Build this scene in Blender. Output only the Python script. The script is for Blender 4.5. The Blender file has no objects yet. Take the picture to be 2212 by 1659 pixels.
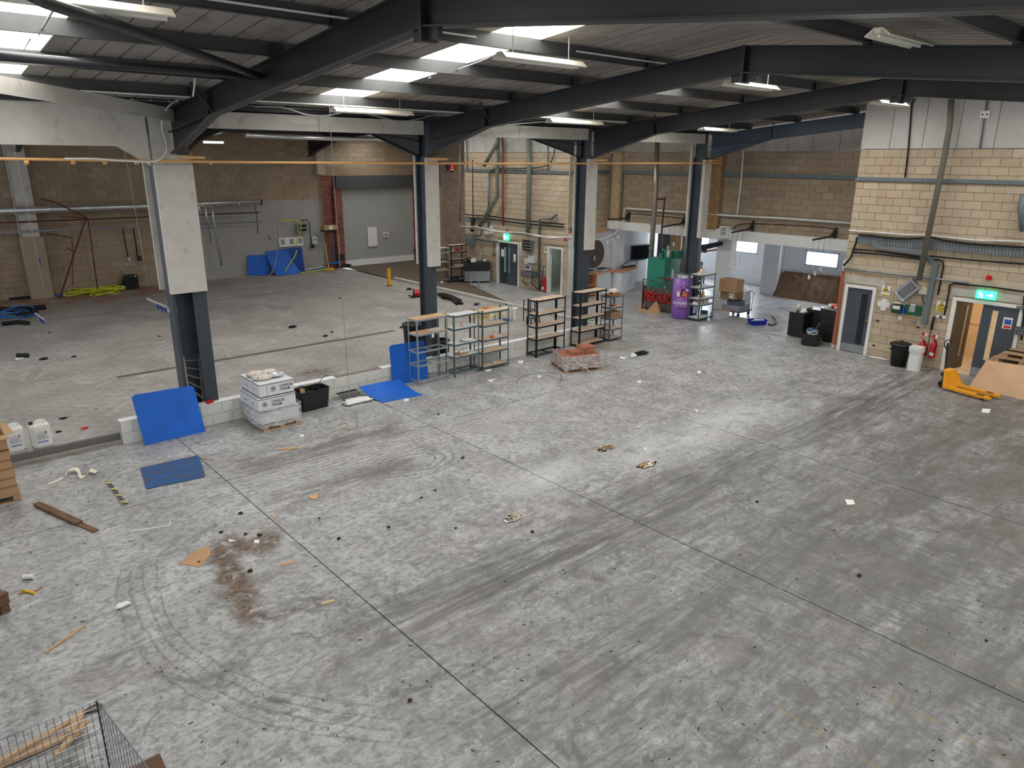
import bpy, math, random
from mathutils import Vector, Matrix
random.seed(7)
SC = bpy.context.scene
COL = SC.collection
PI = math.pi
# ------------------------------------------------------------------ camera
FPX = 1566.97
yaw, pitch, roll = 0.851052, 0.300705, 0.0070990
CAM = Vector((0, 0, 5.6))
Fw = Vector((math.cos(yaw)*math.cos(pitch), math.sin(yaw)*math.cos(pitch), -math.sin(pitch)))
r0 = Vector((math.sin(yaw), -math.cos(yaw), 0)); u0 = r0.cross(Fw)
Rt = r0*math.cos(roll)+u0*math.sin(roll); Up = u0*math.cos(roll)-r0*math.sin(roll)
cd = bpy.data.cameras.new('camera'); cam = bpy.data.objects.new('camera', cd); COL.objects.link(cam)
cd.sensor_width = 36; cd.lens = FPX*36/2212; cd.clip_end = 300; cd.clip_start = 0.05
m = Matrix((Rt, Up, -Fw)).transposed().to_4x4(); m.translation = CAM; cam.matrix_world = m
SC.camera = cam
# ------------------------------------------------------------------ world, exposure, area lights
w = bpy.data.worlds.new('sky'); SC.world = w; w.use_nodes = True
bg = w.node_tree.nodes['Background']; bg.inputs[0].default_value = (0.86, 0.93, 1, 1); bg.inputs[1].default_value = 0.8
SC.view_settings.view_transform = 'Standard'; SC.view_settings.look = 'None'
SC.view_settings.exposure = 0.0; SC.view_settings.gamma = 1; SC.view_settings.use_curve_mapping = False
SKYLIGHT = 10.0
def area(name, loc, sx, sy, power, col, rot=(0, 0, 0)):
    d = bpy.data.lights.new(name, 'AREA'); d.shape = 'RECTANGLE'; d.size = sx; d.size_y = sy; d.energy = power; d.color = col
    o = bpy.data.objects.new(name, d); COL.objects.link(o); o.location = loc; o.rotation_euler = rot
    return o
for wx, wy, we in ((29.4, 14.3, 60), (31.1, 18.95, 75), (31.1, 21.2, 75)):
    area('window_daylight', (wx, wy, 1.72), 0.5, 1.1, we, (0.85, 0.93, 1), (0, PI/2, 0))
area('corridor_lamp_light', (23.3, 6.0, 2.45), 0.8, 0.8, 34, (1, 0.87, 0.7))
area('side_room_light', (23.0, 23.0, 2.3), 0.4, 0.4, 7, (0.9, 1, 0.95))

# ------------------------------------------------------------------ helpers
def ray(x, y):
    return Rt*((x-1106)/FPX) - Up*((y-829.5)/FPX) + Fw
def at(x, y, ax='z', v=0.0):
    """point of the place seen at photograph pixel (x, y) on the plane ax = v"""
    i = 'xyz'.index(ax); d = ray(x, y); return CAM + d*((v-CAM[i])/d[i])
def lin(c): return c/12.92 if c <= 0.04045 else ((c+0.055)/1.055)**2.4
def rgb(r, g, b): return (lin(r/255), lin(g/255), lin(b/255), 1)

class N:
    """tiny node-math wrapper"""
    def __init__(s, m): s.t = m.node_tree; s.n = s.t.nodes; s.l = s.t.links
    def put(s, inp, v):
        if hasattr(v, 'is_output'): s.l.new(v, inp)
        else: inp.default_value = v
    def m(s, op, a, b=0.0, c=None, clamp=False):
        n = s.n.new('ShaderNodeMath'); n.operation = op; n.use_clamp = clamp
        s.put(n.inputs[0], a); s.put(n.inputs[1], b)
        if c is not None: s.put(n.inputs[2], c)
        return n.outputs[0]
    def noise(s, vec, scale, detail=4, rough=.55, dist=0.0):
        n = s.n.new('ShaderNodeTexNoise'); s.put(n.inputs['Vector'], vec); n.inputs['Scale'].default_value = scale
        n.inputs['Detail'].default_value = detail; n.inputs['Roughness'].default_value = rough; n.inputs['Distortion'].default_value = dist
        return n.outputs[0]
    def ramp(s, f, lo, hi, a=0.0, b=1.0):
        n = s.n.new('ShaderNodeMapRange'); n.interpolation_type = 'SMOOTHSTEP'
        s.put(n.inputs[0], f)
        for i, v in enumerate((lo, hi, a, b)): n.inputs[1+i].default_value = v
        return n.outputs[0]
    def mapv(s, vec, sc=(1, 1, 1), loc=(0, 0, 0), rot=(0, 0, 0)):
        n = s.n.new('ShaderNodeMapping'); s.put(n.inputs[0], vec); n.inputs['Scale'].default_value = sc
        n.inputs['Location'].default_value = loc; n.inputs['Rotation'].default_value = rot; return n.outputs[0]
    def mix(s, f, a, b, mode='MIX'):
        n = s.n.new('ShaderNodeMix'); n.data_type = 'RGBA'; n.blend_type = mode
        s.put(n.inputs[0], f); s.put(n.inputs[6], a); s.put(n.inputs[7], b); return n.outputs[2]
    def bump(s, h, strength, dist=0.02):
        n = s.n.new('ShaderNodeBump'); s.put(n.inputs['Height'], h); n.inputs['Strength'].default_value = strength
        n.inputs['Distance'].default_value = dist; return n.outputs[0]
def newmat(name):
    m = bpy.data.materials.new(name); m.use_nodes = True; return m, N(m), m.node_tree.nodes['Principled BSDF']
MC = {}
def mat(name, col, rough=.6, metal=0.0, var=.12, vs=4.0, bump=0.0, bs=60.0, wear=None, aniso=(1, 1, 1)):
    if name in MC: return MC[name]
    m, n, b = newmat(name)
    tc = n.n.new('ShaderNodeTexCoord').outputs['Object']
    v = n.mapv(tc, aniso)
    f = n.noise(v, vs, 5, .6)
    f = n.ramp(f, .3, .7)
    c1 = tuple(min(1, x*(1-var)) for x in col[:3])+(1,); c2 = tuple(min(1, x*(1+var)) for x in col[:3])+(1,)
    c = n.mix(f, c1, c2)
    if wear:
        g = n.ramp(n.noise(v, wear[1], 6, .65), wear[2], wear[2]+.12)
        c = n.mix(g, c, wear[0])
    n.put(b.inputs['Base Color'], c)
    b.inputs['Roughness'].default_value = rough; b.inputs['Metallic'].default_value = metal
    if bump: n.put(b.inputs['Normal'], n.bump(n.noise(tc, bs, 3), bump, .01))
    MC[name] = m; return m
def emat(name, col, s):
    if name in MC: return MC[name]
    m, n, b = newmat(name)
    b.inputs['Base Color'].default_value = col; b.inputs['Emission Color'].default_value = col; b.inputs['Emission Strength'].default_value = s
    MC[name] = m; return m

OFF = {}
class MB:
    """collects shapes; put() links them as ONE mesh object"""
    def __init__(s): s.v = []; s.f = []
    def add(s, vs, fs):
        k = len(s.v); s.v += [Vector(p) for p in vs]; s.f += [tuple(i+k for i in f) for f in fs]; return s
    def box(s, c, d, rz=0.0, ry=0.0, rx=0.0):
        x, y, z = d[0]/2, d[1]/2, d[2]/2
        R = Matrix.Rotation(rz, 3, 'Z') @ Matrix.Rotation(ry, 3, 'Y') @ Matrix.Rotation(rx, 3, 'X'); c = Vector(c)
        P = [c+R@Vector(p) for p in ((-x,-y,-z),(x,-y,-z),(x,y,-z),(-x,y,-z),(-x,-y,z),(x,-y,z),(x,y,z),(-x,y,z))]
        return s.add(P, ((0,3,2,1),(4,5,6,7),(0,1,5,4),(1,2,6,5),(2,3,7,6),(3,0,4,7)))
    def b2(s, a, b):
        return s.box([(a[i]+b[i])/2 for i in range(3)], [abs(b[i]-a[i]) for i in range(3)])
    def bev(s, c, d, b, rz=0.0):
        """box with chamfered vertical edges"""
        x, y, z = d[0]/2, d[1]/2, d[2]/2
        pr = [(-x+b,-y),(x-b,-y),(x,-y+b),(x,y-b),(x-b,y),(-x+b,y),(-x,y-b),(-x,-y+b)]
        return s.prism(pr, c[2]-z, c[2]+z, (c[0], c[1]), rz)
    def prism(s, pts, z0, z1, o=(0, 0), rz=0.0, top=1.0):
        ca, sa = math.cos(rz), math.sin(rz); n = len(pts)
        P = [Vector((o[0]+ca*p[0]-sa*p[1], o[1]+sa*p[0]+ca*p[1], z0)) for p in pts]
        P += [Vector((o[0]+(ca*p[0]-sa*p[1])*top, o[1]+(sa*p[0]+ca*p[1])*top, z1)) for p in pts]
        return s.add(P, [tuple(range(n))[::-1], tuple(range(n, 2*n))]+[(i, (i+1) % n, n+(i+1) % n, n+i) for i in range(n)])
    def plate(s, pts, t):
        """thick sheet from coplanar 3-D points, t = offset vector"""
        n = len(pts); P = [Vector(p) for p in pts]; t = Vector(t)
        return s.add(P+[p+t for p in P], [tuple(range(n))[::-1], tuple(range(n, 2*n))]+[(i, (i+1) % n, n+(i+1) % n, n+i) for i in range(n)])
    def tube(s, pts, r, n=8, r2=None, cap=True):
        pts = [Vector(p) for p in pts]; k = len(pts); base = len(s.v); prev = None
        for i, p in enumerate(pts):
            t = (pts[min(i+1, k-1)]-pts[max(i-1, 0)]).normalized()
            if prev is None:
                a = Vector((0, 0, 1)) if abs(t.z) < .9 else Vector((1, 0, 0)); a = (a-t*a.dot(t)).normalized()
            else: a = (prev-t*prev.dot(t)).normalized()
            prev = a; b = t.cross(a); rr = r if r2 is None else r+(r2-r)*i/(k-1)
            for j in range(n):
                q = 2*PI*j/n; s.v.append(p+(a*math.cos(q)+b*math.sin(q))*rr)
        for i in range(k-1):
            for j in range(n):
                s.f.append((base+i*n+j, base+i*n+(j+1) % n, base+(i+1)*n+(j+1) % n, base+(i+1)*n+j))
        if cap: s.f.append(tuple(base+j for j in range(n))[::-1]); s.f.append(tuple(base+(k-1)*n+j for j in range(n)))
        return s
    def lathe(s, prof, c=(0, 0, 0), n=20, sy=1.0):
        base = len(s.v); k = len(prof)
        for r, z in prof:
            for j in range(n):
                q = 2*PI*j/n; s.v.append(Vector((c[0]+r*math.cos(q), c[1]+r*math.sin(q)*sy, c[2]+z)))
        for i in range(k-1):
            for j in range(n):
                s.f.append((base+i*n+j, base+i*n+(j+1) % n, base+(i+1)*n+(j+1) % n, base+(i+1)*n+j))
        s.f.append(tuple(base+j for j in range(n))[::-1]); s.f.append(tuple(base+(k-1)*n+j for j in range(n)))
        return s
    def put(s, name, mt, parent=None, smooth=False):
        off = OFF.get(parent.name, Vector((0, 0, 0))) if parent else Vector((0, 0, 0))
        me = bpy.data.meshes.new(name); me.from_pydata([tuple(v-off) for v in s.v], [], s.f); me.update()
        if smooth:
            me.polygons.foreach_set('use_smooth', [len(p.vertices) == 4 for p in me.polygons])
        me.materials.append(mt)
        o = bpy.data.objects.new(name, me); COL.objects.link(o)
        if parent:
            o.parent = parent
            OFF[o.name] = off
        return o
def fix(o, loc):
    """give a lone mesh object an origin at its base"""
    loc = Vector(loc); o.data.transform(Matrix.Translation(-loc)); o.location = loc; OFF[o.name] = loc; return o
def thing(name, label, cat, loc=(0, 0, 0), group=None):
    o = bpy.data.objects.new(name, None); COL.objects.link(o); o.location = loc; o.empty_display_size = .1
    o['label'] = label; o['category'] = cat; OFF[o.name] = Vector(loc)
    if group: o['group'] = group
    return o
def tag(o, label, cat, group=None, kind=None):
    o['label'] = label; o['category'] = cat
    if group: o['group'] = group
    if kind: o['kind'] = kind
    return o
def struct(o): o['kind'] = 'structure'; return o
def sroot(name):
    o = bpy.data.objects.new(name, None); COL.objects.link(o); o['kind'] = 'structure'; OFF[o.name] = Vector((0, 0, 0)); return o
def kids(o): return [c for c in bpy.data.objects if c.parent == o]
def dup(root, loc, rz, label=None, group=None):
    r = root.copy(); COL.objects.link(r); r.location = loc; r.rotation_euler = (0, 0, rz); OFF[r.name] = Vector((0, 0, 0))
    if label: r['label'] = label
    if group: r['group'] = group
    for ch in kids(root):
        c = ch.copy(); COL.objects.link(c); c.parent = r
        for g in kids(ch):
            d = g.copy(); COL.objects.link(d); d.parent = c
    return r
def curve(pts, n=8):
    """Catmull-Rom through points"""
    P = [Vector(p) for p in pts]; P = [P[0]*2-P[1]]+P+[P[-1]*2-P[-2]]; out = []
    for i in range(1, len(P)-2):
        for k in range(n):
            t = k/n; a, b, c, d = P[i-1:i+3]
            out.append(.5*((2*b)+(c-a)*t+(2*a-5*b+4*c-d)*t*t+(3*b-a-3*c+d)*t**3))
    return out+[P[-2]]
def blob(seed, r, n=10, k=6, sq=1.0, amp=.25):
    """lumpy closed form: list for MB.add"""
    rd = random.Random(seed); vs = []; fs = []
    for i in range(k+1):
        th = PI*i/k
        for j in range(n):
            q = 2*PI*j/n; rr = 1+amp*(rd.random()-.5)*2 if 0 < i < k else 1
            vs.append(Vector((r[0]*math.sin(th)*math.cos(q)*rr, r[1]*math.sin(th)*math.sin(q)*rr, r[2]*math.cos(th)*(1+amp*(rd.random()-.5) if 0 < i < k else 1)+r[2]*.92)))
    for i in range(k):
        for j in range(n):
            fs.append((i*n+j, (i+1)*n+j, (i+1)*n+(j+1) % n, i*n+(j+1) % n))
    return vs, fs
def text(s, size, origin, xd, yd, mt, parent, name='lettering', bold=.0, depth=.002, warp=None, sx=1.0):
    cu = bpy.data.curves.new('t', 'FONT'); cu.body = s; cu.size = size; cu.offset = bold; cu.align_x = 'CENTER'; cu.align_y = 'CENTER'; cu.extrude = 0; cu.resolution_u = 3
    o = bpy.data.objects.new('t', cu); COL.objects.link(o); bpy.context.view_layer.update()
    me = bpy.data.meshes.new_from_object(o.evaluated_get(bpy.context.evaluated_depsgraph_get())); bpy.data.objects.remove(o)
    xd = Vector(xd).normalized(); yd = Vector(yd).normalized(); nd = xd.cross(yd); og = Vector(origin); mb = MB()
    vs = [v.co.copy() for v in me.vertices]
    P = [(warp(v.x*sx, v.y) if warp else og+xd*v.x*sx+yd*v.y+nd*depth) for v in vs]
    mb.add(P, [tuple(p.vertices) for p in me.polygons])
    return mb.put(name, mt, parent)
# ------------------------------------------------------------------ materials
def floor_mat():
    m, n, b = newmat('floor_concrete')
    tc = n.n.new('ShaderNodeTexCoord').outputs['Object']
    sp = n.n.new('ShaderNodeSeparateXYZ'); n.l.new(tc, sp.inputs[0]); X, Y = sp.outputs[0], sp.outputs[1]
    big = n.noise(tc, .22, 3, .5, .6)
    mid = n.noise(tc, 1.3, 7, .68, .4)
    fine = n.noise(n.mapv(tc, (2.7, 3.5, 1)), 3.2, 9, .78, .3)
    st = n.noise(n.mapv(tc, (.75, 2.9, 1), rot=(0, 0, -.12)), 1.7, 10, .8, .5)       # long drag streaks
    st2 = n.noise(n.mapv(tc, (7, 1.2, 1), rot=(0, 0, .06)), 1.5, 9, .78)              # streaks across, right side
    c = n.mix(n.ramp(mid, .3, .7), rgb(162, 162, 163), rgb(198, 198, 199))
    # dirt amount rises towards the camera's right (drive lane)
    lane = n.m('ADD', n.ramp(Y, 12.5, 6, 0, .75), n.ramp(big, .4, .65, -.25, .3))
    near = n.m('MULTIPLY', n.ramp(Y, 11, 7.5), n.ramp(X, 2.0, 4.5))
    lane = n.m('MULTIPLY', lane, n.m('ADD', .45, n.m('MULTIPLY', near, .75)), clamp=True)
    d1 = n.m('MULTIPLY', n.ramp(st, .4, .66), lane, clamp=True)
    c = n.mix(n.m('MULTIPLY', d1, .85), c, rgb(84, 82, 80))
    sx_ = n.noise(n.mapv(tc, (.28, 4.2, 1), rot=(0, 0, -.05)), 1.5, 12, .82, .35)
    sb = n.noise(n.mapv(tc, (.5, 1.5, 1)), 1.1, 6, .7, .6)
    band = n.m('MAXIMUM', n.m('MULTIPLY', n.ramp(Y, 7.7, 7.1), n.ramp(Y, 5.9, 6.5)), n.m('MULTIPLY', n.m('MULTIPLY', n.ramp(Y, 5.3, 4.9), n.ramp(Y, 3.9, 4.4)), .8))
    band = n.m('MAXIMUM', band, n.m('MULTIPLY', n.ramp(Y, 7.6, 6.6), .5))
    band = n.m('MULTIPLY', n.m('MULTIPLY', band, n.ramp(X, 2.2, 4.6)), n.ramp(sb, .3, .6, .45, 1))
    c = n.mix(n.m('MULTIPLY', n.m('MULTIPLY', n.ramp(sx_, .36, .6), band), .95, clamp=True), c, rgb(72, 71, 70))
    c = n.mix(n.m('MULTIPLY', n.m('MULTIPLY', n.ramp(sb, .3, .62), n.m('MULTIPLY', n.ramp(Y, 6.6, 3.5), n.ramp(X, 5, 10))), .8), c, rgb(96, 96, 92))
    mo = n.noise(tc, 1.7, 10, .78, 1.2)
    c = n.mix(n.m('MULTIPLY', n.ramp(mo, .48, .66), n.ramp(Y, 11, 6, .42, .85)), c, rgb(92, 90, 88))
    d2 = n.m('MULTIPLY', n.ramp(st2, .46, .6), n.m('MULTIPLY', n.ramp(Y, 7.2, 3.8), n.ramp(X, 5.2, 8.5)), clamp=True)
    c = n.mix(n.m('MULTIPLY', d2, .65), c, rgb(92, 91, 86))
    c = n.mix(n.m('MULTIPLY', n.ramp(fine, .45, .62), .65), c, rgb(104, 102, 99)); c = n.mix(n.m('MULTIPLY', n.ramp(n.noise(tc, 9, 8, .8), .5, .68), .4), c, rgb(112, 109, 106)); c = n.mix(n.m('MULTIPLY', n.ramp(n.noise(tc, 2.6, 8, .75, 1), .5, .64), .5), c, rgb(118, 115, 112))
    spk = n.noise(tc, 30, 4, .8)
    c = n.mix(n.m('MULTIPLY', n.ramp(spk, .6, .72), .35), c, rgb(95, 93, 90))
    c = n.mix(n.m('MULTIPLY', n.ramp(n.noise(tc, .7, 3), .55, .75), .25), c, rgb(150, 135, 132))
    def line(px, w, v):   # 1 near v
        return n.ramp(n.m('ABSOLUTE', n.m('SUBTRACT', px, v)), w, w*.3)
    def box(x0, x1, y0, y1, e=.3):
        a = n.m('MULTIPLY', n.ramp(X, x0-e, x0+e), n.ramp(X, x1+e, x1-e)); q = n.m('MULTIPLY', n.ramp(Y, y0-e, y0+e), n.ramp(Y, y1+e, y1-e))
        return n.m('MULTIPLY', a, q)
    # dark smear beside the tyre tracks
    sm = n.noise(n.mapv(tc, (.5, 2.2, 1)), 1.4, 5, .6)
    k = n.m('MULTIPLY', box(4.3, 8.0, 12.35, 13.3, .35), n.ramp(sm, .35, .6))
    k = n.m('ADD', k, n.m('MULTIPLY', box(4.3, 7.2, 10.7, 11.3, .3), n.ramp(sm, .4, .55)), clamp=True)
    c = n.mix(n.m('MULTIPLY', k, .7), c, rgb(92, 84, 82))
    # parallel tyre lines
    wv = n.n.new('ShaderNodeTexWave'); wv.bands_direction = 'Y'; wv.inputs['Scale'].default_value = 2.3
    wv.inputs['Distortion'].default_value = 5; wv.inputs['Detail'].default_value = 3; wv.inputs['Detail Scale'].default_value = .5
    n.l.new(n.mapv(tc, (1, 1, 1), rot=(0, 0, .07)), wv.inputs[0])
    ty = n.m('MULTIPLY', box(3.6, 10.5, 11.3, 12.45, .35), n.ramp(wv.outputs[0], .55, .8))
    c = n.mix(n.m('MULTIPLY', ty, .2), c, rgb(205, 200, 196))
    ty2 = n.m('MULTIPLY', box(3.6, 10.5, 11.3, 12.45, .35), n.ramp(wv.outputs[0], .4, .2))
    c = n.mix(n.m('MULTIPLY', ty2, .14), c, rgb(88, 84, 82))
    # curved skid arcs
    def arcs(c, cx, cy, radii, wd, x0, x1, y0, y1, col, s, sx=1.0):
        dx = n.m('MULTIPLY', n.m('SUBTRACT', X, cx), sx); dy = n.m('SUBTRACT', Y, cy)
        wob = n.m('MULTIPLY', n.m('SUBTRACT', mid, .5), .25)
        r = n.m('ADD', n.m('SQRT', n.m('ADD', n.m('MULTIPLY', dx, dx), n.m('MULTIPLY', dy, dy))), wob); k = None
        for q in radii:
            l = line(r, wd, q); k = l if k is None else n.m('MAXIMUM', k, l)
        k = n.m('MULTIPLY', n.m('MULTIPLY', k, box(x0, x1, y0, y1, .25)), n.ramp(fine, .3, .55, .4, 1))
        return n.mix(n.m('MULTIPLY', k, s), c, col)
    dk = rgb(85, 83, 81)
    c = arcs(c, 6.3, 8.7, (4.35, 4.5, 4.66, 4.82), .022, 1.4, 3.2, 5.2, 10.5, dk, .42)
    c = arcs(c, 7.1, 11.0, (.35, .48, .6, .72), .025, 6.4, 8.0, 10.3, 11.7, dk, .6, .7)
    c = arcs(c, 9.9, 12.9, (.6, .72, .9, 1.0), .022, 9.0, 11.5, 12.2, 13.8, dk, .4)
    c = arcs(c, 11.5, 5.4, (1.2, 1.35, 2.6), .03, 9, 14, 4, 8, dk, .35)
    # paler streaky patches
    wp = n.m('MULTIPLY', n.m('ADD', box(10.0, 15.5, 8.0, 8.7, .7), box(7.6, 9.6, 8.6, 9.2, .5)), n.ramp(st, .35, .6))
    c = n.mix(n.m('MULTIPLY', wp, .65, clamp=True), c, rgb(226, 226, 224))
    # brown rust spill and oil
    P = [at(*q) for q in ((455, 1190), (600, 1165), (545, 1340), (700, 1300))]
    rs = n.noise(tc, 2.8, 9, .78, .8)
    def edge(a, bb, wd):     # distance to segment a-b, thickened
        ax, ay = a[0], a[1]; vx, vy = bb[0]-ax, bb[1]-ay; L = math.hypot(vx, vy); vx /= L; vy /= L
        u = n.m('ADD', n.m('MULTIPLY', n.m('SUBTRACT', X, ax), vx), n.m('MULTIPLY', n.m('SUBTRACT', Y, ay), vy))
        t = n.m('SUBTRACT', n.m('MULTIPLY', n.m('SUBTRACT', X, ax), vy), n.m('MULTIPLY', n.m('SUBTRACT', Y, ay), vx))
        return n.m('MULTIPLY', n.m('MULTIPLY', n.ramp(u, -.15, .1), n.ramp(u, L+.15, L-.1)), n.ramp(n.m('ADD', n.m('ABSOLUTE', t), n.m('MULTIPLY', n.m('SUBTRACT', mid, .5), .6)), wd, wd*.2))
    e1 = n.m('MAXIMUM', edge(P[0], P[1], .5), edge(P[0]+(P[2]-P[0])*.02+Vector((.12, 0, 0)), P[2], .34))
    k = n.m('MULTIPLY', e1, n.ramp(rs, .36, .52))
    c = n.mix(n.m('MULTIPLY', k, .9), c, n.mix(n.ramp(fine, .4, .6), rgb(120, 92, 62), rgb(66, 52, 42)))
    k = n.m('MULTIPLY', n.m('MAXIMUM', edge(P[2], P[3], .2), edge(P[3]+Vector((-.1, .5, 0)), P[3], .3)), n.ramp(rs, .42, .56))
    c = n.mix(n.m('MULTIPLY', k, .75), c, rgb(80, 76, 72))
    n.put(b.inputs['Base Color'], c)
    n.put(b.inputs['Roughness'], n.m('SUBTRACT', n.ramp(mid, .3, .7, .4, .6), n.ramp(X, 18, 23, 0, .14)))
    n.put(b.inputs['Normal'], n.bump(n.m('ADD', fine, mid), .12, .01))
    return m
def brewery_mat():
    m, n, b = newmat('brewery_floor')
    tc = n.n.new('ShaderNodeTexCoord').outputs['Object']
    sp = n.n.new('ShaderNodeSeparateXYZ'); n.l.new(tc, sp.inputs[0]); X, Y = sp.outputs[0], sp.outputs[1]
    a = n.noise(tc, .5, 6, .65, .8); f = n.noise(tc, 5, 6, .7)
    c = n.mix(n.ramp(a, .3, .7), rgb(146, 142, 138), rgb(172, 168, 164))
    c = n.mix(n.m('MULTIPLY', n.ramp(f, .5, .7), .4), c, rgb(115, 108, 102))
    c = n.mix(n.m('MULTIPLY', n.ramp(n.noise(tc, 1.2, 5, .6, 1.5), .55, .64), .35), c, rgb(196, 192, 188))
    rust = n.m('MULTIPLY', n.ramp(n.noise(tc, 1.1, 5, .6), .4, .58), n.m('MULTIPLY', n.ramp(Y, 29.5, 33.2), n.ramp(X, 12.5, 8.5)))
    c = n.mix(n.m('MULTIPLY', rust, .75), c, rgb(150, 92, 62))
    w1 = n.n.new('ShaderNodeTexWave'); w1.bands_direction = 'DIAGONAL'; w1.inputs['Scale'].default_value = 1.6
    n.l.new(tc, w1.inputs[0])
    w2 = n.n.new('ShaderNodeTexWave'); w2.bands_direction = 'DIAGONAL'; w2.inputs['Scale'].default_value = 1.6
    n.l.new(n.mapv(tc, (1, -1, 1)), w2.inputs[0])
    k = n.m('MULTIPLY', n.ramp(w1.outputs[0], .6, .9), n.ramp(w2.outputs[0], .3, .9))
    c = n.mix(n.m('MULTIPLY', k, .22), c, rgb(88, 82, 78))
    st = n.m('MULTIPLY', n.ramp(n.m('ABSOLUTE', n.m('SUBTRACT', X, 8.2)), .75, .1), n.ramp(n.m('ABSOLUTE', n.m('SUBTRACT', Y, 17.2)), .5, .05))
    c = n.mix(n.m('MULTIPLY', n.m('MULTIPLY', st, n.ramp(f, .35, .6)), .85, clamp=True), c, rgb(84, 68, 50))
    n.put(b.inputs['Base Color'], c); b.inputs['Roughness'].default_value = .6
    n.put(b.inputs['Normal'], n.bump(f, .15, .01))
    return m
def block_mat(name, cols, stain=None, vr=.5, drop=.3):
    m, n, b = newmat(name)
    tc = n.n.new('ShaderNodeTexCoord').outputs['Object']
    gp = n.n.new('ShaderNodeNewGeometry'); oi = n.n.new('ShaderNodeObjectInfo')
    r = n.m('FRACT', n.m('ADD', gp.outputs['Random Per Island'], oi.outputs['Random']))
    cr = n.n.new('ShaderNodeValToRGB'); n.l.new(r, cr.inputs[0]); e = cr.color_ramp.elements
    e[0].color = cols[0]; e[1].color = cols[-1]
    for i, cc in enumerate(cols[1:-1]): e.new((i+1)/(len(cols)-1)).color = cc
    f = n.noise(gp.outputs['Position'], 26, 4, .7); g = n.noise(gp.outputs['Position'], 1.1, 4, .6)
    c = n.mix(n.ramp(f, .35, .7, 0, .35), cr.outputs[0], tuple(x*.6 for x in cols[0][:3])+(1,))
    c = n.mix(n.ramp(g, .4, .75, 0, drop), c, tuple(x*.62 for x in cols[0][:3])+(1,))
    if stain: c = n.mix(n.ramp(n.noise(n.mapv(gp.outputs['Position'], (1, 1, .4)), .8, 4), .56, .7, 0, .4), c, stain)
    n.put(b.inputs['Base Color'], c); b.inputs['Roughness'].default_value = .9
    n.put(b.inputs['Normal'], n.bump(f, .25, .006))
    return m
FLOOR = floor_mat(); BREW = brewery_mat()
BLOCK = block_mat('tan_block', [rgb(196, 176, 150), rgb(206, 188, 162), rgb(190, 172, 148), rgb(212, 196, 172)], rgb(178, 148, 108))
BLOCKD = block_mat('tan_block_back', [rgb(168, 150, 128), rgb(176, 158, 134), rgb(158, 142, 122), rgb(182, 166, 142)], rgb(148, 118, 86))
BGREY = block_mat('grey_painted_block', [rgb(172, 170, 166), rgb(175, 173, 169), rgb(169, 167, 164)], drop=.15)
BWHITE = block_mat('white_painted_block', [rgb(226, 226, 220), rgb(230, 230, 224), rgb(220, 220, 214)], drop=.12)
BRICK = block_mat('red_brick', [rgb(136, 70, 56), rgb(150, 80, 62), rgb(118, 58, 48), rgb(98, 50, 44)])
MORT = mat('mortar', rgb(150, 128, 100), .95, var=.2, vs=3)
MORTB = mat('brick_mortar', rgb(178, 158, 140), .95)
MORTW = mat('mortar_light', rgb(190, 186, 178), .95)
STEEL = mat('dark_steel_paint', rgb(36, 38, 43), .42, .0, .12, 1.5, .1, 30)
STEELC = mat('column_steel_paint', rgb(58, 66, 74), .45, .0, .1, 1.5)
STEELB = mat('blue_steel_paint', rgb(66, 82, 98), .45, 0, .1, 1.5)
GALV = mat('galvanised', rgb(150, 154, 158), .42, .35, .12, 6)
CASE = mat('casing_board', rgb(200, 196, 188), .85, 0, .07, 2.2, .08, 40, wear=(rgb(182, 176, 166), 3, .55))
CLAD = mat('cladding_board', rgb(196, 194, 190), .8, 0, .06, 1.8)
ROOFM = mat('roof_liner', rgb(150, 143, 136), .75, 0, .08, 1.2, wear=(rgb(128, 118, 110), 1.5, .55))
WHITE = mat('white_paint', rgb(232, 233, 235), .6, var=.04)
TRIMW = mat('white_gloss', rgb(232, 232, 228), .35, var=.03)
DOORG = mat('door_grey', rgb(72, 78, 86), .4, var=.05)
BLACK = mat('black_plastic', rgb(28, 28, 30), .45, var=.1)
RUBBER = mat('black_rubber', rgb(22, 22, 24), .8, var=.2)
CHROME = mat('chrome', rgb(200, 202, 205), .2, .9, .05)
STAIN = mat('stainless', rgb(170, 176, 180), .3, .8, .08, 2)
SILV = mat('silver_pipe_jacket', rgb(205, 205, 205), .32, .75, .08, 3, .3, 12)
PGREY = mat('grey_pipe', rgb(120, 128, 126), .45, .1, .08)
PBLUE = mat('conduit_grey', rgb(110, 122, 126), .5, .2, .06)
BLUE = mat('blue_mat_foam', rgb(0, 96, 200), .6, 0, .12, 1.6, .12, 50, wear=(rgb(80, 140, 225), 9, .64))
BLUED = mat('worn_blue_mat', rgb(38, 84, 138), .6, 0, .15, 2, wear=(rgb(92, 84, 84), 3.2, .5), aniso=(1, 3, 1))
CARD = mat('cardboard', rgb(184, 146, 108), .85, 0, .08, 3)
CARDD = mat('cardboard_dark', rgb(150, 118, 84), .85, 0, .1, 3)
WOOD = mat('pallet_wood', rgb(172, 140, 108), .8, 0, .2, 3, .1, 30, aniso=(1, 8, 8))
WOODD = mat('old_wood', rgb(112, 84, 62), .85, 0, .25, 3, .15, 30, aniso=(1, 6, 6))
PLYW = mat('plywood', rgb(208, 170, 134), .75, 0, .07, 1.5, wear=(rgb(176, 132, 98), 2.5, .62))
OSB = mat('osb_board', rgb(120, 92, 70), .85, 0, .22, 4, wear=(rgb(146, 112, 80), 6, .5))
CHIP = mat('chipboard', rgb(208, 186, 164), .8, 0, .08, 5, wear=(rgb(190, 158, 132), 4, .55))
YEL = mat('truck_yellow', rgb(240, 160, 14), .4, 0, .05)
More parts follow.
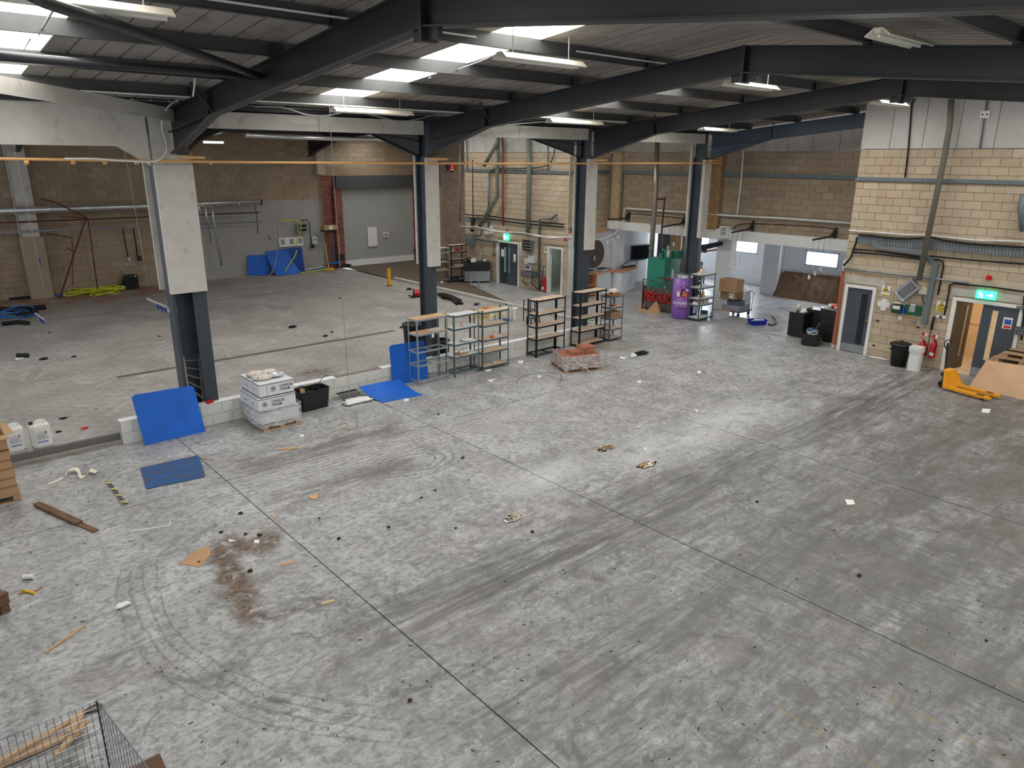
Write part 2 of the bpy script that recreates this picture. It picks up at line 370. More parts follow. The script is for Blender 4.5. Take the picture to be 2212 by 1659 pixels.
YEL2 = mat('bollard_yellow', rgb(232, 178, 20), .45)
YHOSE = mat('yellow_hose', rgb(206, 216, 44), .45)
ORPIPE = mat('ochre_pipe', rgb(222, 168, 104), .5, var=.05)
RED = mat('red_paint', rgb(206, 24, 26), .35)
REDB = mat('red_pipe', rgb(98, 46, 38), .7, var=.25)
COPPER = mat('copper_brown', rgb(176, 96, 62), .45, .3)
GREEN = mat('machine_green', rgb(48, 134, 112), .45, 0, .05)
DGREEN = mat('dark_green_plastic', rgb(14, 92, 56), .4)
PAPER = mat('paper', rgb(235, 235, 230), .8, var=.03)
WPLAS = mat('white_plastic', rgb(232, 232, 228), .35, var=.03)
CREAM = mat('cream_enamel', rgb(224, 218, 200), .45, var=.05)
BROWNR = mat('ramp_brown', rgb(98, 84, 70), .75, 0, .12, 1.2, .1, 20)
GLASSD = mat('dark_glass', rgb(24, 30, 34), .12)
PURP = mat('purple_vinyl', rgb(132, 88, 172), .35, var=.04)
PINKW = mat('warm_wood', rgb(214, 150, 100), .6, 0, .1)
BLUEP = mat('blue_plastic', rgb(20, 60, 170), .4)
BHOSE = mat('blue_hose', rgb(40, 110, 190), .45)
WPAINT = mat('corridor_cream', rgb(232, 204, 164), .8, var=.03)
SKYE = emat('skylight_sheet', (1, .99, .95, 1), SKYLIGHT)
WINE = emat('window_daylight_pane', (.9, .96, 1, 1), 8)
EXITE = emat('exit_green_glow', (.05, .85, .45, 1), 1.6)
EXITW = emat('exit_white_glow', (.9, 1, .95, 1), 2.6)

# ------------------------------------------------------------------ floor, plinth, ramp
fl = sroot('floor')
MB().b2((-6.5, -2.2, -.4), (32, 35, -.115)).put('subbase', mat('joint_dark', rgb(58, 56, 54), .9), fl)
XE = [-6.3, -.5, 4.04, 8.5, 13.17, 17.78, 22.33, 27.0, 31.9]; g = .009
for i in range(len(XE)-1):
    ye = [-2.1, 12.44, 15.13] + ([15.6] if XE[i] < 17.7 else [20.0, 25.0, 34.4])
    for j in range(len(ye)-1):
        MB().b2((XE[i]+g, ye[j]+g, -.11), (XE[i+1]-g, ye[j+1]-g, 0)).put('slab', FLOOR, fl)
br = sroot('floor_brewery')
for x0, x1, y0, y1 in ((-6.3, 18, 15.75, 19.9), (-6.3, 4.1, 19.9, 20.12), (12.4, 18, 19.9, 20.12), (-6.3, 18, 20.12, 28.98),
                       (-6.3, 2.7, 28.98, 29.12), (12.7, 18, 28.98, 29.12), (-6.3, 18, 29.12, 34.3)):
    MB().b2((x0, y0, .0), (x1, y1, .2)).put('screed', BREW, br)
for a, b_ in (((4.1, 19.9), (12.4, 20.12)), ((2.7, 28.98), (12.7, 29.12))):
    MB().b2((a[0], a[1], .0), (b_[0], b_[1], .188)).put('drain_channel', mat('drain_cover', rgb(98, 92, 88), .6), br)
MB().b2((-6.3, 15.56, 0), (3.1, 15.8, .075)).put('kerb', mat('kerb_concrete', rgb(150, 146, 138), .9, var=.2), br)
MB().b2((-6.3, 15.66, .075), (3.1, 15.75, .203)).put('edge_plate', mat('chequer_plate', rgb(120, 118, 116), .5, .4, .2, 40), br)
# kerb beside the ramp
kb = sroot('trim_1')
for k in range(7):
    MB().b2((18.0, 16.0+k*1.86, 0), (18.22, 16.0+k*1.86+1.85, .3)).put('kerb_stone', mat('kerb_white', rgb(190, 186, 178), .9, var=.15, wear=(rgb(130, 124, 116), 4, .55)), kb)
rp = MB().add([(18.22, 21.0, .012), (19.1, 21.9, .012), (21.4, 28.6, .012), (22.0, 28.9, .02), (24.2, 30.0, .06), (24.2, 34.2, .22), (18.22, 34.2, .22), (18.22, 29, .16),
               (18.22, 21.0, -.02), (24.2, 34.2, -.02), (24.2, 30, -.02), (21.4, 28.6, -.02), (18.22, 34.2, -.02)],
              [(0, 1, 2, 7), (2, 3, 4, 5, 6, 7), (0, 8, 11, 2, 1), (8, 12, 9, 10, 11)]).put('floor_ramp', BROWNR); struct(rp)
MB().b2((22.12, 21.72, -.005), (22.13, 21.73, .0)).put('threshold', BROWNR, rp)

# ------------------------------------------------------------------ masonry
CACHE = {}
def masonry(root, axis, c, out, u0, u1, z0, z1, mt, holes=(), L=.45, H=.225, joint=.012, proud=.012, limit=300, thick=.12, name='block', mort=MORT, zphase=0.0, maxcam=True, backing=True):
    """axis 'x': wall plane x=c spanning y; axis 'y': wall plane y=c spanning x; out = +-1 normal"""
    P = []
    nz = int(round((z1-z0)/H)) or 1; H = (z1-z0)/nz
    for k in range(nz):
        za, zb = z0+k*H, z0+(k+1)*H; off = (k % 2)*L/2; u = u0-off
        while u < u1-1e-4:
            a, b = max(u, u0), min(u+L, u1)
            segs = [(a, b)]
            for (h0, h1, hz0, hz1) in holes:
                if zb > hz0+.03 and za < hz1-.03:
                    ns = []
                    for (p, q) in segs:
                        if q <= h0 or p >= h1: ns.append((p, q)); continue
                        if p < h0: ns.append((p, h0))
                        if q > h1: ns.append((h1, q))
                    segs = ns
            for (p, q) in segs:
                if q-p > .04: P.append((p, q, za, zb))
            u += L
    def cen(s):
        u = (s[0]+s[1])/2; z = (s[2]+s[3])/2; return Vector((c, u, z)) if axis == 'x' else Vector((u, c, z))
    vis = []
    hid = []
    for s in P:
        d = cen(s)-CAM; zz = d.dot(Fw); 
        px = d.dot(Rt)/zz*FPX+1106 if zz > 0 else -999
        (vis if -15 < px < 2230 else hid).append(s)
    vis.sort(key=lambda s: (cen(s)-CAM).length)
    rest = MB()
    jh = joint/2
    for i, s in enumerate(vis+hid):
        du, dz = s[1]-s[0]-joint, s[3]-s[2]-joint
        ce = cen(s)
        if i < limit and i < len(vis):
            key = (axis, out, round(du, 3), round(dz, 3), mt.name)
            if key not in CACHE:
                mb = MB(); sz = (proud+.03, du, dz) if axis == 'x' else (du, proud+.03, dz)
                o = [0, 0, 0]; o['xy'.index(axis)] = -out*.015+out*proud/2
                mb.box(o, sz)
                me = bpy.data.meshes.new(name); me.from_pydata([tuple(v) for v in mb.v], [], mb.f); me.materials.append(mt); CACHE[key] = me
            ob = bpy.data.objects.new(name, CACHE[key]); COL.objects.link(ob); ob.parent = root
            ce['xy'.index(axis)] += out*random.uniform(-.002, .004); ob.location = ce
        else:
            sz = (proud+.03, du, dz) if axis == 'x' else (du, proud+.03, dz); ce['xy'.index(axis)] += -out*.015+out*proud/2
            rest.box(ce, sz)
    if rest.v:
        o = rest.put('remaining_'+name+'s', mt, root); o['kind'] = 'stuff'
    if not backing: return
    # mortar backing as strips around the holes
    bk = MB(); cuts = sorted(set([u0, u1]+[h for hh in holes for h in hh[:2] if u0 < h < u1]))
    for a, b in zip(cuts, cuts[1:]):
        spans = [(z0, z1)]
        for (h0, h1, hz0, hz1) in holes:
            if h0 < (a+b)/2 < h1:
                ns = []
                for p, q in spans:
                    if p < hz0: ns.append((p, min(q, hz0)))
                    if q > hz1: ns.append((max(p, hz1), q))
                spans = ns
        for p, q in spans:
            if axis == 'x': bk.b2((c, a, p), (c-out*thick, b, q))
            else: bk.b2((a, c, p), (b, c-out*thick, q))
    bk.put('mortar', mort, root)
def panels(root, axis, c, out, u0, u1, z0, z1, w, mt):
    u = u0
    while u < u1-.02:
        v = min(u+w, u1); gg = .008
        if axis == 'x': MB().b2((c+out*.02, u+gg, z0), (c-out*.03, v-gg, z1)).put('panel', mt, root)
        else: MB().b2((u+gg, c+out*.02, z0), (v-gg, c-out*.03, z1)).put('panel', mt, root)
        u = v
    bb = MB()
    if axis == 'x': bb.b2((c-out*.03, u0, z0-.03), (c-out*.1, u1, z1))
    else: bb.b2((u0, c-out*.03, z0-.03), (u1, c-out*.1, z1))
    bb.put('panel_backing', mat('joint_white', rgb(225, 225, 222), .7), root)

# low painted block wall under the column line
lw = sroot('wall_low')
masonry(lw, 'y', 15.5, -1, 3.1, 17.8, 0, .48, BWHITE, H=.24, mort=MORTW, thick=.2)
MB().b2((3.1, 15.485, .48), (7.9, 15.7, .5)).put('coping', WHITE, lw)
MB().b2((9.2, 15.485, .48), (17.8, 15.7, .5)).put('coping', WHITE, lw)
MB().b2((7.9, 15.53, .475), (9.2, 15.7, .492)).put('broken_coping', mat('bare_screed', rgb(132, 122, 112), .95, var=.25, vs=12), lw)

# right wall with the doors (face x = 22.1, y < 9.97)
wr = sroot('wall_right')
D1 = (8.92, 9.84, 0, 2.06); D2 = (5.18, 6.86, 0, 2.08)
BAND = (2.42, 2.66)
masonry(wr, 'x', 22.1, -1, 3.9, 9.97, 0, BAND[0], BLOCK, [D1, D2])
MB().b2((22.085, 3.9, BAND[0]), (22.3, 9.97, BAND[1])).put('concrete_band', mat('band_concrete', rgb(196, 180, 156), .9, var=.08, vs=2), wr)
masonry(wr, 'x', 22.1, -1, 3.9, 9.97, BAND[1], 5.93, BLOCK, [])
MB().b2((22.1, 3.9, 0), (22.15, -2.2, 5.93)).put('far_blockwork', BLOCK, wr)
MB().b2((22.08, 8.7, 2.1), (22.13, 9.97, 2.3)).put('lintel', mat('lintel_concrete', rgb(188, 182, 172), .9), wr)
MB().b2((22.08, 5.0, 2.12), (22.13, 6.95, 2.33)).put('lintel', mat('lintel_concrete', rgb(188, 182, 172), .9), wr)
panels(wr, 'x', 22.1, -1, -2.0, 9.97, 5.95, 7.6, .86, CLAD)
# return of that block at y = 9.97
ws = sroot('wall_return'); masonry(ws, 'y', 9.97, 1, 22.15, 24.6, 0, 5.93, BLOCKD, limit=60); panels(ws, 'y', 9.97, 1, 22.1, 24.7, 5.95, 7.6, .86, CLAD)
# middle protruding block (y 21.7 .. 28.75)
wm = sroot('wall_middle')
D3 = (24.74, 26.32, 0, 2.0); D4 = (21.95, 22.9, 0, 2.03)
masonry(wm, 'x', 22.1, -1, 21.7, 28.75, 0, 2.55, BLOCK, [D3, D4], limit=150)
MB().b2((22.085, 21.7, 2.55), (22.3, 28.75, 2.8)).put('concrete_band', mat('band_concrete', rgb(196, 180, 156), .9, var=.08, vs=2), wm)
masonry(wm, 'x', 22.1, -1, 21.7, 28.75, 2.8, 5.87, BLOCK, limit=150)
panels(wm, 'x', 22.1, -1, 21.7, 28.75, 5.89, 7.6, .9, CLAD)
wq = sroot('wall_middle_return')
masonry(wq, 'y', 21.7, -1, 22.1, 24.6, 2.62, 5.87, BLOCK, limit=90)
panels(wq, 'y', 21.7, -1, 22.1, 24.6, 5.89, 7.6, .9, CLAD)
MB().b2((22.11, 21.69, 0), (25.5, 21.8, 2.62)).put('white_face', WHITE, wq)
MB().b2((24.9, 21.5, 0), (25.5, 21.75, 2.7)).put('pier', WHITE, wq)
masonry(sroot('wall_middle_end'), 'y', 28.75, 1, 22.15, 24.3, 0, 5.9, BLOCKD, limit=10)
# upper gable wall over the white opening
wg = sroot('wall_gable')
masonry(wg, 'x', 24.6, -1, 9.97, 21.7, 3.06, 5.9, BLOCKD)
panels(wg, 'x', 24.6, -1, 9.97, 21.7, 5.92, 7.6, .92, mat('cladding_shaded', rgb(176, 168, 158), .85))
MB().b2((24.35, 20.95, 3.06), (24.6, 21.4, 5.9)).put('pilaster', mat('pilaster_concrete', rgb(186, 162, 130), .9), wg)
MB().b2((24.42, 16.1, 3.06), (24.6, 16.6, 5.9)).put('pilaster', mat('pilaster_stained', rgb(168, 132, 92), .9, var=.2, vs=3), wg)
bm_ = MB(); bm_.b2((24.3, 9.97, 2.74), (24.62, 16.05, 3.12)); bm_.b2((24.3, 16.05, 2.74), (24.62, 17.6, 3.0)); bm_.b2((24.3, 17.6, 2.74), (24.62, 21.5, 3.08))
struct(bm_.put('trim_2', TRIMW))
# dark end wall of the brewery bay
we = sroot('wall_end'); masonry(we, 'x', 24.3, -1, 28.75, 34.3, 0, 7.3, BLOCKD)
# back wall
wb = sroot('wall_back')
RD = (18.2, 22.55, 0, 4.15)
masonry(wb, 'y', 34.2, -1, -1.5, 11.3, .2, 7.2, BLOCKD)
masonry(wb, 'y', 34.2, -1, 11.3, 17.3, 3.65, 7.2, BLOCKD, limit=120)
masonry(wb, 'y', 34.2, -1, 11.3, 17.3, .2, 3.65, BGREY, joint=.005, proud=.006, limit=120, mort=mat('grey_mortar', rgb(140, 139, 136), .9))
masonry(wb, 'y', 34.2, -1, 17.2, 24.3, 4.75, 7.2, BLOCKD, limit=30)
masonry(wb, 'y', 34.0, -1, 17.25, 18.2, .2, 4.75, BRICK, L=.225, H=.085, joint=.018, name='brick', limit=0, mort=MORTB)
masonry(wb, 'y', 34.0, -1, 22.55, 24.0, .2, 4.2, BRICK, L=.225, H=.085, joint=.018, name='brick', limit=0, mort=MORTB)
masonry(wb, 'y', 33.85, -1, 17.75, 18.25, .2, 4.2, BRICK, L=.225, H=.085, joint=.018, name='brick', limit=0, mort=MORTB)
masonry(wb, 'x', 17.75, -1, 33.85, 34.0, .2, 4.2, BRICK, L=.225, H=.085, joint=.018, name='brick', limit=0, mort=MORTB)
MB().b2((17.9, 33.7, 4.15), (24.1, 34.1, 4.75)).put('shutter_lintel', mat('shutter_box', rgb(70, 72, 72), .6), wb)
MB().b2((17.2, 33.95, 4.75), (24.2, 34.15, 5.1)).put('concrete_lintel', mat('lintel_brown', rgb(150, 128, 104), .9), wb)
MB().b2((0, 34.15, 7.2), (1, 34.2, 7.21)).put('wall_head', CLAD, wb)
# shutter panel (door) in the brick opening
dr = sroot('door_4')
MB().b2((18.2, 34.05, .5), (22.6, 34.12, 4.15)).put('infill_board', mat('infill_grey', rgb(166, 166, 164), .7, var=.04, vs=1), dr)
MB().b2((18.2, 34.02, .2), (22.6, 34.1, .52)).put('white_board', WHITE, dr)
# walls outside the picture that still close the hall
struct(MB().b2((-6.5, -2.3, 0), (22.1, -2.15, 1.2)).put('wall_front', BWHITE))
struct(MB().b2((-6.5, -2.3, 4.2), (22.1, -2.15, 7.0)).put('wall_front_head', CLAD))

# ------------------------------------------------------------------ white room behind the opening
rm = sroot('wall_room')
WZ = (1.40, 2.02)
def wall_windows(y0, y1, x, wins):
    mb = MB(); mb.b2((x, y0, 0), (x+.15, y1, WZ[0])); mb.b2((x, y0, WZ[1]), (x+.15, y1, 2.74)); e = y0
    for a, b in wins: mb.b2((x, e, WZ[0]), (x+.15, a, WZ[1])); e = b
    mb.b2((x, e, WZ[0]), (x+.15, y1, WZ[1])); return mb
fy = lambda px, py, x: at(px, py, 'x', x)[1]
w3 = [fy(1812, 560, 29.6), fy(1741, 550, 29.6)]
w2 = [fy(1637, 540, 31.3), fy(1583, 540, 31.3)]
w1 = [fy(1532, 530, 31.3), fy(1476, 530, 31.3)]
wall_windows(9.9, 16.2, 29.6, [w3]).put('white_wall', WHITE, rm)
wall_windows(16.2, 24.0, 31.3, [w2, w1]).put('white_wall', WHITE, rm)
MB().b2((29.2, 16.0, 0), (29.75, 16.75, 2.74)).put('pier', WHITE, rm)
MB().b2((29.7, 16.6, 0), (31.4, 16.7, 2.74)).put('return', WHITE, rm)
MB().b2((22.2, 9.97, 0), (29.7, 10.07, 2.74)).put('side_wall', WHITE, rm)
MB().b2((25.4, 22.3, 0), (31.4, 22.4, 2.74)).put('side_wall', WHITE, rm)
cl2 = sroot('ceiling_room')
MB().b2((24.65, 9.97, 2.74), (31.5, 24, 2.82)).put('soffit', mat('soffit_grey', rgb(150, 150, 152), .8), cl2)
for k, (a, b, x) in enumerate(((w1[0], w1[1], 31.3), (w2[0], w2[1], 31.3), (w3[0], w3[1], 29.6))):
    wn = sroot('window_%d' % (k+1))
    MB().b2((x+.08, a, WZ[0]), (x+.09, b, WZ[1])).put('pane', WINE, wn)
    f = MB(); q = .05
    f.b2((x-.01, a, WZ[0]), (x+.07, a+q, WZ[1])); f.b2((x-.01, b-q, WZ[0]), (x+.07, b, WZ[1])); f.b2((x-.01, a, WZ[0]), (x+.07, b, WZ[0]+q)); f.b2((x-.01, a, WZ[1]-q), (x+.07, b, WZ[1]))
    f.put('window_frame', mat('pale_blue_frame', rgb(190, 214, 222), .4), wn)

# ------------------------------------------------------------------ doors
def doorframe(n, D, x=22.1):
    r = sroot('door_%d' % n); f = MB(); t = .09
    f.b2((x-.05, D[0], 0), (x+.15, D[0]+t, D[3])); f.b2((x-.05, D[1]-t, 0), (x+.15, D[1], D[3])); f.b2((x-.05, D[0]+t, D[3]-t), (x+.15, D[1]-t, D[3]))
    f.put('door_frame', TRIMW, r); return r
d1 = doorframe(1, D1)
MB().b2((22.1, D1[0]+.09, .02), (22.15, D1[1]-.09, D1[3]-.09)).put('door_leaf', DOORG, d1)
MB().b2((22.09, D1[0]+.22, .3), (22.1, D1[0]+.4, 1.82)).put('vision_glass', GLASSD, d1)
MB().b2((22.088, D1[0]+.09, .02), (22.1, D1[1]-.09, .25)).put('kick_plate', STAIN, d1)
MB().tube([(22.06, D1[0]+.14, 1.05), (22.1, D1[0]+.14, 1.05)], .03, 10).put('door_handle', mat('brass', rgb(190, 160, 90), .3, .8), d1)
d2 = doorframe(2, D2)
hg = Vector((22.14, D2[1]-.1, 0)); hd_ = Vector((.968, -.25, 0))
lf = MB().plate([hg+Vector((0, 0, .02)), hg+hd_*.74+Vector((0, 0, .02)), hg+hd_*.74+Vector((0, 0, 1.97)), hg+Vector((0, 0, 1.97))], (.01, .04, 0)).put('door_leaf', mat('door_brown_grey', rgb(72, 68, 62), .4), d2)
MB().plate([hg+hd_*u_+Vector((-.004, -.012, z_)) for u_, z_ in ((.46, .35), (.53, .35), (.53, 1.82), (.46, 1.82))], (0, .01, 0)).put('vision_glass', mat('warm_glass', rgb(180, 150, 110), .2), d2)
MB().b2((22.1, D2[0]+.09, .02), (22.15, D2[0]+.94, D2[3]-.09)).put('door_leaf', DOORG, d2)
MB().b2((22.09, D2[0]+.56, .5), (22.158, D2[0]+.69, 1.85)).put('vision_glass', mat('lit_cream_glass', rgb(236, 205, 160), .3), d2)
MB().b2((22.088, D2[0]+.09, .02), (22.1, D2[0]+.94, .25)).put('kick_plate', STAIN, d2)
sg = MB().b2((22.08, D2[0]+.2, 1.42), (22.09, D2[0]+.41, 1.72)).put('notice', PAPER, d2)
MB().b2((22.075, D2[0]+.22, 1.54), (22.08, D2[0]+.38, 1.67)).put('blue_square', mat('sign_blue', rgb(40, 90, 180), .5), sg)
MB().b2((22.075, D2[0]+.22, 1.44), (22.08, D2[0]+.38, 1.51)).put('red_square', mat('sign_red', rgb(210, 50, 60), .5), sg)
MB().tube([(22.08, D2[0]+.83, 1.56), (22.09, D2[0]+.83, 1.56)], .035, 12).put('fire_door_disc', mat('sign_blue', rgb(40, 90, 180), .5), d2)
c = MB(); c.b2((24.6, 3.9, 0), (24.7, 7.6, 2.6)); c.b2((22.3, 7.5, 0), (24.7, 7.6, 2.6)); c.b2((22.3, 3.9, 0), (24.7, 4.0, 2.6)); c.b2((22.3, 3.9, 2.6), (24.7, 7.6, 2.7))
struct(c.put('wall_corridor', WPAINT))
struct(MB().b2((24.57, 4.0, .95), (24.6, 7.5, 1.03)).put('trim_3', WPAINT))
struct(MB().b2((22.1, 3.9, .0), (24.6, 7.6, .008)).put('floor_corridor', mat('corridor_vinyl', rgb(190, 170, 140), .6)))
d3 = doorframe(3, D3)
MB().b2((22.16, D3[0]+.78, .02), (22.2, D3[1]-.09, D3[3]-.09)).put('door_leaf', mat('door_teal_grey', rgb(48, 62, 66), .4), d3)
MB().box((22.12, D3[0]+.45, .96), (.045, .72, 1.88), rz=.12).put('door_leaf', DOORG, d3)
for q in (D3[0]+.66, D3[0]+1.0):
    MB().b2((22.06, q, .55), (22.16, q+.045, 1.7)).put('vision_glass', mat('pale_glass', rgb(160, 196, 200), .15), d3)
MB().b2((22.085, D3[0]+.24, 1.1), (22.09, D3[0]+.42, 1.45)).put('notice', PAPER, d3)
MB().b2((22.15, D3[0]+1.12, 1.25), (22.157, D3[0]+1.36, 1.58)).put('notice', PAPER, d3)
for q in (D3[1]-.09, D3[1]-.09, D3[1]-.09):
    pass
d4 = doorframe(5, D4)
rm2 = sroot('wall_side_room'); mb = MB()
mb.b2((24.0, 21.8, 0), (24.1, 24.0, 2.5)); mb.b2((22.2, 23.95, 0), (24.1, 24.0, 2.5)); mb.b2((22.2, 21.8, 2.5), (24.1, 24, 2.6))
mb.put('inner_wall', mat('grey_green_wall', rgb(168, 176, 168), .7), rm2)
MB().b2((22.15, D4[0]+.0, .0), (22.8, D4[0]+.04, 1.9)).put('open_door_leaf', WHITE, d4)
MB().b2((22.2, 26.6, 0), (23.5, 26.7, 2.4)).put('lobby_wall', mat('lobby_dark', rgb(70, 72, 74), .7), rm2)
MB().b2((23.4, 24.2, 0), (23.5, 26.7, 2.4)).put('lobby_wall', mat('lobby_dark', rgb(70, 72, 74), .7), rm2)

# ------------------------------------------------------------------ steel frames
RB, RTP, YA, Y1, YB = 6.9, 7.3, 6.85, 15.6, 24.9
def isec(mb, a, b, xc, wf, tf=.02, tw=.016):
    """a, b: (y, zbottom, ztop) of a rafter piece in the plane x = xc"""
    (ya, za, ta), (yb, zb, tb) = a, b
    mb.plate([(xc-tw/2, ya, za), (xc-tw/2, yb, zb), (xc-tw/2, yb, tb), (xc-tw/2, ya, ta)], (tw, 0, 0))
    for (p, q, s) in ((za, zb, 1), (ta, tb, -1)):
        mb.plate([(xc-wf/2, ya, p), (xc+wf/2, ya, p), (xc+wf/2, yb, q), (xc-wf/2, yb, q)], (0, 0, tf*s))
def zr(y, apex=YA): return RB-.1*abs(y-apex)
names = [('nearest', 4.8), ('second', 10.8), ('third', 16.7), ('farthest, gable', 22.7)]
for i, (nm, x) in enumerate(names):
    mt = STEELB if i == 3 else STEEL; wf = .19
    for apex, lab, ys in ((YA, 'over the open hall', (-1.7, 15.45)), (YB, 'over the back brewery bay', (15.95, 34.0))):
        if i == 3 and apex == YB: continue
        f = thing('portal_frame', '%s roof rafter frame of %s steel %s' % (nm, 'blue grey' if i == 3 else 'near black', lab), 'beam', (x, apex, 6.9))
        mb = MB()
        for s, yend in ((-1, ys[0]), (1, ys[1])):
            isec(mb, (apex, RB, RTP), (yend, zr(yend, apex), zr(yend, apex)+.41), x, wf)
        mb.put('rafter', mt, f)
        for s, yend in ((-1, ys[0]), (1, ys[1])):
            if s == -1 and apex == YA: yh = yend+2.3
            else: yh = yend-s*2.25
            h = MB(); zh, ze = zr(yh, apex), zr(yend, apex)
            h.plate([(x-.008, yh, zh), (x-.008, yend, ze), (x-.008, yend, 5.65)], (.016, 0, 0))
            h.plate([(x-wf/2, yh, zh), (x+wf/2, yh, zh), (x+wf/2, yend, 5.65), (x-wf/2, yend, 5.65)], (0, 0, .02))
            h.put('haunch', mt, f)
            MB().b2((x-wf/2+.003, yh-.01, zh+.02), (x+wf/2-.003, yh+.01, zh+.4)).put('stiffener', mt, f)
        MB().b2((x-wf/2-.01, apex-.03, RB-.14), (x+wf/2+.01, apex+.03, RTP)).put('apex_plate', mt, f)
        MB().b2((x-.03, apex-.22, RB-.12), (x+.03, apex+.22, RB)).put('apex_gusset', mt, f)
        for k, yc in enumerate([apex+s*d for d in (1.9, 3.7, 5.5, 7.2) for s in (-1, 1)]):
            if ys[0] < yc < ys[1]:
                zc = zr(yc, apex)+.41
                MB().b2((x-.1, yc-.06, zc), (x+.1, yc+.06, zc+.16)).put('purlin_cleat', mt, f)
        if i < 3 or apex == YA:
            yc = apex+6.1; MB().tube([(x-.1, yc, zr(yc, apex)+.03), (x-.42, yc, zr(yc, apex)+.46)], .022, 6).put('knee_brace', mt, f)
# columns
def column(x, lab, cx0, cx1, wide=False):
    t = thing('steel_column', lab, 'column', (x, 15.8, .0)); mb = MB(); w = .2
    mb.b2((x-w/2, 15.62, .2 if x < 18 else 0), (x+w/2, 15.645, 5.7)); mb.b2((x-w/2, 16.1, .2 if x < 18 else 0), (x+w/2, 16.125, 5.7)); mb.b2((x-.01, 15.645, .2 if x < 18 else 0), (x+.01, 16.1, 6.5))
    mb.put('steel_section', STEELC, t)
    MB().b2((cx0, 15.5, 2.93), (cx1, 15.62, 5.62)).put('casing_board', CASE, t)
    MB().b2((cx0-.005, 15.49, 2.93), (cx1+.005, 15.50, 5.45)).put('casing_face', CASE, t)
    MB().b2((cx0+.05, 16.13, 2.93), (cx1-.05, 16.2, 6.1)).put('rear_casing_board', CASE, t)
    MB().b2((x-.13, 15.6, 0 if x > 18 else .2), (x+.13, 16.14, .23)).put('base_plate', STEELC, t)
    return t
E_ = MB()
colA = thing('steel_column', 'nearest steel column with wide board casing, ladder at its foot', 'column', (4.8, 15.8, .2)); mb = MB()
mb.b2((4.84, 15.62, .2), (5.12, 15.65, 6.0)); mb.b2((4.44, 15.62, .2), (4.5, 16.0, 6.0)); mb.b2((4.5, 15.93, .2), (5.0, 15.96, 6.3)); mb.b2((4.98, 15.65, .2), (5.0, 16.0, 6.3))
mb.put('steel_section', STEELC, colA)
MB().b2((4.4, 15.5, 2.93), (5.12, 15.61, 5.45)).put('casing_board', CASE, colA)
MB().b2((4.41, 15.52, 5.455), (5.10, 15.61, 5.63)).put('casing_collar', CASE, colA)
MB().b2((4.41, 15.51, 5.635), (4.84, 15.61, 6.45)).put('casing_head', CASE, colA)
MB().b2((4.36, 16.1, 2.95), (4.9, 16.16, 6.3)).put('rear_casing_board', CASE, colA)
colB = column(10.93, 'second steel column, behind the grey shelf units', 10.75, 11.08)
colC = column(16.8, 'third steel column, behind the black shelf units', 16.6, 16.95)
colD = column(22.75, 'farthest steel column, behind the purple can', 22.5, 22.87)
# fascia between the columns
fs = [(-6, 4.36, 5.78, 6.5), (5.15, 10.72, 6.15, 6.47), (11.1, 16.58, 6.15, 6.47), (16.97, 22.48, 6.15, 6.47)]
fl_ = ['deep boarded fascia left of the nearest column', 'boarded fascia from the nearest to the second column', 'boarded fascia from the second to the third column', 'boarded fascia from the third to the farthest column']
for k, (a, b, z0, z1) in enumerate(fs):
    t = thing('fascia', fl_[k], 'beam', (a, 15.6, z0)); n_ = max(1, int(round((b-a)/2.8)))
    for j in range(n_):
        p, q = a+(b-a)*j/n_, a+(b-a)*(j+1)/n_
        if k == 0 and j == n_-1:
            MB().plate([(p+.006, 15.56, z0), (q-.55, 15.56, z0), (q, 15.56, z0-.35), (q, 15.56, z1), (p+.006, 15.56, z1)], (0, .08, 0)).put('board', CASE, t)
        else: MB().b2((p+.006, 15.56, z0), (q-.006, 15.64, z1)).put('board', CASE, t)
    MB().b2((a, 15.66, z1-.05), (b, 16.3, z1)).put('gutter_sole', STEEL, t)
for x0, x1, z in ((10.55, 10.66, 5.0),): pass
# sloping boarded strut, upper left
p0, p1 = at(385, 250, 'y', 15.3), at(-60, 172, 'z', 6.55)
st_ = MB(); d_ = (p1-p0).normalized(); pe = p1
for a, b in ((0, .5), (.5, 1)):
    q0 = p0+(pe-p0)*a; q1 = p0+(pe-p0)*b
    st_.plate([q0+Vector((0, 0, -.12)), q1+Vector((0, 0, -.12)), q1+Vector((0, 0, .12)), q0+Vector((0, 0, .12))], (.1, .16, 0))
tag(fix(st_.put('boarded_strut', CASE), p0), 'boarded strut rising from the nearest column to the upper left edge', 'beam')
# purlins
ords = ['first', 'second', 'third', 'fourth']
for apex, bay in ((YA, 'hall'), (YB, 'brewery')):
    for s in (-1, 1):
        for k, d in enumerate((1.9, 3.7, 5.5, 7.2)):
            y = apex+s*d
            if bay == 'hall' and y < -1: continue
            z = zr(y, apex)+.41+.005
            mb = MB(); mb.b2((-6.3, y-.004, z), (22.6, y+.004, z+.2)); mb.b2((-6.3, y-.06, z), (22.6, y, z+.006)); mb.b2((-6.3, y, z+.194), (22.6, y+.06, z+.2))
            t = thing('purlin', '%s thin metal purlin %s the ridge over the %s' % (ords[k], 'left of' if s > 0 else 'right of', 'open hall' if bay == 'hall' else 'back brewery bay'), 'beam', (0, y, z))
            mb.put('z_section', mat('purlin_galv', rgb(80, 81, 82), .5, .25, .1, 3), t)
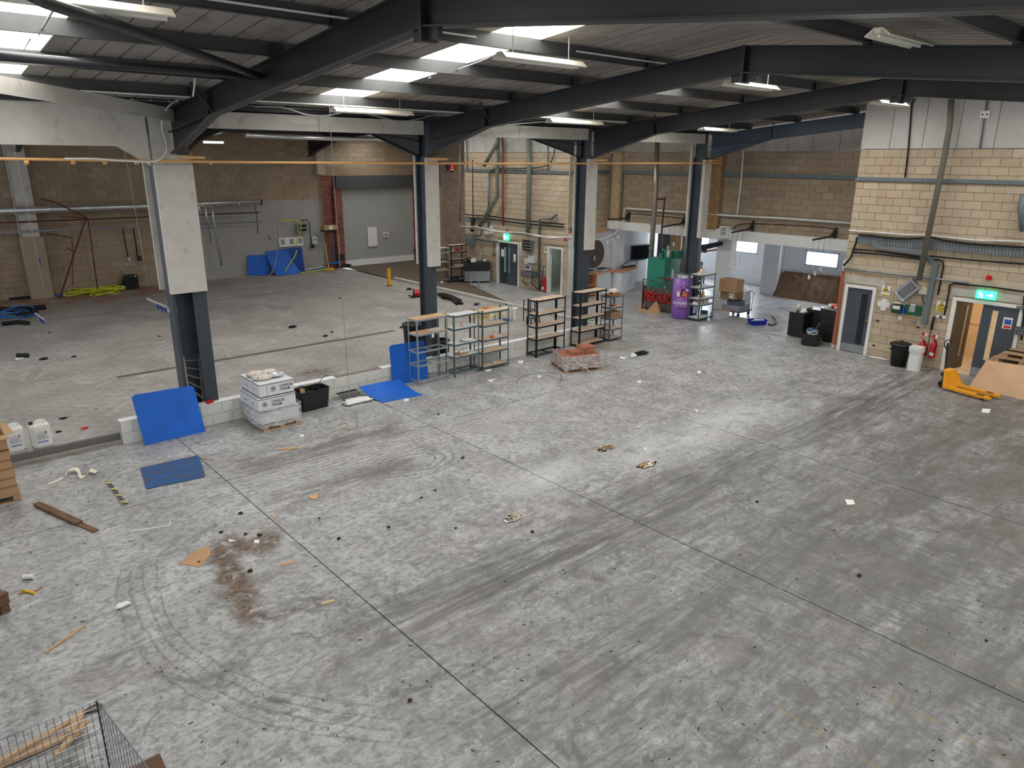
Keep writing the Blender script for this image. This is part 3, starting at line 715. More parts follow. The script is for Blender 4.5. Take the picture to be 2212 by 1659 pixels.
    # ceiling sheets, 1 m wide, trapezoidal
RY = {YA: (-2.3, 15.75), YB: (15.75, 34.4)}
prof = [(0, 0), (.29, 0), (.3, -.03), (.324, -.03), (.333, 0)]
ce = sroot('ceiling')
MB().b2((-6.3, YA-.3, 7.52), (24.4, YA+.3, 7.56)).put('ridge_flashing', ROOFM, ce)
MB().b2((-6.3, YB-.3, 7.52), (24.4, YB+.3, 7.56)).put('ridge_flashing', ROOFM, ce)
for apex in (YA, YB):
    for s in (-1, 1):
        ye = RY[apex][0 if s < 0 else 1]; base = None
        z0, z1 = RTP+.21, RTP+.21-.1*abs(ye-apex)
        for k in range(31):
            x = -6.68+k*.992
            xc = x+.5
            sky = any(abs(xc-q) < .52 for q in (1.42, 7.42, 13.37, 19.32)) and not (apex == YB and s > 0 and xc < 15)
            if base is None:
                mb = MB(); pts = prof[:-1]+[(p+.333, q) for p, q in prof[:-1]]+[(p+.666, q) for p, q in prof[:-1]]+[(1, 0)]
                for (p, q), (p2, q2) in zip(pts, pts[1:]):
                    mb.add([(p, apex, z0-q), (p2, apex, z0-q2), (p2, ye, z1-q2), (p, ye, z1-q)], [(0, 1, 2, 3)])
                base = mb.put('roof_sheet', ROOFM, ce); base.location.x = x; first = base; continue
            if sky:
                ya = apex+s*.9; yb = ye-s*1.0 if abs(ye-apex) > 8 else ye; za, zb = z0-.09, z0-.1*abs(yb-apex)
                pass
                # curb, pane
                for p, q in ((apex, ya), (yb, ye)):
                    MB().add([(x, p, z0-.1*abs(p-apex)), (x+1, p, z0-.1*abs(p-apex)), (x+1, q, z0-.1*abs(q-apex)), (x, q, z0-.1*abs(q-apex))], [(0, 1, 2, 3)]).put('roof_sheet', ROOFM, ce)
                MB().add([(x+.02, ya, za+.12), (x+.98, ya, za+.12), (x+.98, yb, zb+.12), (x+.02, yb, zb+.12)], [(0, 3, 2, 1) if s > 0 else (0, 1, 2, 3)]).put('skylight_panel', SKYE, ce)
                cb = MB()
                for xx in (x, x+.98): cb.plate([(xx, ya, za-.0), (xx, yb, zb-.0), (xx, yb, zb+.13), (xx, ya, za+.13)], (.015, 0, 0))
                cb.put('skylight_kerb', mat('kerb_cream', rgb(224, 214, 196), .6), ce)
            else:
                c_ = base.copy(); COL.objects.link(c_); c_.location.x = x
struct(MB().b2((-6.3, 15.5, 6.5), (24.4, 16.3, 6.6)).put('ceiling_valley', STEEL))
# ------------------------------------------------------------------ light fittings, pipes and cables overhead
def lamp(x0, x1, y, z, label):
    t = thing('strip_light', label, 'lamp', ((x0+x1)/2, y, z)); xm = (x0+x1)/2
    r = MB(); r.plate([(x0, y-.15, z-.05), (x0, y-.05, z+.03), (x0, y+.05, z+.03), (x0, y+.15, z-.05), (x0, y+.14, z-.065), (x0, y+.045, z+.012), (x0, y-.045, z+.012), (x0, y-.14, z-.065)], (x1-x0, 0, 0))
    r.put('reflector', CREAM, t)
    MB().b2((x0, y-.035, z-.03), (x1, y+.035, z+.012)).put('batten', CREAM, t)
    MB().tube([(x0+.05, y, z-.055), (x1-.05, y, z-.055)], .018, 8).put('tube', WPLAS, t)
    for q in (x0+.25, x1-.25): MB().tube([(q, y, z+.03), (q, y, z+.4)], .008, 5).put('hanger', GALV, t)
for a in ((7.0, 8.6, 8.3, 6.98, 'cream strip light right of the nearest big skylight'), (7.3, 9.1, 13.7, 6.52, 'strip light low over the fascia, left of the second column'),
          (13.05, 14.9, 13.6, 6.52, 'strip light between the second and third columns'), (12.4, 14.0, 8.2, 6.98, 'cream strip light under the apex of the second frame'),
          (1.3, 2.75, 8.45, 7.0, 'cream strip light in the upper left corner'), (9.3, 10.6, 4.2, 7.06, 'cream strip light at the upper right under the nearest frame'),
          (19.4, 21.1, 13.6, 6.52, 'strip light near the farthest column'), (18.6, 20.2, 8.2, 6.98, 'strip light under the far gable apex, above the white cladding')):
    lamp(*a)
# conduit runs on purlins
for y, x0, x1, lab in ((8.75, -1, 6.9, 'thin white conduit along the purlin at the upper left'), (8.75, 8.9, 13.5, 'thin white conduit behind the strip light by the skylight'), (14.05, 3, 16.4, 'thin white conduit along the lowest hall purlin')):
    z = zr(y)+.41+.1 if y < 14 else zr(y)+.42
    tag(fix(MB().tube([(x0, y-.07, z), (x1, y-.07, z)], .014, 6).put('conduit', WPLAS), (x0, y, z)), lab, 'pipe')
# ochre pipe on the column heads
pz = 5.52
t = thing('ochre_pipe', 'long straight ochre pipe running past the heads of the four columns', 'pipe', (9, 15.35, pz))
a_, b_ = at(-40, 342.5, 'y', 15.3), at(1558, 352.5, 'y', 15.3)
MB().tube([a_, at(560, 351, 'y', 15.3), at(1060, 353.5, 'y', 15.3), b_], .024, 8).put('pipe', ORPIPE, t)
for px in (57, 158, 227, 295, 455, 1005): q = at(px, 351, 'y', 15.3); MB().tube([q+Vector((-.03, 0, 0)), q+Vector((.03, 0, 0))], .036, 8).put('coupling', ORPIPE, t)
for x in (4.98, 10.9, 16.85, 22.7):
    MB().b2((x-.12, 15.3, 5.56), (x+.32, 15.42, 5.61)).put('bracket', ORPIPE, t)
    MB().tube([(x+.1, 15.38, 5.6), (x+.1, 15.4, 5.68)], .012, 5).put('clip', ORPIPE, t)
# loose white cables
def cable(name, pts, r, mt, label, cat='cable', n=6):
    pts = curve(pts, 7); o = MB().tube(pts, r, n).put(name, mt, smooth=True); return tag(fix(o, pts[0]), label, cat)
cable('hanging_cable', [at(375, 0, 'x', 3.9), at(260, 62, 'x', 4.0), at(310, 88, 'x', 4.1), at(375, 107, 'x', 4.2), at(410, 130, 'x', 4.3), at(421, 165, 'x', 4.35), at(417, 208, 'x', 4.35)][1:], .014, WPLAS, 'loose white cable end hanging at the upper left')
cable('hanging_cable', [at(385, 215, 'y', 15.0), at(362, 232, 'y', 15.0), at(351, 255, 'y', 15.2), at(350, 280, 'y', 15.4), at(358, 305, 'y', 15.4), at(358, 330, 'y', 15.35), at(335, 348, 'y', 15.25), at(280, 348, 'y', 15.2), at(200, 343, 'y', 15.2), at(140, 343, 'y', 15.2)], .017, WPLAS, 'white cable looping down over the nearest column casing')
cable('sagging_cable', [at(550, 230, 'y', 15.1), at(610, 232, 'y', 15.1), at(660, 247, 'y', 15.1), at(705, 250, 'y', 15.1), at(760, 240, 'y', 15.1), at(810, 250, 'y', 15.1), at(860, 261, 'y', 15.1), at(905, 257, 'y', 15.1), at(940, 248, 'y', 15.1), at(985, 250, 'y', 15.1)], .016, GALV, 'wavy grey cable sagging below the strip light, left of the second column')
cable('sagging_cable', [at(1085, 271, 'y', 15.1), at(1150, 265, 'y', 15.1), at(1215, 262, 'y', 15.1), at(1270, 268, 'y', 15.1), at(1315, 273, 'y', 15.1)], .016, GALV, 'wavy grey cable between the second and third columns')
cable('pull_string', [at(710, 205, 'y', 14.3), at(722, 400, 'y', 14.6), at(745, 720, 'y', 14.9), at(752, 820, 'y', 15.0), at(757, 880, 'y', 14.8)+Vector((0, 0, .0)), at(768, 890, 'z', .02), at(772, 924, 'z', .015)], .007, GALV, 'long thin cord hanging from the roof to the floor by the black tub', 'cord')
for k, (p, q, lab) in enumerate((((18, 380), (60, 595), 'left'), ((42, 380), (100, 650), 'middle'), ((280, 430), (323, 632), 'right'))):
    cable('pull_string', [at(p[0]-18, 286, 'y', 24), at(*q, 'y', 24)], .006, GALV, '%s of three thin pale cords hanging in the brewery bay' % ('leftmost' if lab == 'left' else 'second from the left' if lab == 'middle' else 'rightmost'), 'cord')
cable('hanging_cable', [at(1606, 325, 'x', 24.3), at(1600, 400, 'x', 24.4), at(1592, 464, 'x', 24.45)], .03, WPLAS, 'pale cable hanging down the gable blockwork right of the farthest column')
# wind brace tubes, upper left
j = at(560, 165, 'x', 4.75)
e1 = MB().tube(curve([j, at(300, 70, 'z', 6.85), at(120, 12, 'z', 6.8), at(60, -16, 'z', 6.78)], 5), .055, 12).put('brace_tube', STEEL, smooth=True)
tag(fix(e1, j), 'dark round brace tube reaching to the upper left corner', 'beam')
e1 = MB().tube([j, at(-40, 118, 'z', 6.72)], .055, 12).put('brace_tube', STEEL, smooth=True)
tag(fix(e1, j), 'lower dark round brace tube level with the left skylight', 'beam')
for (p, q, lab) in (((128, 0), (83, 76), 'uppermost left'), ((66, 82), (47, 115), 'second left'), ((985, 152), (1066, 122), 'upper middle'), ((845, 202), (930, 167), 'lower middle')):
    z = 7.02
    cable('tie_rod', [at(*p, 'z', z), at(*q, 'z', z-.02)], .012, GALV, '%s thin metal tie rod crossing between roof purlins by a skylight' % lab, 'rod', 5)

# ------------------------------------------------------------------ shelf units
def shelf_unit(name, label, w, d, h, zs, mt, bm, boards, loc, rz, group=None, extra=None, post=.035):
    t = thing(name, label, 'shelf', (0, 0, 0), group)
    for sx in (0, 1):
        for sy in (0, 1):
            L = MB(); x = sx*w; y = sy*d; a = 1 if sx == 0 else -1; b = 1 if sy == 0 else -1
            L.b2((x, y, 0), (x+a*post, y+b*.004, h)); L.b2((x, y, 0), (x+a*.004, y+b*post, h)); L.put('post', mt, t)
    for i, z in enumerate(zs):
        f = MB()
        f.b2((0, -.002, z-.045), (w, .012, z)); f.b2((0, d-.012, z-.045), (w, d+.002, z)); f.b2((-.002, 0, z-.045), (.012, d, z)); f.b2((w-.012, 0, z-.045), (w+.002, d, z))
        if not boards[i]: f.b2((w*.48, 0, z-.04), (w*.48+.02, d, z-.01))
        f.put('beam', mt, t)
        if boards[i]: MB().b2((.008, .008, z-.008), (w-.008, d-.008, z+.006)).put('shelf_board', bm, t)
    t.location = loc; t.rotation_euler = (0, 0, rz); OFF[t.name] = Vector((0, 0, 0)); return t
WB = mat('white_board', rgb(222, 224, 224), .5, var=.03)
LG = mat('light_grey_metal', rgb(150, 160, 162), .45, .2, .06); DG = mat('dark_grey_metal', rgb(88, 102, 108), .5, .2, .08); BK = mat('black_metal', rgb(26, 27, 30), .45, .1, .08)
s1 = shelf_unit('shelf_unit', 'light grey metal shelf unit with two boards, nearest the blue mats', .98, .4, 1.72, [.12, .52, .88, 1.33, 1.71], LG, mat('mdf_board', rgb(214, 178, 138), .7, var=.05), [0, 0, 0, 1, 1], (9.97, 15.03, 0), .03)
s2 = shelf_unit('shelf_unit', 'grey metal shelf unit with white boards, second from the blue mats', .86, .38, 1.7, [.14, .56, .9, 1.32, 1.67], DG, WB, [0, 1, 1, 1, 1], (11.08, 14.97, 0), .02)
s3 = shelf_unit('shelf_unit', 'grey metal shelf unit with brown boards and an orange pot', .95, .38, 1.68, [.1, .5, .85, 1.25, 1.62], DG, CHIP, [1, 1, 1, 1, 1], (12.08, 15.02, 0), .0)
s4 = shelf_unit('shelf_unit', 'black metal shelf unit with bare bottom frame, behind the tile pallet', 1.2, .4, 1.72, [.1, .55, .92, 1.28, 1.7], BK, CHIP, [0, 1, 1, 1, 1], (14.13, 15.05, 0), .02, post=.05)
s5 = shelf_unit('shelf_unit', 'black metal shelf unit in front of the third column', 1.2, .38, 1.74, [.1, .52, .92, 1.3, 1.72], BK, CHIP, [1, 1, 1, 1, 1], (15.95, 15.05, 0), .02, post=.05)
s6 = shelf_unit('shelf_unit', 'narrow dark grey metal shelf unit holding pizza box and papers', .62, .4, 1.48, [.1, .4, .75, 1.1, 1.46], DG, CHIP, [1, 1, 1, 1, 1], (17.3, 15.02, 0), .0)
s7 = shelf_unit('shelf_unit', 'grey metal shelf unit with white boards right of the purple can', .86, .5, 1.7, [.12, .6, .82, 1.22, 1.68], DG, WB, [1, 1, 1, 1, 1], (22.08, 14.97, 0), .0)
s8 = shelf_unit('shelf_unit', 'black metal shelf unit holding a red helmet, by the brewery corner', .95, .4, 1.68, [.12, .6, .98, 1.35, 1.66], BK, CHIP, [0, 1, 1, 1, 1], (20.68, 28.05, 0), .0)
s9 = shelf_unit('shelf_unit', 'pale grey metal shelf unit left of the far black one', .9, .4, 1.6, [.12, .55, .92, 1.35, 1.58], LG, CHIP, [0, 1, 1, 1, 1], (19.75, 28.1, 0), .0)
def onshelf(mb, name, mt, loc, label, cat, group=None, smooth=False):
    o = mb.put(name, mt, smooth=smooth); o.location = loc; OFF[o.name] = Vector((0, 0, 0)); return tag(o, label, cat, group)
def blobmb(seed, r, **k): v, f = blob(seed, r, **k); return MB().add(v, f)
onshelf(MB().b2((0, 0, 0), (.3, .22, .004)).box((.2, .1, .008), (.3, .2, .004), .5), 'papers', PAPER, (10.5, 15.15, 1.337), 'white papers lying on the light grey shelf unit', 'paper')
onshelf(MB().box((0, 0, 0), (.07, .004, .1)), 'price_tag', PAPER, (10.45, 15.02, 1.25), 'small white tag on the second board of the light grey unit', 'tag')
onshelf(blobmb(3, (.05, .06, .07)), 'piggy_bank', mat('pale_pink', rgb(236, 200, 180), .5), (11.5, 15.15, 1.326), 'small pale pink figure on a white shelf board', 'ornament')
onshelf(blobmb(4, (.2, .12, .04), amp=.5), 'crumpled_cloth', PAPER, (11.6, 15.15, .906), 'crumpled white cloth on the white shelf board', 'cloth')
onshelf(MB().box((0, 0, .02), (.34, .24, .04), .2), 'wooden_tray', CARD, (11.42, 15.12, .566), 'brown wooden tray with rags on the lower white shelf', 'tray')
onshelf(blobmb(5, (.15, .1, .05), amp=.5), 'rag', PAPER, (11.48, 15.12, .607), 'white rags heaped on the wooden tray', 'cloth')
pot = onshelf(MB().lathe([(.035, 0), (.05, .02), (.05, .05), (.03, .065)], n=12), 'orange_pot', mat('orange_plastic', rgb(230, 84, 40), .4), (12.5, 15.12, .857), 'orange pot with a brush handle on the brown shelf', 'pot')
MB().tube([(0, 0, .06), (.1, .02, .2)], .006, 5).put('brush_handle', WOOD, pot)
onshelf(MB().lathe([(.05, 0), (.055, .05), (.02, .07), (.02, .1)], n=10), 'glass_jar', mat('clear_glassy', rgb(196, 200, 200), .1), (12.6, 15.15, .107), 'clear glass jar on the bottom brown shelf', 'jar')
onshelf(MB().box((0, 0, .03), (.52, .36, .06), .1), 'pizza_box', mat('box_brown_red', rgb(150, 98, 62), .8), (17.55, 15.2, 1.467), 'flat brown box on top of the narrow shelf unit', 'box')
onshelf(blobmb(8, (.2, .13, .08), amp=.45), 'plastic_bag', WPLAS, (17.6, 15.2, 1.527), 'crumpled white plastic bag on the flat brown box', 'bag')
onshelf(blobmb(9, (.14, .1, .05), amp=.45), 'plastic_bag', WPLAS, (17.38, 15.32, 1.467), 'small white plastic bag at the left of the narrow shelf top', 'bag')
onshelf(MB().box((0, 0, .09), (.5, .32, .18), .0), 'cardboard_box', CARDD, (17.62, 15.2, .757), 'dark brown box in the middle of the narrow shelf unit', 'box')
onshelf(blobmb(10, (.12, .08, .03), amp=.6), 'tool_heap', mat('rusty_orange', rgb(170, 84, 50), .6), (17.6, 15.2, 1.107), 'orange and dark tools on the narrow shelf unit', 'tool')
for k, (x, z) in enumerate(((22.25, 0), (22.37, 0), (22.49, 0), (22.36, .1))):
    onshelf(MB().b2((-.055, -.05, 0), (.055, .05, .1)), 'beer_mat_stack', mat('pale_cream', rgb(240, 222, 208), .7), (x-.05, 15.15, 1.688+z), 'cream block of stacked coasters, %s' % ('top of the pile', 'left', 'middle', 'right')[(k+1) % 4], 'box', 'cream blocks on the white shelf by the purple can')
onshelf(MB().b2((0, 0, 0), (.3, .2, .1)), 'cream_box', mat('pale_cream', rgb(240, 222, 208), .7), (22.12, 15.1, .607), 'cream box at the left of the fourth white shelf', 'box')
onshelf(MB().b2((0, 0, 0), (.28, .2, .12)), 'cream_box', mat('pale_cream', rgb(240, 222, 208), .7), (22.55, 15.1, .607), 'cream box at the right of the fourth white shelf', 'box')
onshelf(MB().plate([(0, 0, 0), (.12, 0, 0), (.12, .02, .2), (0, .02, .2)], (0, .01, 0)), 'picture_card', mat('card_yellow', rgb(226, 206, 92), .6), (22.5, 15.15, .827), 'yellow card leaning on the middle white shelf', 'card')
onshelf(MB().plate([(0, 0, 0), (.16, 0, 0), (.1, .04, .26), (.02, .04, .2)], (0, .01, 0)), 'picture_card', mat('card_brown', rgb(170, 120, 92), .6), (22.42, 15.22, .827), 'brown picture card standing behind the yellow card', 'card')
onshelf(MB().plate([(0, 0, 0), (.2, 0, 0), (.1, .02, .07)], (0, .1, 0)), 'folded_paper', PAPER, (22.5, 15.15, 1.227), 'folded white paper on the second white shelf', 'paper')
onshelf(MB().b2((0, 0, 0), (.4, .05, .4)), 'poster_board', mat('pale_blue_board', rgb(200, 214, 230), .5), (22.4, 15.42, .2), 'pale blue board standing behind the lower white shelves', 'board')
onshelf(MB().lathe([(.12, 0), (.13, .05), (.1, .1), (.04, .12)], n=12, sy=.8), 'red_helmet', RED, (21.2, 28.25, 1.357), 'red helmet on the far black shelf unit', 'helmet')
onshelf(MB().lathe([(.03, 0), (.03, .1), (.02, .12)], n=8), 'white_bottle', WPLAS, (20.95, 28.25, 1.357), 'small white bottle beside the red helmet', 'bottle')
onshelf(blobmb(12, (.12, .1, .05), amp=.4), 'dark_gloves', BLACK, (19.95, 28.3, 1.587), 'dark gloves on top of the far pale shelf unit', 'gloves')

# ------------------------------------------------------------------ blue mats
def mat_sheet(pts, t, name, mt, label, cat='mat'):
    o = MB().plate(pts, t).put(name, mt); return tag(fix(o, Vector(pts[0])), label, cat)
mat_sheet([(3.42, 15.17, .0), (4.63, 15.19, .0), (4.6, 15.5, .93), (4.54, 15.52, .96), (3.45, 15.50, .99), (3.38, 15.48, .95)], (0, .025, .0), 'blue_mat', BLUE, 'bright blue mat leaning on the low wall by the ladder')
a = [at(303, 1012), at(425, 985), at(430, 987), at(444, 1028), at(440, 1032), at(318, 1057), at(315, 1056)]
mat_sheet([(p.x, p.y, .004) for p in a], (0, 0, .012), 'floor_mat', BLUED, 'scuffed dirty blue mat lying flat on the floor')
mat_sheet([(9.42, 15.38, .0), (10.55, 15.40, .0), (10.5, 15.5, 1.02), (9.5, 15.48, 1.06), (9.42, 15.47, 1.02)], (0, .02, 0), 'blue_mat', BLUE, 'tall blue mat standing behind the light grey shelf unit')
# curled mat
A, B, Cc, D = at(775, 836, 'z', .25), at(862, 818, 'z', .22), at(914, 851, 'z', .03), at(828, 870, 'z', .0)
mb = MB(); n = 10; top = []
for i in range(n+1):
    u = i/n
    for k in range(n+1):
        v = k/n; p = (A*(1-u)+B*u)*(1-v)+(D*(1-u)+Cc*u)*v
        p.z = max(.006, .25*(1-v)**2*(1-.15*u)+.008+.05*math.sin(u*3)*(v)*(1-v)); top.append(p)
f = []
for i in range(n):
    for k in range(n): a0 = i*(n+1)+k; f.append((a0, a0+1, a0+n+2, a0+n+1))
mb.add(top, f); mb.add([p-Vector((0, 0, .006)) for p in top], [q[::-1] for q in f])
o = mb.put('blue_mat', BLUE, smooth=True); tag(fix(o, (D.x, D.y, 0)), 'blue mat on the floor with its back edge curled up the low wall', 'mat')
def bw(px, py, y=34.1): return at(px, py, 'y', y)
mat_sheet([bw(537, 596, 33.9), bw(583, 594, 33.9), bw(578, 550), bw(534, 552)], (0, -.03, 0), 'blue_mat', BLUE, 'leftmost blue mat against the grey back wall')
mb = MB(); P0, P1 = bw(590, 595, 33.7), bw(645, 590, 33.7)
for k in range(6):
    v = k/5; 
    for q, dx in ((P0, 0), (P1, 0)): mb.v.append(Vector((q.x-(.12*v if q is P0 else .28*math.sin(v*1.5)), 33.35+.72*math.sin(v*1.4), .22+1.08*v)))
for k in range(5): mb.f.append((2*k, 2*k+1, 2*k+3, 2*k+2))
mb.add([p+Vector((0, .03, 0)) for p in mb.v[:12]], [(2*k, 2*k+2, 2*k+3, 2*k+1) for k in range(5)])
tag(fix(mb.put('blue_mat', BLUE, smooth=True), (P0.x, 33.7, .2)), 'bowed blue mat slumped against the grey back wall', 'mat')
mat_sheet([(14.75, 33.95, .2), (16.0, 33.95, .2), (16.0, 34.12, 1.38), (14.7, 34.12, 1.32)], (0, -.03, 0), 'blue_mat', mat('deep_blue_foam', rgb(8, 62, 150), .6), 'dark blue mat upright behind the bowed blue mat')

# ------------------------------------------------------------------ ladder
t = thing('ladder', 'grey metal ladder leaning in the hollow of the nearest column', 'ladder', (4.9, 15.75, .2))
lb, lt = [at(440, 868, 'y', 15.72), at(407, 845, 'y', 15.72)], [at(429, 765, 'y', 15.95), at(396, 770, 'y', 15.95)]
LDR = mat('ladder_alu', rgb(138, 136, 130), .4, .5, .1)
for p, q in zip(lb, lt):
    p.z = .2 if p.z < .25 else p.z; MB().tube([p, q], .028, 6).put('stile', LDR, t); MB().tube([q, q+Vector((0, .02, .04))], .032, 8).put('end_cap', BLACK, t)
for k in range(5):
    u = .08+k*.2; p = lb[0].lerp(lt[0], u); q = lb[1].lerp(lt[1], u); MB().tube([p, q], .02, 6).put('rung', LDR, t)
MB().tube([lt[0]+Vector((0, 0, .03)), lt[1]+Vector((0, 0, .03))], .01, 5).put('cross_bar', CHROME, t)

# ------------------------------------------------------------------ pallets
def pallet(label, loc, rz, L=1.2, W=1.0, mt=WOOD, zbase=0.0, group=None, h=.14):
    t = thing('pallet', label, 'pallet', (0, 0, 0), group)
    for k in range(7): MB().box((0, -W/2+.05+k*(W-.1)/6, h-.01), (L, .1, .02)).put('top_board', mt, t)
    for sx in (-1, 0, 1):
        MB().box((sx*(L/2-.06), 0, h-.031), (.1, W, .02)).put('bearer', mt, t)
        for sy in (-1, 0, 1): MB().box((sx*(L/2-.06), sy*(W/2-.05), (h-.041+.018)/2), (.11, .09, h-.041-.018)).put('pallet_block', mt, t)
    for sy in (-1, 0, 1): MB().box((0, sy*(W/2-.05), .009), (L, .1, .018)).put('bottom_board', mt, t)
    t.location = loc; t.rotation_euler = (0, 0, rz); return t
LWOOD = mat('fresh_pallet_wood', rgb(190, 158, 124), .8, var=.15, aniso=(1, 8, 8), bump=.1)
pallet('wooden pallet under the white printed boxes', (5.98, 14.9, 0), .02, .86, 1.06, LWOOD, h=.13)
# white boxes, three layers of four
BOXW = mat('white_carton', rgb(226, 228, 230), .5, var=.03); EDGE = mat('carton_edge_dark', rgb(70, 74, 78), .5); PRINT = mat('print_grey', rgb(70, 72, 78), .6)
WRAP = mat('stretch_film_sheen', rgb(205, 208, 212), .2, .1)
def carton(x0, x1, y0, y1, z0, z1, label, logo=None, rz=0):
    t = thing('carton', label, 'box', ((x0+x1)/2, (y0+y1)/2, z0), 'white printed cartons on the pallet')
    MB().b2((x0, y0, z0+.02), (x1, y1, z1-.022)).put('body', BOXW, t)
    MB().b2((x0-.004, y0-.004, z1-.032), (x1+.004, y1+.004, z1-.02)).put('dark_band', EDGE, t)
    MB().b2((x0-.004, y0-.004, z1-.02), (x1+.004, y1+.004, z1)).put('lid', BOXW, t)
    MB().b2((x0-.002, y0-.002, z0+.0), (x1+.002, y1+.002, z0+.02)).put('base_rim', EDGE, t)
    def front(xc, s):
        zc = (z0+z1)/2+.005
        text('CHARLES', .088*s, (xc+.13, y0-.003, zc+.036*s), (1, 0, 0), (0, 0, 1), PRINT, t, bold=.001, sx=.85)
        text('FARAM', .088*s, (xc+.1, y0-.003, zc-.045*s), (1, 0, 0), (0, 0, 1), PRINT, t, bold=.001, sx=.85)
        for r in (.06, .042): ring(xc-.16, zc, r*s)
        text('W', .05*s, (xc-.16, y0-.003, zc), (1, 0, 0), (0, 0, 1), PRINT, t, 'emblem', bold=.004)
    def ring(xc, zc, r):
        mb = MB(); n = 20
        for q in range(n):
            a = 2*PI*q/n; mb.v += [Vector((xc+math.cos(a)*r, y0-.003, zc+math.sin(a)*r)), Vector((xc+math.cos(a)*(r-.006), y0-.003, zc+math.sin(a)*(r-.006)))]
        mb.f = [(2*q, (2*q+2) % (2*n), (2*q+3) % (2*n), 2*q+1) for q in range(n)]; mb.put('emblem_ring', PRINT, t)
    if logo: front(*logo)
    for k, q in enumerate((.3, .7)):
        yy = y0+(y1-y0)*q; MB().b2((x0-.0035, yy-.04, z0+.12), (x0-.001, yy+.04, z0+.15)).put('print', mat('print_pale', rgb(150, 152, 156), .6), t)
    return t
carton(5.54, 6.02, 14.4, 15.38, .13, .44, 'lowest front white carton on the pallet')
carton(6.03, 6.40, 14.4, 15.38, .13, .44, 'lowest right white carton on the pallet')
carton(5.50, 6.12, 14.36, 15.36, .445, .745, 'middle white carton with the printed name', (5.8, .95))
carton(6.13, 6.34, 14.38, 15.34, .445, .745, 'middle right narrow white carton')
carton(5.56, 5.72, 14.38, 15.38, .75, 1.05, 'top left white carton edge')
carton(5.73, 6.32, 14.38, 15.38, .75, 1.05, 'top white carton with the printed name, under the bags', (6.02, .95))
# hop bags on top
for k, (x, y, rz, s, lab) in enumerate(((5.75, 15.05, .4, 1, 'brown speckled hop bag at the left of the pile'), (5.78, 14.7, -.3, 1.1, 'brown speckled hop bag at the front of the pile'), (6.05, 15.0, .2, .95, 'brown speckled hop bag at the back of the pile'), (6.1, 14.72, .1, .9, 'silvery foil bag at the right of the pile'))):
    v, f = blob(30+k, (.2*s, .15*s, .06), n=14, k=8, amp=.14)
    o = MB().add(v, f).put('hop_bag', mat('foil_bag', rgb(206, 208, 212), .3, .3, .1, 12) if k == 3 else mat('hop_bag_print', rgb(222, 210, 200), .5, 0, .12, 10, .2, 20, wear=(rgb(120, 90, 78), 14, .56)), smooth=True)
    o.location = (x, y, 1.052); o.rotation_euler = (0, 0, rz); tag(o, lab, 'bag')
# stretch film around lower cartons
def film(name, x0, x1, y0, y1, z0, z1, label, seed=1):
    m = bpy.data.materials.get('film')
    if not m:
        m, n, b = newmat('film'); b.inputs['Base Color'].default_value = (.9, .92, .95, 1); b.inputs['Roughness'].default_value = .15
        tc = n.n.new('ShaderNodeTexCoord').outputs['Object']
        a = n.ramp(n.noise(n.mapv(tc, (2, 2, 9)), 2.2, 6, .7, 1.5), .36, .66, .12, .75); n.put(b.inputs['Alpha'], a)
        n.put(b.inputs['Normal'], n.bump(n.noise(tc, 14, 5, .7, 1), .6, .03))
    mb = MB(); rd = random.Random(seed); pts = []
    per = [(x0, y0), ((x0+x1)/2, y0-.01), (x1, y0), (x1+.01, (y0+y1)/2), (x1, y1), ((x0+x1)/2, y1+.01), (x0, y1), (x0-.01, (y0+y1)/2)]
    for z in (z0, (z0+z1)/2, z1):
        for p in per: mb.v.append(Vector((p[0]+rd.uniform(-.012, .012), p[1]+rd.uniform(-.012, .012), z+rd.uniform(-.03, .03))))
    for i in range(2):
        for j in range(8): mb.f.append((i*8+j, i*8+(j+1) % 8, i*8+8+(j+1) % 8, i*8+8+j))
    return tag(fix(mb.put(name, m, smooth=True), (x0, y0, z0)), label, 'film')
film('stretch_film', 5.49, 6.43, 14.34, 15.41, .1, .5, 'clear stretch film round the lowest white cartons', 3)
# black tub
def tub(name, label, loc, w, d, h, mt, rz=0, wall=.02, taper=.88):
    t = thing(name, label, 'tub', (0, 0, 0)); mb = MB()
    o = [(-w/2, -d/2), (w/2, -d/2), (w/2, d/2), (-w/2, d/2)]; b = .06*min(w, d)/.4
    o = [(-w/2+b, -d/2), (w/2-b, -d/2), (w/2, -d/2+b), (w/2, d/2-b), (w/2-b, d/2), (-w/2+b, d/2), (-w/2, d/2-b), (-w/2, -d/2+b)]
    n = 8; s = 1-2*wall/w
    rings = [[(p[0]*taper, p[1]*taper, 0) for p in o], [(p[0], p[1], h) for p in o], [(p[0]*s, p[1]*s, h) for p in o], [(p[0]*taper*s, p[1]*taper*s, .02) for p in o]]
    for r in rings: mb.v += [Vector(p) for p in r]
    for i in range(3):
        for j in range(n): mb.f.append((i*n+j, i*n+(j+1) % n, (i+1)*n+(j+1) % n, (i+1)*n+j))
    mb.f.append(tuple(range(n))[::-1]); mb.f.append(tuple(range(3*n, 4*n)))
    mb.put('body', mt, t)
    rm_ = MB(); 
    for j in range(n): p, q = o[j], o[(j+1) % n]; rm_.tube([(p[0]*1.01, p[1]*1.01, h), (q[0]*1.01, q[1]*1.01, h)], .012, 6)
    rm_.put('rim', mt, t); t.location = loc; t.rotation_euler = (0, 0, rz); return t
tub('black_tub', 'black plastic tub full of scrap cable by the low wall', (7.08, 15.2, 0), .8, .46, .46, BLACK, .05)
o = MB()
rd = random.Random(5)
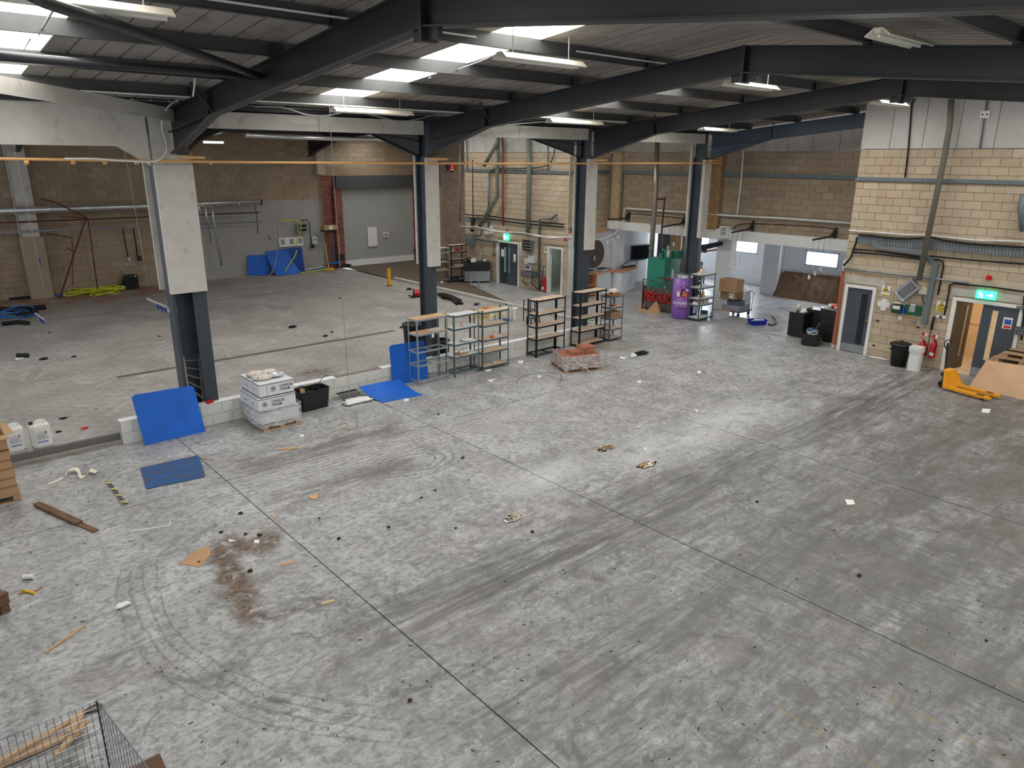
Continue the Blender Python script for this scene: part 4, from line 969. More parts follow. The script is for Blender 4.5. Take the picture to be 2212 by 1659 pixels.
for k in range(9): p = Vector((7.08+rd.uniform(-.3, .3), 15.2+rd.uniform(-.14, .14), .33)); o.tube(curve([p, p+Vector((rd.uniform(-.15, .15), rd.uniform(-.1, .1), .1)), p+Vector((rd.uniform(-.3, .3), rd.uniform(-.12, .12), .02))], 4), .012, 5)
tag(fix(o.put('scrap_cable', RUBBER), (7.08, 15.2, .33)), 'tangle of black cable scraps inside the black tub', 'cable', kind='stuff')
cable('bent_wire', [(6.75, 15.2, .4), (6.8, 15.2, .56), (6.9, 15.15, .55), (6.92, 15.1, .4)], .008, RUBBER, 'bent dark wire rising from the left of the black tub')
cable('bent_wire', [(7.25, 15.1, .4), (7.3, 15.15, .58), (7.5, 15.3, .66), (7.62, 15.3, .65)], .008, RUBBER, 'bent dark wire rising from the right of the black tub')
tag(fix(MB().plate([(6.76, 15.0, .3), (6.88, 14.98, .32), (6.84, 15.0, .56), (6.74, 15.02, .58)], (0, .01, 0)).put('cardboard_piece', CARD), (6.8, 15, .3)), 'cardboard flap sticking up inside the black tub', 'cardboard')
# grating and snow-white heap
t = thing('metal_grating', 'dark metal grating propped against the low wall right of the tub', 'grating', (8.05, 15.1, 0))
for k in range(9): MB().box((7.85+k*.06, 15.15, .07), (.012, .5, .02), rx=.3).put('bar', BLACK, t)
for q in (-.22, .22): MB().box((8.09, 15.15+q, .07+q*.3), (.55, .02, .025)).put('cross_bar', BLACK, t)
v, f = blob(44, (.42, .2, .045), n=16, amp=.35); o = MB().add(v, f).put('white_powder', PAPER, smooth=True); o.location = (8.1, 14.85, 0); tag(o, 'spilled heap of white packing material below the grating', 'packing', kind='stuff')

# tile pallet with orange boxes in film
pc = Vector((14.35, 13.65, 0)); ra = -.36
pallet('wooden pallet under the wrapped orange boxes', pc, ra, 1.12, 1.0, WOOD, h=.13)
OBOX = mat('orange_print_box', rgb(164, 100, 76), .6, var=.15, vs=9); BEIGE = mat('box_kraft', rgb(168, 132, 104), .8, var=.06)
def obox(x, y, z, w, d, h, label, mt=BEIGE, rz=0.0):
    t = thing('orange_carton', label, 'box', (0, 0, 0), 'orange cartons on the wrapped pallet')
    MB().b2((-w/2, -d/2, 0), (w/2, d/2, h-.004)).put('body', BEIGE, t); MB().b2((-w/2+.004, -d/2-.003, .01), (w/2-.004, -d/2, h-.02)).put('printed_side', OBOX, t)
    MB().b2((-w/2+.006, -d/2+.006, h-.004), (w/2-.006, d/2-.006, h)).put('printed_top', OBOX, t)
    p = Matrix.Rotation(ra, 3, 'Z')@Vector((x, y, 0)); t.location = (pc.x+p.x, pc.y+p.y, z); t.rotation_euler = (0, 0, ra+rz)
for k, (x, y) in enumerate(((-.36, -.3), (.0, -.3), (.36, -.3), (-.36, .1), (.0, .1), (.36, .1))):
    for q in range(2):
        obox(x, y, .131+q*.16, .34, .38, .158, '%s orange carton of the %s layer, %s' % (('left', 'middle', 'right')[k % 3], ('lower', 'upper')[q], ('front row', 'back row')[k//3]))
obox(-.12, -.15, .452, .36, .34, .09, 'orange carton lying loose on the left of the stack', rz=.15)
obox(.22, -.1, .452, .42, .4, .12, 'orange carton lying loose on the right of the stack', rz=-.1)
obox(.24, -.12, .573, .4, .38, .07, 'topmost orange carton, tilted on the wrapped stack', rz=.05)
R_ = Matrix.Rotation(ra, 3, 'Z')
o = film('stretch_film', -.58, .58, -.53, .34, .1, .5, 'torn clear stretch film round the orange cartons', 9)
o.data.transform(Matrix.Translation(o.location)); o.location = pc; o.rotation_euler = (0, 0, ra)
cable('film_shred', [pc+R_@Vector((-.3, -.56, .35)), pc+R_@Vector((-.1, -.6, .2)), pc+R_@Vector((.1, -.62, .05)), pc+R_@Vector((.0, -.75, .01))], .014, WRAP, 'twisted shred of film hanging from the wrapped pallet', 'film')
v, f = blob(47, (.1, .06, .14), n=12, amp=.4); o = MB().add(v, f).put('film_bunch', WRAP, smooth=True); o.location = pc+R_@Vector((.66, -.2, .1)); tag(o, 'bunched film at the right end of the wrapped pallet', 'film')

# ------------------------------------------------------------------ left edge stacks
t = pallet('wooden pallet under the open brown boxes at the left edge', (.62, 14.45, 0), .0, 1.0, 1.1, WOOD, h=.13)
zz = .131
for k in range(5):
    h = (.15, .15, .17, .15, .17)[k]; dx = (.0, -.01, .005, -.02, -.015)[k]
    t = thing('brown_carton', 'flat brown carton, %s of the stack at the left edge' % ('lowest', 'second', 'third', 'fourth', 'fifth')[k], 'box', (.6, 14.4, zz))
    MB().b2((.2+dx, 13.95, zz), (1.1+dx, 14.95, zz+h-.01)).put('body', CARD, t); MB().b2((.2+dx, 13.945, zz+h-.03), (1.105+dx, 14.955, zz+h-.004)).put('lid_edge', CARDD, t); zz += h
t = thing('open_carton', 'open empty brown carton on top of the stack at the left edge', 'box', (.6, 14.4, zz)); h = .26
for a, b in (((.2, 13.95), (1.08, 13.96)), ((.2, 14.94), (1.08, 14.95)), ((1.07, 13.96), (1.08, 14.94)), ((.2, 13.96), (.21, 14.94))):
    MB().b2((a[0], a[1], zz), (b[0], b[1], zz+h)).put('side', CARD, t)
MB().b2((.2, 13.95, zz), (1.08, 14.95, zz+.01)).put('bottom', CARDD, t)
MB().plate([(.2, 13.95, zz+h), (1.08, 13.95, zz+h), (1.12, 13.78, zz+h-.02), (.2, 13.78, zz+h-.02)], (0, 0, .006)).put('flap', CARD, t)
MB().plate([(.2, 14.95, zz+h), (1.0, 14.95, zz+h), (.98, 15.0, zz+h+.24), (.2, 15.0, zz+h+.24)], (0, .006, 0)).put('flap', CARD, t)
MB().plate([(1.08, 13.97, zz+h), (1.08, 14.9, zz+h), (1.2, 14.6, zz+h-.06), (1.22, 14.1, zz+h-.04)], (0, 0, .006)).put('flap', CARD, t)
# jerrycans
def jerry(x, y, label):
    t = thing('jerrycan', label, 'canister', (0, 0, 0), 'white jerrycans at the left edge of the brewery floor')
    w, d = .34, .28
    mb = MB(); b = .06
    pr = [(-w/2+b, -d/2), (w/2-b, -d/2), (w/2, -d/2+b), (w/2, d/2-b), (w/2-b, d/2), (-w/2+b, d/2), (-w/2, d/2-b), (-w/2, -d/2+b)]
    for z, s in ((0, .86), (.03, .98), (.06, 1), (.38, 1), (.44, .96), (.47, .82)): mb.v += [Vector((p[0]*s, p[1]*s, z)) for p in pr]
    for i in range(5):
        for j in range(8): mb.f.append((i*8+j, i*8+(j+1) % 8, (i+1)*8+(j+1) % 8, (i+1)*8+j))
    mb.f.append(tuple(range(8))[::-1]); mb.f.append(tuple(range(40, 48))); mb.put('body', WPLAS, t, smooth=False)
    MB().tube(curve([(-.05, 0, .46), (-.03, 0, .52), (.08, 0, .52), (.12, 0, .46)], 4), .02, 8).put('handle', WPLAS, t, smooth=True)
    MB().tube([(-.12, 0, .46), (-.12, 0, .52)], .035, 12).put('cap', BLACK, t)
    l = MB().b2((-.1, -d/2-.002, .16), (.1, -d/2, .33)).put('paper_label', mat('label_grey', rgb(214, 216, 220), .6), t)
    MB().b2((-.09, -d/2-.004, .12), (.09, -d/2-.002, .138)).put('blue_stripe', mat('sign_blue', rgb(40, 90, 180), .5), l)
    MB().b2((.06, -d/2-.004, .29), (.08, -d/2-.002, .325)).put('black_mark', BLACK, l)
    for k in range(3): MB().b2((-.09, -d/2-.004, .2+k*.03), (.05, -d/2-.002, .205+k*.03)).put('text_line', PRINT, l)
    t.location = (x, y, .2); t.rotation_euler = (0, 0, .06); return t
jerry(1.36, 15.98, 'white jerrycan with a black cap, left one next to the cartons'); jerry(1.78, 15.9, 'white jerrycan with a black cap, right one')
# pallet lower left with red post
pallet('dark old wooden pallet at the left edge, lower half', (-.28, 10.5, 0), .42, 1.2, 1.0, WOODD, h=.14)
pallet('dark old wooden pallet stacked under the red post', (-.27, 10.48, .141), .42, 1.2, 1.0, WOODD, h=.14)
tag(fix(MB().b2((.0, 10.46, .285), (.18, 10.62, 1.0)).put('steel_post', mat('rust_red', rgb(130, 52, 34), .6)), (.1, 10.5, .285)), 'rust red steel post standing on the dark pallet', 'post')
# planks and bits
def plank(p, q, w, t_, label, mt=WOODD, z=0.0, name='plank', cat='plank'):
    p = Vector((p.x, p.y, 0)); q = Vector((q.x, q.y, 0)); d = q-p; c = (p+q)/2
    o = MB().box((0, 0, t_/2), (d.length, w, t_)).put(name, mt); o.location = (c.x, c.y, z); o.rotation_euler = (0, 0, math.atan2(d.y, d.x)); return tag(o, label, cat)
plank(at(80, 1093), at(172, 1135), .11, .04, 'upper weathered brown plank near the left edge', z=.026)
plank(at(85, 1096), at(208, 1149), .09, .025, 'lower weathered brown plank poking out below its twin')
plank(at(99, 1411), at(183, 1353), .035, .02, 'thin pale wooden lath near the lower left', LWOOD)
plank(at(598, 972), at(643, 968), .1, .02, 'short pale wood offcut in front of the white pallet', LWOOD)
plank(at(607, 1221), at(635, 1214), .07, .012, 'pale chipped board scrap beside the brown stain', LWOOD)
plank(at(695, 1306), at(722, 1298), .04, .02, 'pale splintered wood at the edge of the stain', mat('pale_splinter', rgb(214, 190, 150), .8))
def flat(pts, label, mt, name, cat, t=.006, z=.003):
    P = [at(*p) for p in pts]; o = MB().plate([(p.x, p.y, z) for p in P], (0, 0, t)).put(name, mt); return tag(fix(o, (P[0].x, P[0].y, z)), label, cat)
flat([(387, 1218), (430, 1185), (452, 1182), (456, 1199), (440, 1215), (430, 1226)], 'torn brown cardboard sheet at the corner of the stain', CARD, 'cardboard_sheet', 'cardboard')
flat([(668, 1073), (686, 1067), (688, 1072), (682, 1079), (670, 1077)], 'small orange cardboard scrap below the tyre tracks', mat('orange_card', rgb(206, 158, 122), .8), 'cardboard_scrap', 'cardboard')
flat([(590, 1116), (596, 1113), (598, 1118), (592, 1120)], 'tiny orange cardboard scrap by the floor joint', mat('orange_card', rgb(206, 158, 122), .8), 'cardboard_scrap', 'cardboard')
for pts, lab in (([(1825, 1079), (1843, 1080), (1847, 1090), (1830, 1091)], 'white paper square lying right of the floor centre'), ([(2122, 883), (2140, 884), (2137, 893), (2120, 891)], 'white paper in front of the pallet truck'),
                 ([(648, 939), (656, 939), (656, 944), (648, 944)], 'tiny white label right of the white pallet'), ([(493, 1165), (512, 1168), (496, 1171)], 'white paper shard above the stain'),
                 ([(550, 1166), (561, 1167), (559, 1174), (549, 1173)], 'cream paper square on the stain'), ([(872, 862), (882, 860), (884, 866), (874, 868)], 'crumpled paper on the edge of the curled mat'),
                 ([(1118, 780), (1131, 779), (1129, 785), (1120, 784)], 'white paper by the black shelf unit'), ([(1160, 812), (1168, 811), (1170, 815), (1162, 816)], 'white scrap at the loop of black wire'),
                 ([(1047, 798), (1061, 797), (1060, 802), (1048, 803)], 'white scrap under the grey shelf unit'), ([(1338, 770), (1352, 772), (1350, 776), (1340, 775)], 'white paper by the black rag'),
                 ([(1378, 822), (1386, 824), (1383, 828), (1376, 826)], 'small white paper below the black rag'), ([(1505, 802), (1513, 801), (1515, 806), (1507, 807)], 'small white paper in the middle distance'),
                 ([(1230, 1043), (1241, 1049), (1232, 1045)], 'thin white sliver right of the floor centre'), ([(1390, 968), (1397, 967), (1396, 973)], 'white sliver by the patched hole'),
                 ([(1500, 886), (1507, 885), (1507, 891)], 'white scrap on the bright floor patch'), ([(1053, 821), (1072, 819), (1060, 826)], 'white strip of paper in front of the shelves'),
                 ([(35, 789), (55, 787), (56, 789), (38, 793)], 'white card on the brewery floor, left')):
    flat(pts, lab, PAPER, 'paper_scrap', 'paper', .003, .204 if 'brewery' in lab else .003)
flat([(226, 1040), (238, 1040), (274, 1094), (262, 1094)], 'worn black and yellow hazard tape stuck on the floor', mat('hazard_base', rgb(120, 120, 104), .7), 'hazard_tape', 'tape', .002, .001)
hz = bpy.data.objects['hazard_tape']; p, q = at(228, 1042), at(268, 1092); wv = (at(238, 1040)-at(226, 1040))
for k in range(11):
    a = p.lerp(q, k/11)-p; b = a+(q-p)/22; s = wv*.9; MB().plate([p+a+Vector((0, 0, .004)), p+b+Vector((0, 0, .004)), p+b+s+Vector((0, 0, .004)), p+a+s+Vector((0, 0, .004))], (0, 0, .001)).put('stripe', BLACK if k % 3 else mat('tape_yellow', rgb(200, 190, 60), .6), hz)
# paper tape ribbon
pts = [at(102, 1050), at(135, 1036), at(145, 1026), at(165, 1024), at(172, 1034), at(185, 1032), at(192, 1026), at(206, 1026)]
zs = [.01, .01, .06, .07, .01, .02, .07, .03]; mb = MB(); cc = curve([Vector((p.x, p.y, z)) for p, z in zip(pts, zs)], 5)
for k, p in enumerate(cc): mb.v += [p, p+Vector((.06, .09, .01))]
mb.f = [(2*k, 2*k+1, 2*k+3, 2*k+2) for k in range(len(cc)-1)]
tag(fix(mb.put('paper_ribbon', mat('cream_paper', rgb(226, 222, 200), .8), smooth=True), cc[0]), 'curled cream paper tape on the floor near the left edge', 'tape')
cable('plastic_strap', [at(280, 1147), at(320, 1142), at(362, 1135), at(368, 1128)], .009, WPLAS, 'thin white plastic strap on the floor below the hazard tape', 'strap')
cable('white_roll', [at(49, 1247, 'z', .04), at(72, 1245, 'z', .04)], .035, PAPER, 'small white roll on the floor at the left edge', 'roll', 10)
cable('yellow_marker', [at(49, 1275, 'z', .02), at(74, 1281, 'z', .02)], .018, mat('marker_yellow', rgb(236, 190, 20), .4), 'yellow marker pen on the floor at the left edge', 'pen', 8)
cable('torn_strip', [at(40, 1284), at(60, 1280), at(82, 1276), at(90, 1268)], .018, CARDD, 'curled brown cardboard strip beside the yellow marker', 'cardboard', 6)
v, f = blob(60, (.1, .06, .025), amp=.5); o = MB().add(v, f).put('crumpled_paper', PAPER, smooth=True); o.location = at(264, 1310); tag(o, 'crumpled white paper on the floor, lower left', 'paper')
cable('black_wire', [at(1115, 828), at(1125, 815), at(1150, 808), at(1180, 805), at(1208, 808), at(1213, 817), at(1208, 828)], .008, RUBBER, 'loop of thin black wire on the floor before the black shelves', 'wire', 5)
cable('orange_string', [at(727, 920, 'z', .01), at(745, 914, 'z', .01), at(752, 920, 'z', .01), at(738, 926, 'z', .01), at(755, 928, 'z', .01), at(770, 924, 'z', .01)], .006, CARD, 'loop of brown string on the floor under the hanging cord', 'string', 5)
cable('brown_strip', [at(428, 988), at(445, 992), at(460, 995)], .012, CARDD, 'thin brown strip lying beside the scuffed blue mat', 'strip', 5)
cable('yellow_strip', [at(1296, 744), at(1330, 750), at(1385, 757)], .015, mat('old_yellow', rgb(170, 168, 80), .6), 'yellow green strip on the floor right of the shelf units', 'strip', 6)
t = thing('black_rag', 'black rag with white paper on the floor right of the shelf units', 'cloth', at(1385, 765)); v, f = blob(61, (.3, .12, .05), amp=.6); 
MB().add([q+at(1385, 765) for q in v], f).put('cloth', RUBBER, t)
v, f = blob(62, (.1, .08, .06), amp=.6); MB().add([q+at(1368, 771) for q in v], f).put('white_paper', PAPER, t)
# scattered crumbs of dirt, each its own thing
rd = random.Random(11); spots = [(478, 1151), (530, 1155), (560, 1158), (840, 1140), (1635, 1085), (885, 1515), (910, 1076), (940, 1060), (1000, 990), (732, 1165), (430, 1215), (985, 1142), (2130, 1385), (1415, 1000), (947, 896), (690, 1120), (1855, 1245), (540, 1235), (520, 1110), (1150, 1150)]
plc = ['above the stain', 'at the top of the stain', 'beside the stain paper', 'in the middle of the floor', 'right of the floor centre, tallest', 'near the bottom edge', 'below the tyre tracks', 'beside the tyre tracks', 'behind the floor centre', 'by the near floor joint', 'by the cardboard sheet', 'on the bright patch', 'by the right edge', 'at the patched hole', 'before the curled mat', 'left of the floor centre', 'on the dark right floor', 'inside the stain', 'left of the tyre tracks', 'at the pale hollow']
for k, (s, l) in enumerate(zip(spots, plc)):
    r = rd.uniform(.016, .032); v, f = blob(70+k, (r*1.3, r, r*.7), n=7, k=4, amp=.5)
    o = MB().add(v, f).put('dirt_clump', mat('dirt_brown', rgb(60, 48, 36), .9) if k % 3 else mat('dirt_black', rgb(34, 32, 32), .9)); o.location = at(*s); tag(o, 'small dark dirt clump %s' % l, 'debris', 'dirt clumps on the open floor')
mb = MB()
for k in range(300):
    px, py = rd.uniform(0, 2212), rd.uniform(800, 1650); p = at(px, py)
    if p.y > 15 or p.x > 21 or p.x < .3: continue
    L = rd.uniform(.01, .05); mb.box((p.x, p.y, .004), (L, .006, .006), rd.uniform(0, 3.1))
tag(mb.put('floor_litter', mat('dirt_black', rgb(34, 32, 32), .9)), 'fine dark splinters scattered over the open floor', 'debris', kind='stuff')
# yellow worn floor lines
k = 0
for x0, ys, lab in ((7.45, (1.0, 3.05), 'middle worn yellow line at the lower right'), (8.75, (.6, 2.7), 'upper worn yellow line at the lower right'), (6.38, (1.6, 3.0), 'lower worn yellow line at the lower right')):
    mb = MB(); y = ys[0]
    while y < ys[1]:
        L = rd.uniform(.03, .12); mb.box((x0+rd.uniform(-.006, .006), y+L/2, .0005), (rd.uniform(.007, .014), L, .001)); y += L+rd.uniform(.01, .1)*(1 if rd.random() < .8 else 3)
    tag(mb.put('floor_line', mat('worn_yellow', rgb(176, 142, 62), .7)), lab, 'line')
# wire cage, lower left
t = thing('wire_cage', 'open wire mesh cage at the lower left corner', 'cage', (.3, 6.3, 0))
WIRE = mat('wire', rgb(150, 152, 156), .3, .8)
c0 = at(208, 1512, 'z', .95); c1 = at(-20, 1607, 'z', .95); c2 = at(335, 1680, 'z', .95)
def mesh_side(a, b, nu, nz, nm):
    mb = MB()
    for i in range(nu+1):
        p = a.lerp(b, i/nu); mb.tube([p, Vector((p.x, p.y, .06))], .003, 4, cap=False)
    for k in range(nz+1):
        z = .06+(a.z-.06)*k/nz; mb.tube([(a.x, a.y, z), (b.x, b.y, z)], .0045 if k == nz else .003, 4, cap=False)
    return mb.put(nm, WIRE, t)
mesh_side(c0, c1, 14, 12, 'mesh_panel'); mesh_side(c0, c2, 14, 12, 'mesh_panel')
MB().tube([(c0.x, c0.y, 0), c0], .008, 6).put('corner_post', mat('wire_dark', rgb(60, 60, 62), .5, .5), t)
MB().tube([c1, c0, c2], .006, 6).put('rim', WIRE, t)
o1, o2 = c0+Vector((.02, 0, 0)), c0
for k, (a, b, w_) in enumerate((((-30, 1648), (172, 1565), .09), ((-10, 1635), (165, 1537), .06), ((118, 1618), (185, 1545), .05), ((150, 1570), (172, 1525), .08))):
    p, q = at(*a, 'z', .12+.04*k), at(*b, 'z', .12+.04*k); plank(p, q, w_, .035, ('thick pale timber in the wire cage', 'long pale batten behind the thick timber', 'thin splintered timber pointing down in the cage', 'short broad timber end in the cage')[k], LWOOD, z=.03+.04*k)
v, f = blob(90, (.08, .05, .02), amp=.5); o = MB().add(v, f).put('stone', mat('dark_stone', rgb(90, 86, 80), .9)); o.location = at(200, 1533); tag(o, 'grey stone chip at the cage corner', 'stone')
p = at(345, 1627, 'z', .5); q = at(285, 1657, 'z', .5); o = MB().plate([p, q, q+Vector((0, -.4, -.1)), p+Vector((0, -.4, -.1)), ], (0, 0, -.4)).put('dark_carton', mat('dark_card', rgb(96, 70, 50), .8)); tag(fix(o, p), 'dark brown carton corner at the bottom edge', 'box')

for (px, py, lab, mt) in ((1308, 969, 'brown broken patch with white shreds right of the floor centre', CARDD), (1395, 1006, 'torn brown patch on the bright floor strip', CARD), (1110, 1118, 'pale crumbled patch in the middle of the floor', mat('pale_rubble', rgb(176, 164, 146), .9))):
    P = at(px, py); rd = random.Random(px); t = thing('rubble_patch', lab, 'debris', P)
    for k in range(7):
        v, f = blob(px+k, (rd.uniform(.04, .1), rd.uniform(.03, .06), .012), n=8, k=4, amp=.6); MB().add([q+P+Vector((rd.uniform(-.16, .16), rd.uniform(-.09, .09), 0)) for q in v], f).put('fragment', (mt, mat('dirt_black', rgb(34, 32, 32), .9), PAPER)[0 if k < 4 else (1 if k < 6 else 2)], t)
# ------------------------------------------------------------------ right wall: pipes, signs, bins
XW = 22.1
def wp(px, py, x=22.06): return at(px, py, 'x', x)
def wpipe(name, pts, r, mt, label, x=22.04, cat='pipe', n=8, smooth_curve=False):
    P = [wp(a, b, x) for a, b in pts]
    if smooth_curve: P = curve(P, 6)
    return tag(fix(MB().tube(P, r, n).put(name, mt, smooth=True), P[-1]), label, cat)
def wbox(name, px0, py0, px1, py1, d, mt, label, cat, x=22.085, kids_=None):
    """box on a wall from its upper-left and lower-right pixels"""
    a, b = wp(px0, py0, x), wp(px1, py1, x); t = thing(name, label, cat, (x, (a.y+b.y)/2, min(a.z, b.z)))
    MB().b2((x-d, min(a.y, b.y), min(a.z, b.z)), (x, max(a.y, b.y), max(a.z, b.z))).put('body', mt, t)
    return t, (x-d, (a.y+b.y)/2, (a.z+b.z)/2, abs(a.y-b.y), abs(a.z-b.z))
# trunking band round the walls at z = 5
t = thing('trunking', 'long grey trunking along the blockwork of the right wall below the cladding', 'trunking', (22, 6, 4.95))
P = [wp(1849, 386), wp(2212, 393)]
MB().b2((22.02, P[0].y, P[0].z-.05), (22.085, 3.9, P[0].z+.05)).put('trunking_run', PBLUE, t)
t = thing('trunking', 'grey trunking along the gable blockwork behind the columns', 'trunking', (24.5, 15, 4.95)); q0, q1 = at(1345, 372, 'x', 24.5), at(1849, 383, 'x', 24.5)
MB().b2((24.5, q1.y, q0.z-.06), (24.58, q0.y, q0.z+.06)).put('trunking_run', PBLUE, t)
q = at(1343, 375, 'x', 24.5); q2 = at(1337, 472, 'x', 24.5); MB().b2((24.5, q.y-.06, q2.z), (24.57, q.y+.06, q.z)).put('trunking_drop', PBLUE, t)
t = thing('trunking', 'grey trunking across the blockwork of the middle block', 'trunking', (22.0, 25, 4.9)); q0, q1 = wp(1005, 367), wp(1228, 372)
MB().b2((22.02, q1.y, q0.z-.06), (22.085, q0.y, q0.z+.06)).put('trunking_run', PBLUE, t); MB().b2((22.1, 21.62, q0.z-.06), (24.4, 21.688, q0.z+.06)).put('trunking_return', PBLUE, t)
cv = lambda *a: [(x, y) for x, y in a]
# right wall details
wpipe('flue_pipe', [(2055, 214), (2052, 270), (2040, 340), (1985, 605)], .075, mat('flue_olive', rgb(112, 110, 98), .5, .1, .08), 'fat grey green pipe slanting down the right wall to the tilted heater', x=21.8, n=14)
wpipe('conduit', [(1955, 383), (1962, 323), (1970, 222), (1976, 214)], .022, RUBBER, 'black conduit rising over the right cladding, left of the fat pipe')
wpipe('chain_conduit', [(2117, 322), (2126, 258), (2134, 212)], .02, mat('spotted_grey', rgb(110, 108, 104), .6), 'thin dotted conduit on the cladding under the twin socket')
t, b = wbox('twin_socket', 2120, 240, 2137, 255, .05, WPLAS, 'white twin socket on the right cladding', 'socket', 22.07)
for k in (-.05, .05): MB().tube([(b[0]-.004, b[1]+k, b[2]), (b[0], b[1]+k, b[2])], .025, 10).put('hole', BLACK, t)
wpipe('white_cable', [(1834, 497), (1850, 499), (1910, 503), (1955, 507), (2000, 508), (2060, 514), (2110, 519), (2160, 520), (2212, 522)], .022, WPLAS, 'thick white cable running along the right wall', x=22.03, cat='cable', smooth_curve=True)
# cable tray
t = thing('cable_tray', 'grey perforated cable tray on the right wall above the doors', 'tray', (22, 7, 3.2))
a, b = wp(1854, 509, 22.0), wp(1853, 526, 22.0); c = wp(2212, 533, 22.0); d = wp(2212, 556, 22.0)
MB().plate([a, Vector((22.0, 3.9, c.z)), Vector((22.0, 3.9, d.z)), b], (.02, 0, 0)).put('tray_web', mat('tray_grey', rgb(122, 128, 130), .5, .3), t)
n_ = 70
for k in range(n_):
    y = a.y-(a.y-4.2)*k/n_; z0 = a.z+(c.z-a.z)*k/n_; z1 = b.z+(d.z-b.z)*k/n_
    MB().b2((21.992, y, z1), (22.0, y+.012, z0)).put('tray_rung', mat('tray_dark', rgb(84, 90, 92), .5, .3), t)
a, b = wp(1895, 537, 22.0), wp(1992, 551, 22.0)
MB().plate([(21.97, wp(1882, 524).y, wp(1882, 524).z), (21.97, wp(1893, 518).y, wp(1893, 518).z), (21.97, wp(1903, 530).y, wp(1903, 530).z), (21.97, b.y, b.z+.16), (21.97, b.y, b.z), (21.97, a.y, a.z)], (.05, 0, 0)).put('lower_duct', mat('tray_grey', rgb(122, 128, 130), .5, .3), t)
wpipe('black_cable', [(1855, 507), (1880, 509), (1930, 515), (1985, 515), (2010, 513), (2040, 519), (2100, 527), (2212, 534)], .025, RUBBER, 'black cable lying on top of the cable tray', x=21.96, cat='cable', smooth_curve=True)
wpipe('black_cable', [(1851, 512), (1849, 525), (1843, 540), (1838, 556), (1822, 574)], .03, RUBBER, 'black cable bundle hanging at the left end of the cable tray', x=21.98, cat='cable', smooth_curve=True)
wpipe('conduit', [(1843, 538), (1900, 543), (1990, 556), (2010, 553), (2100, 562), (2212, 570)], .022, RUBBER, 'dark conduit directly below the cable tray')
wpipe('conduit', [(1843, 545), (1900, 549), (1988, 560), (2028, 561), (2037, 566), (2038, 575), (2026, 637)], .022, RUBBER, 'dark conduit bending down between the two doors')
wpipe('conduit', [(2212, 630), (2140, 620), (2060, 612), (2052, 616), (2050, 630), (2040, 680)], .022, RUBBER, 'dark conduit bending over the lit double door')
wpipe('galvanised_pipe', [(1822, 580), (1900, 588), (1990, 598), (2092, 611)], .03, GALV, 'galvanised rail across the right wall above the grey door')
t = thing('duct', 'grey kinked duct coming down between the first aid boxes and yellow sign', 'duct', (22, 7.4, 1.2))
P = [wp(2003, 552), wp(2023, 570), wp(1997, 700)]
for p, q in zip(P, P[1:]):
    w_ = Vector((0, .07, 0)); MB().plate([p+w_+Vector((-.1, 0, 0)), p-w_+Vector((-.1, 0, 0)), q-w_+Vector((-.1, 0, 0)), q+w_+Vector((-.1, 0, 0))], (.12, 0, 0)).put('duct_section', PBLUE, t)
# tilted heater
t = thing('louvre_heater', 'silver louvred heater box tilted on the wall', 'heater', (21.9, 8.1, 1.9))
P = [wp(1967, 602, 21.85), wp(1987, 623, 21.85), wp(1951, 651, 21.85), wp(1932, 630, 21.85)]
MB().plate(P, (.2, 0, 0)).put('body', STAIN, t)
c = sum(P, Vector())/4
for k in range(3):
    u = .18+.24*k; a, b = P[0].lerp(P[1], u), P[3].lerp(P[2], u); a2, b2 = P[0].lerp(P[1], u+.17), P[3].lerp(P[2], u+.17)
    a, b, a2, b2 = [q_.lerp(c, .1)+Vector((-.012, 0, 0)) for q_ in (a, b, a2, b2)]
    MB().plate([a, a2, b2, b], (.01, 0, 0)).put('louvre', mat('louvre_grey', rgb(120, 120, 118), .4, .6), t)
for p, q in ((P[0], P[1]), (P[3], P[2])): MB().tube([p+Vector((-.01, 0, 0)), q+Vector((-.01, 0, 0))], .035, 6).put('rounded_end', CHROME, t)
wbox('junction_box', 1989, 619, 2004, 636, .08, CREAM, 'cream junction box right of the tilted heater', 'box')
wpipe('cable_drop', [(1993, 636), (1993, 650), (2000, 664), (1996, 680)], .01, RUBBER, 'thin black cable below the cream junction box', cat='cable', smooth_curve=True)
# signs
YS = mat('sign_yellow', rgb(236, 208, 30), .5)
def warning(px0, py0, px1, py1, label, full):
    t, b = wbox('warning_sign', px0, py0, px1, py1, .01, PAPER, label, 'sign', 22.08); x, y, z, w_, h_ = b
    s = w_*.38; zc = z+h_*.2
    MB().plate([(x-.002, y+s, zc-s*.75), (x-.002, y-s, zc-s*.75), (x-.002, y, zc+s*.95)], (-.002, 0, 0)).put('yellow_triangle', YS, t)
    for p, q in (((s, -.75), (-s, -.75)), ((-s, -.75), (0, .95)), ((0, .95), (s, -.75))):
        MB().tube([(x-.005, y+p[0], zc+p[1]*s), (x-.005, y+q[0], zc+q[1]*s)], .006, 4).put('triangle_edge', BLACK, t)
    MB().b2((x-.008, y-.03, zc-s*.4), (x-.004, y+.03, zc)).put('pictogram', BLACK, t)
    z1 = z-h_*.1 if full else z-h_*.33
    MB().b2((x-.003, y-w_*.45, z-h_*.47), (x-.001, y+w_*.45, z1)).put('yellow_field', YS, t)
    for k in range(3 if full else 1): MB().b2((x-.006, y-w_*.36, z-h_*(.42-.12*k)), (x-.003, y+w_*.36, z-h_*(.38-.12*k))).put('text_line', BLACK, t)
warning(1906, 617, 1921, 641, 'white and yellow warning sign right of the grey door', False)
warning(2025, 650, 2042, 675, 'white and yellow warning sign left of the double door', True)
t = thing('first_aid_cross', 'white plastic cross fixed right of the grey door', 'sign', (22.07, 8.6, 1.5)); c = wp(1910, 658, 22.08)
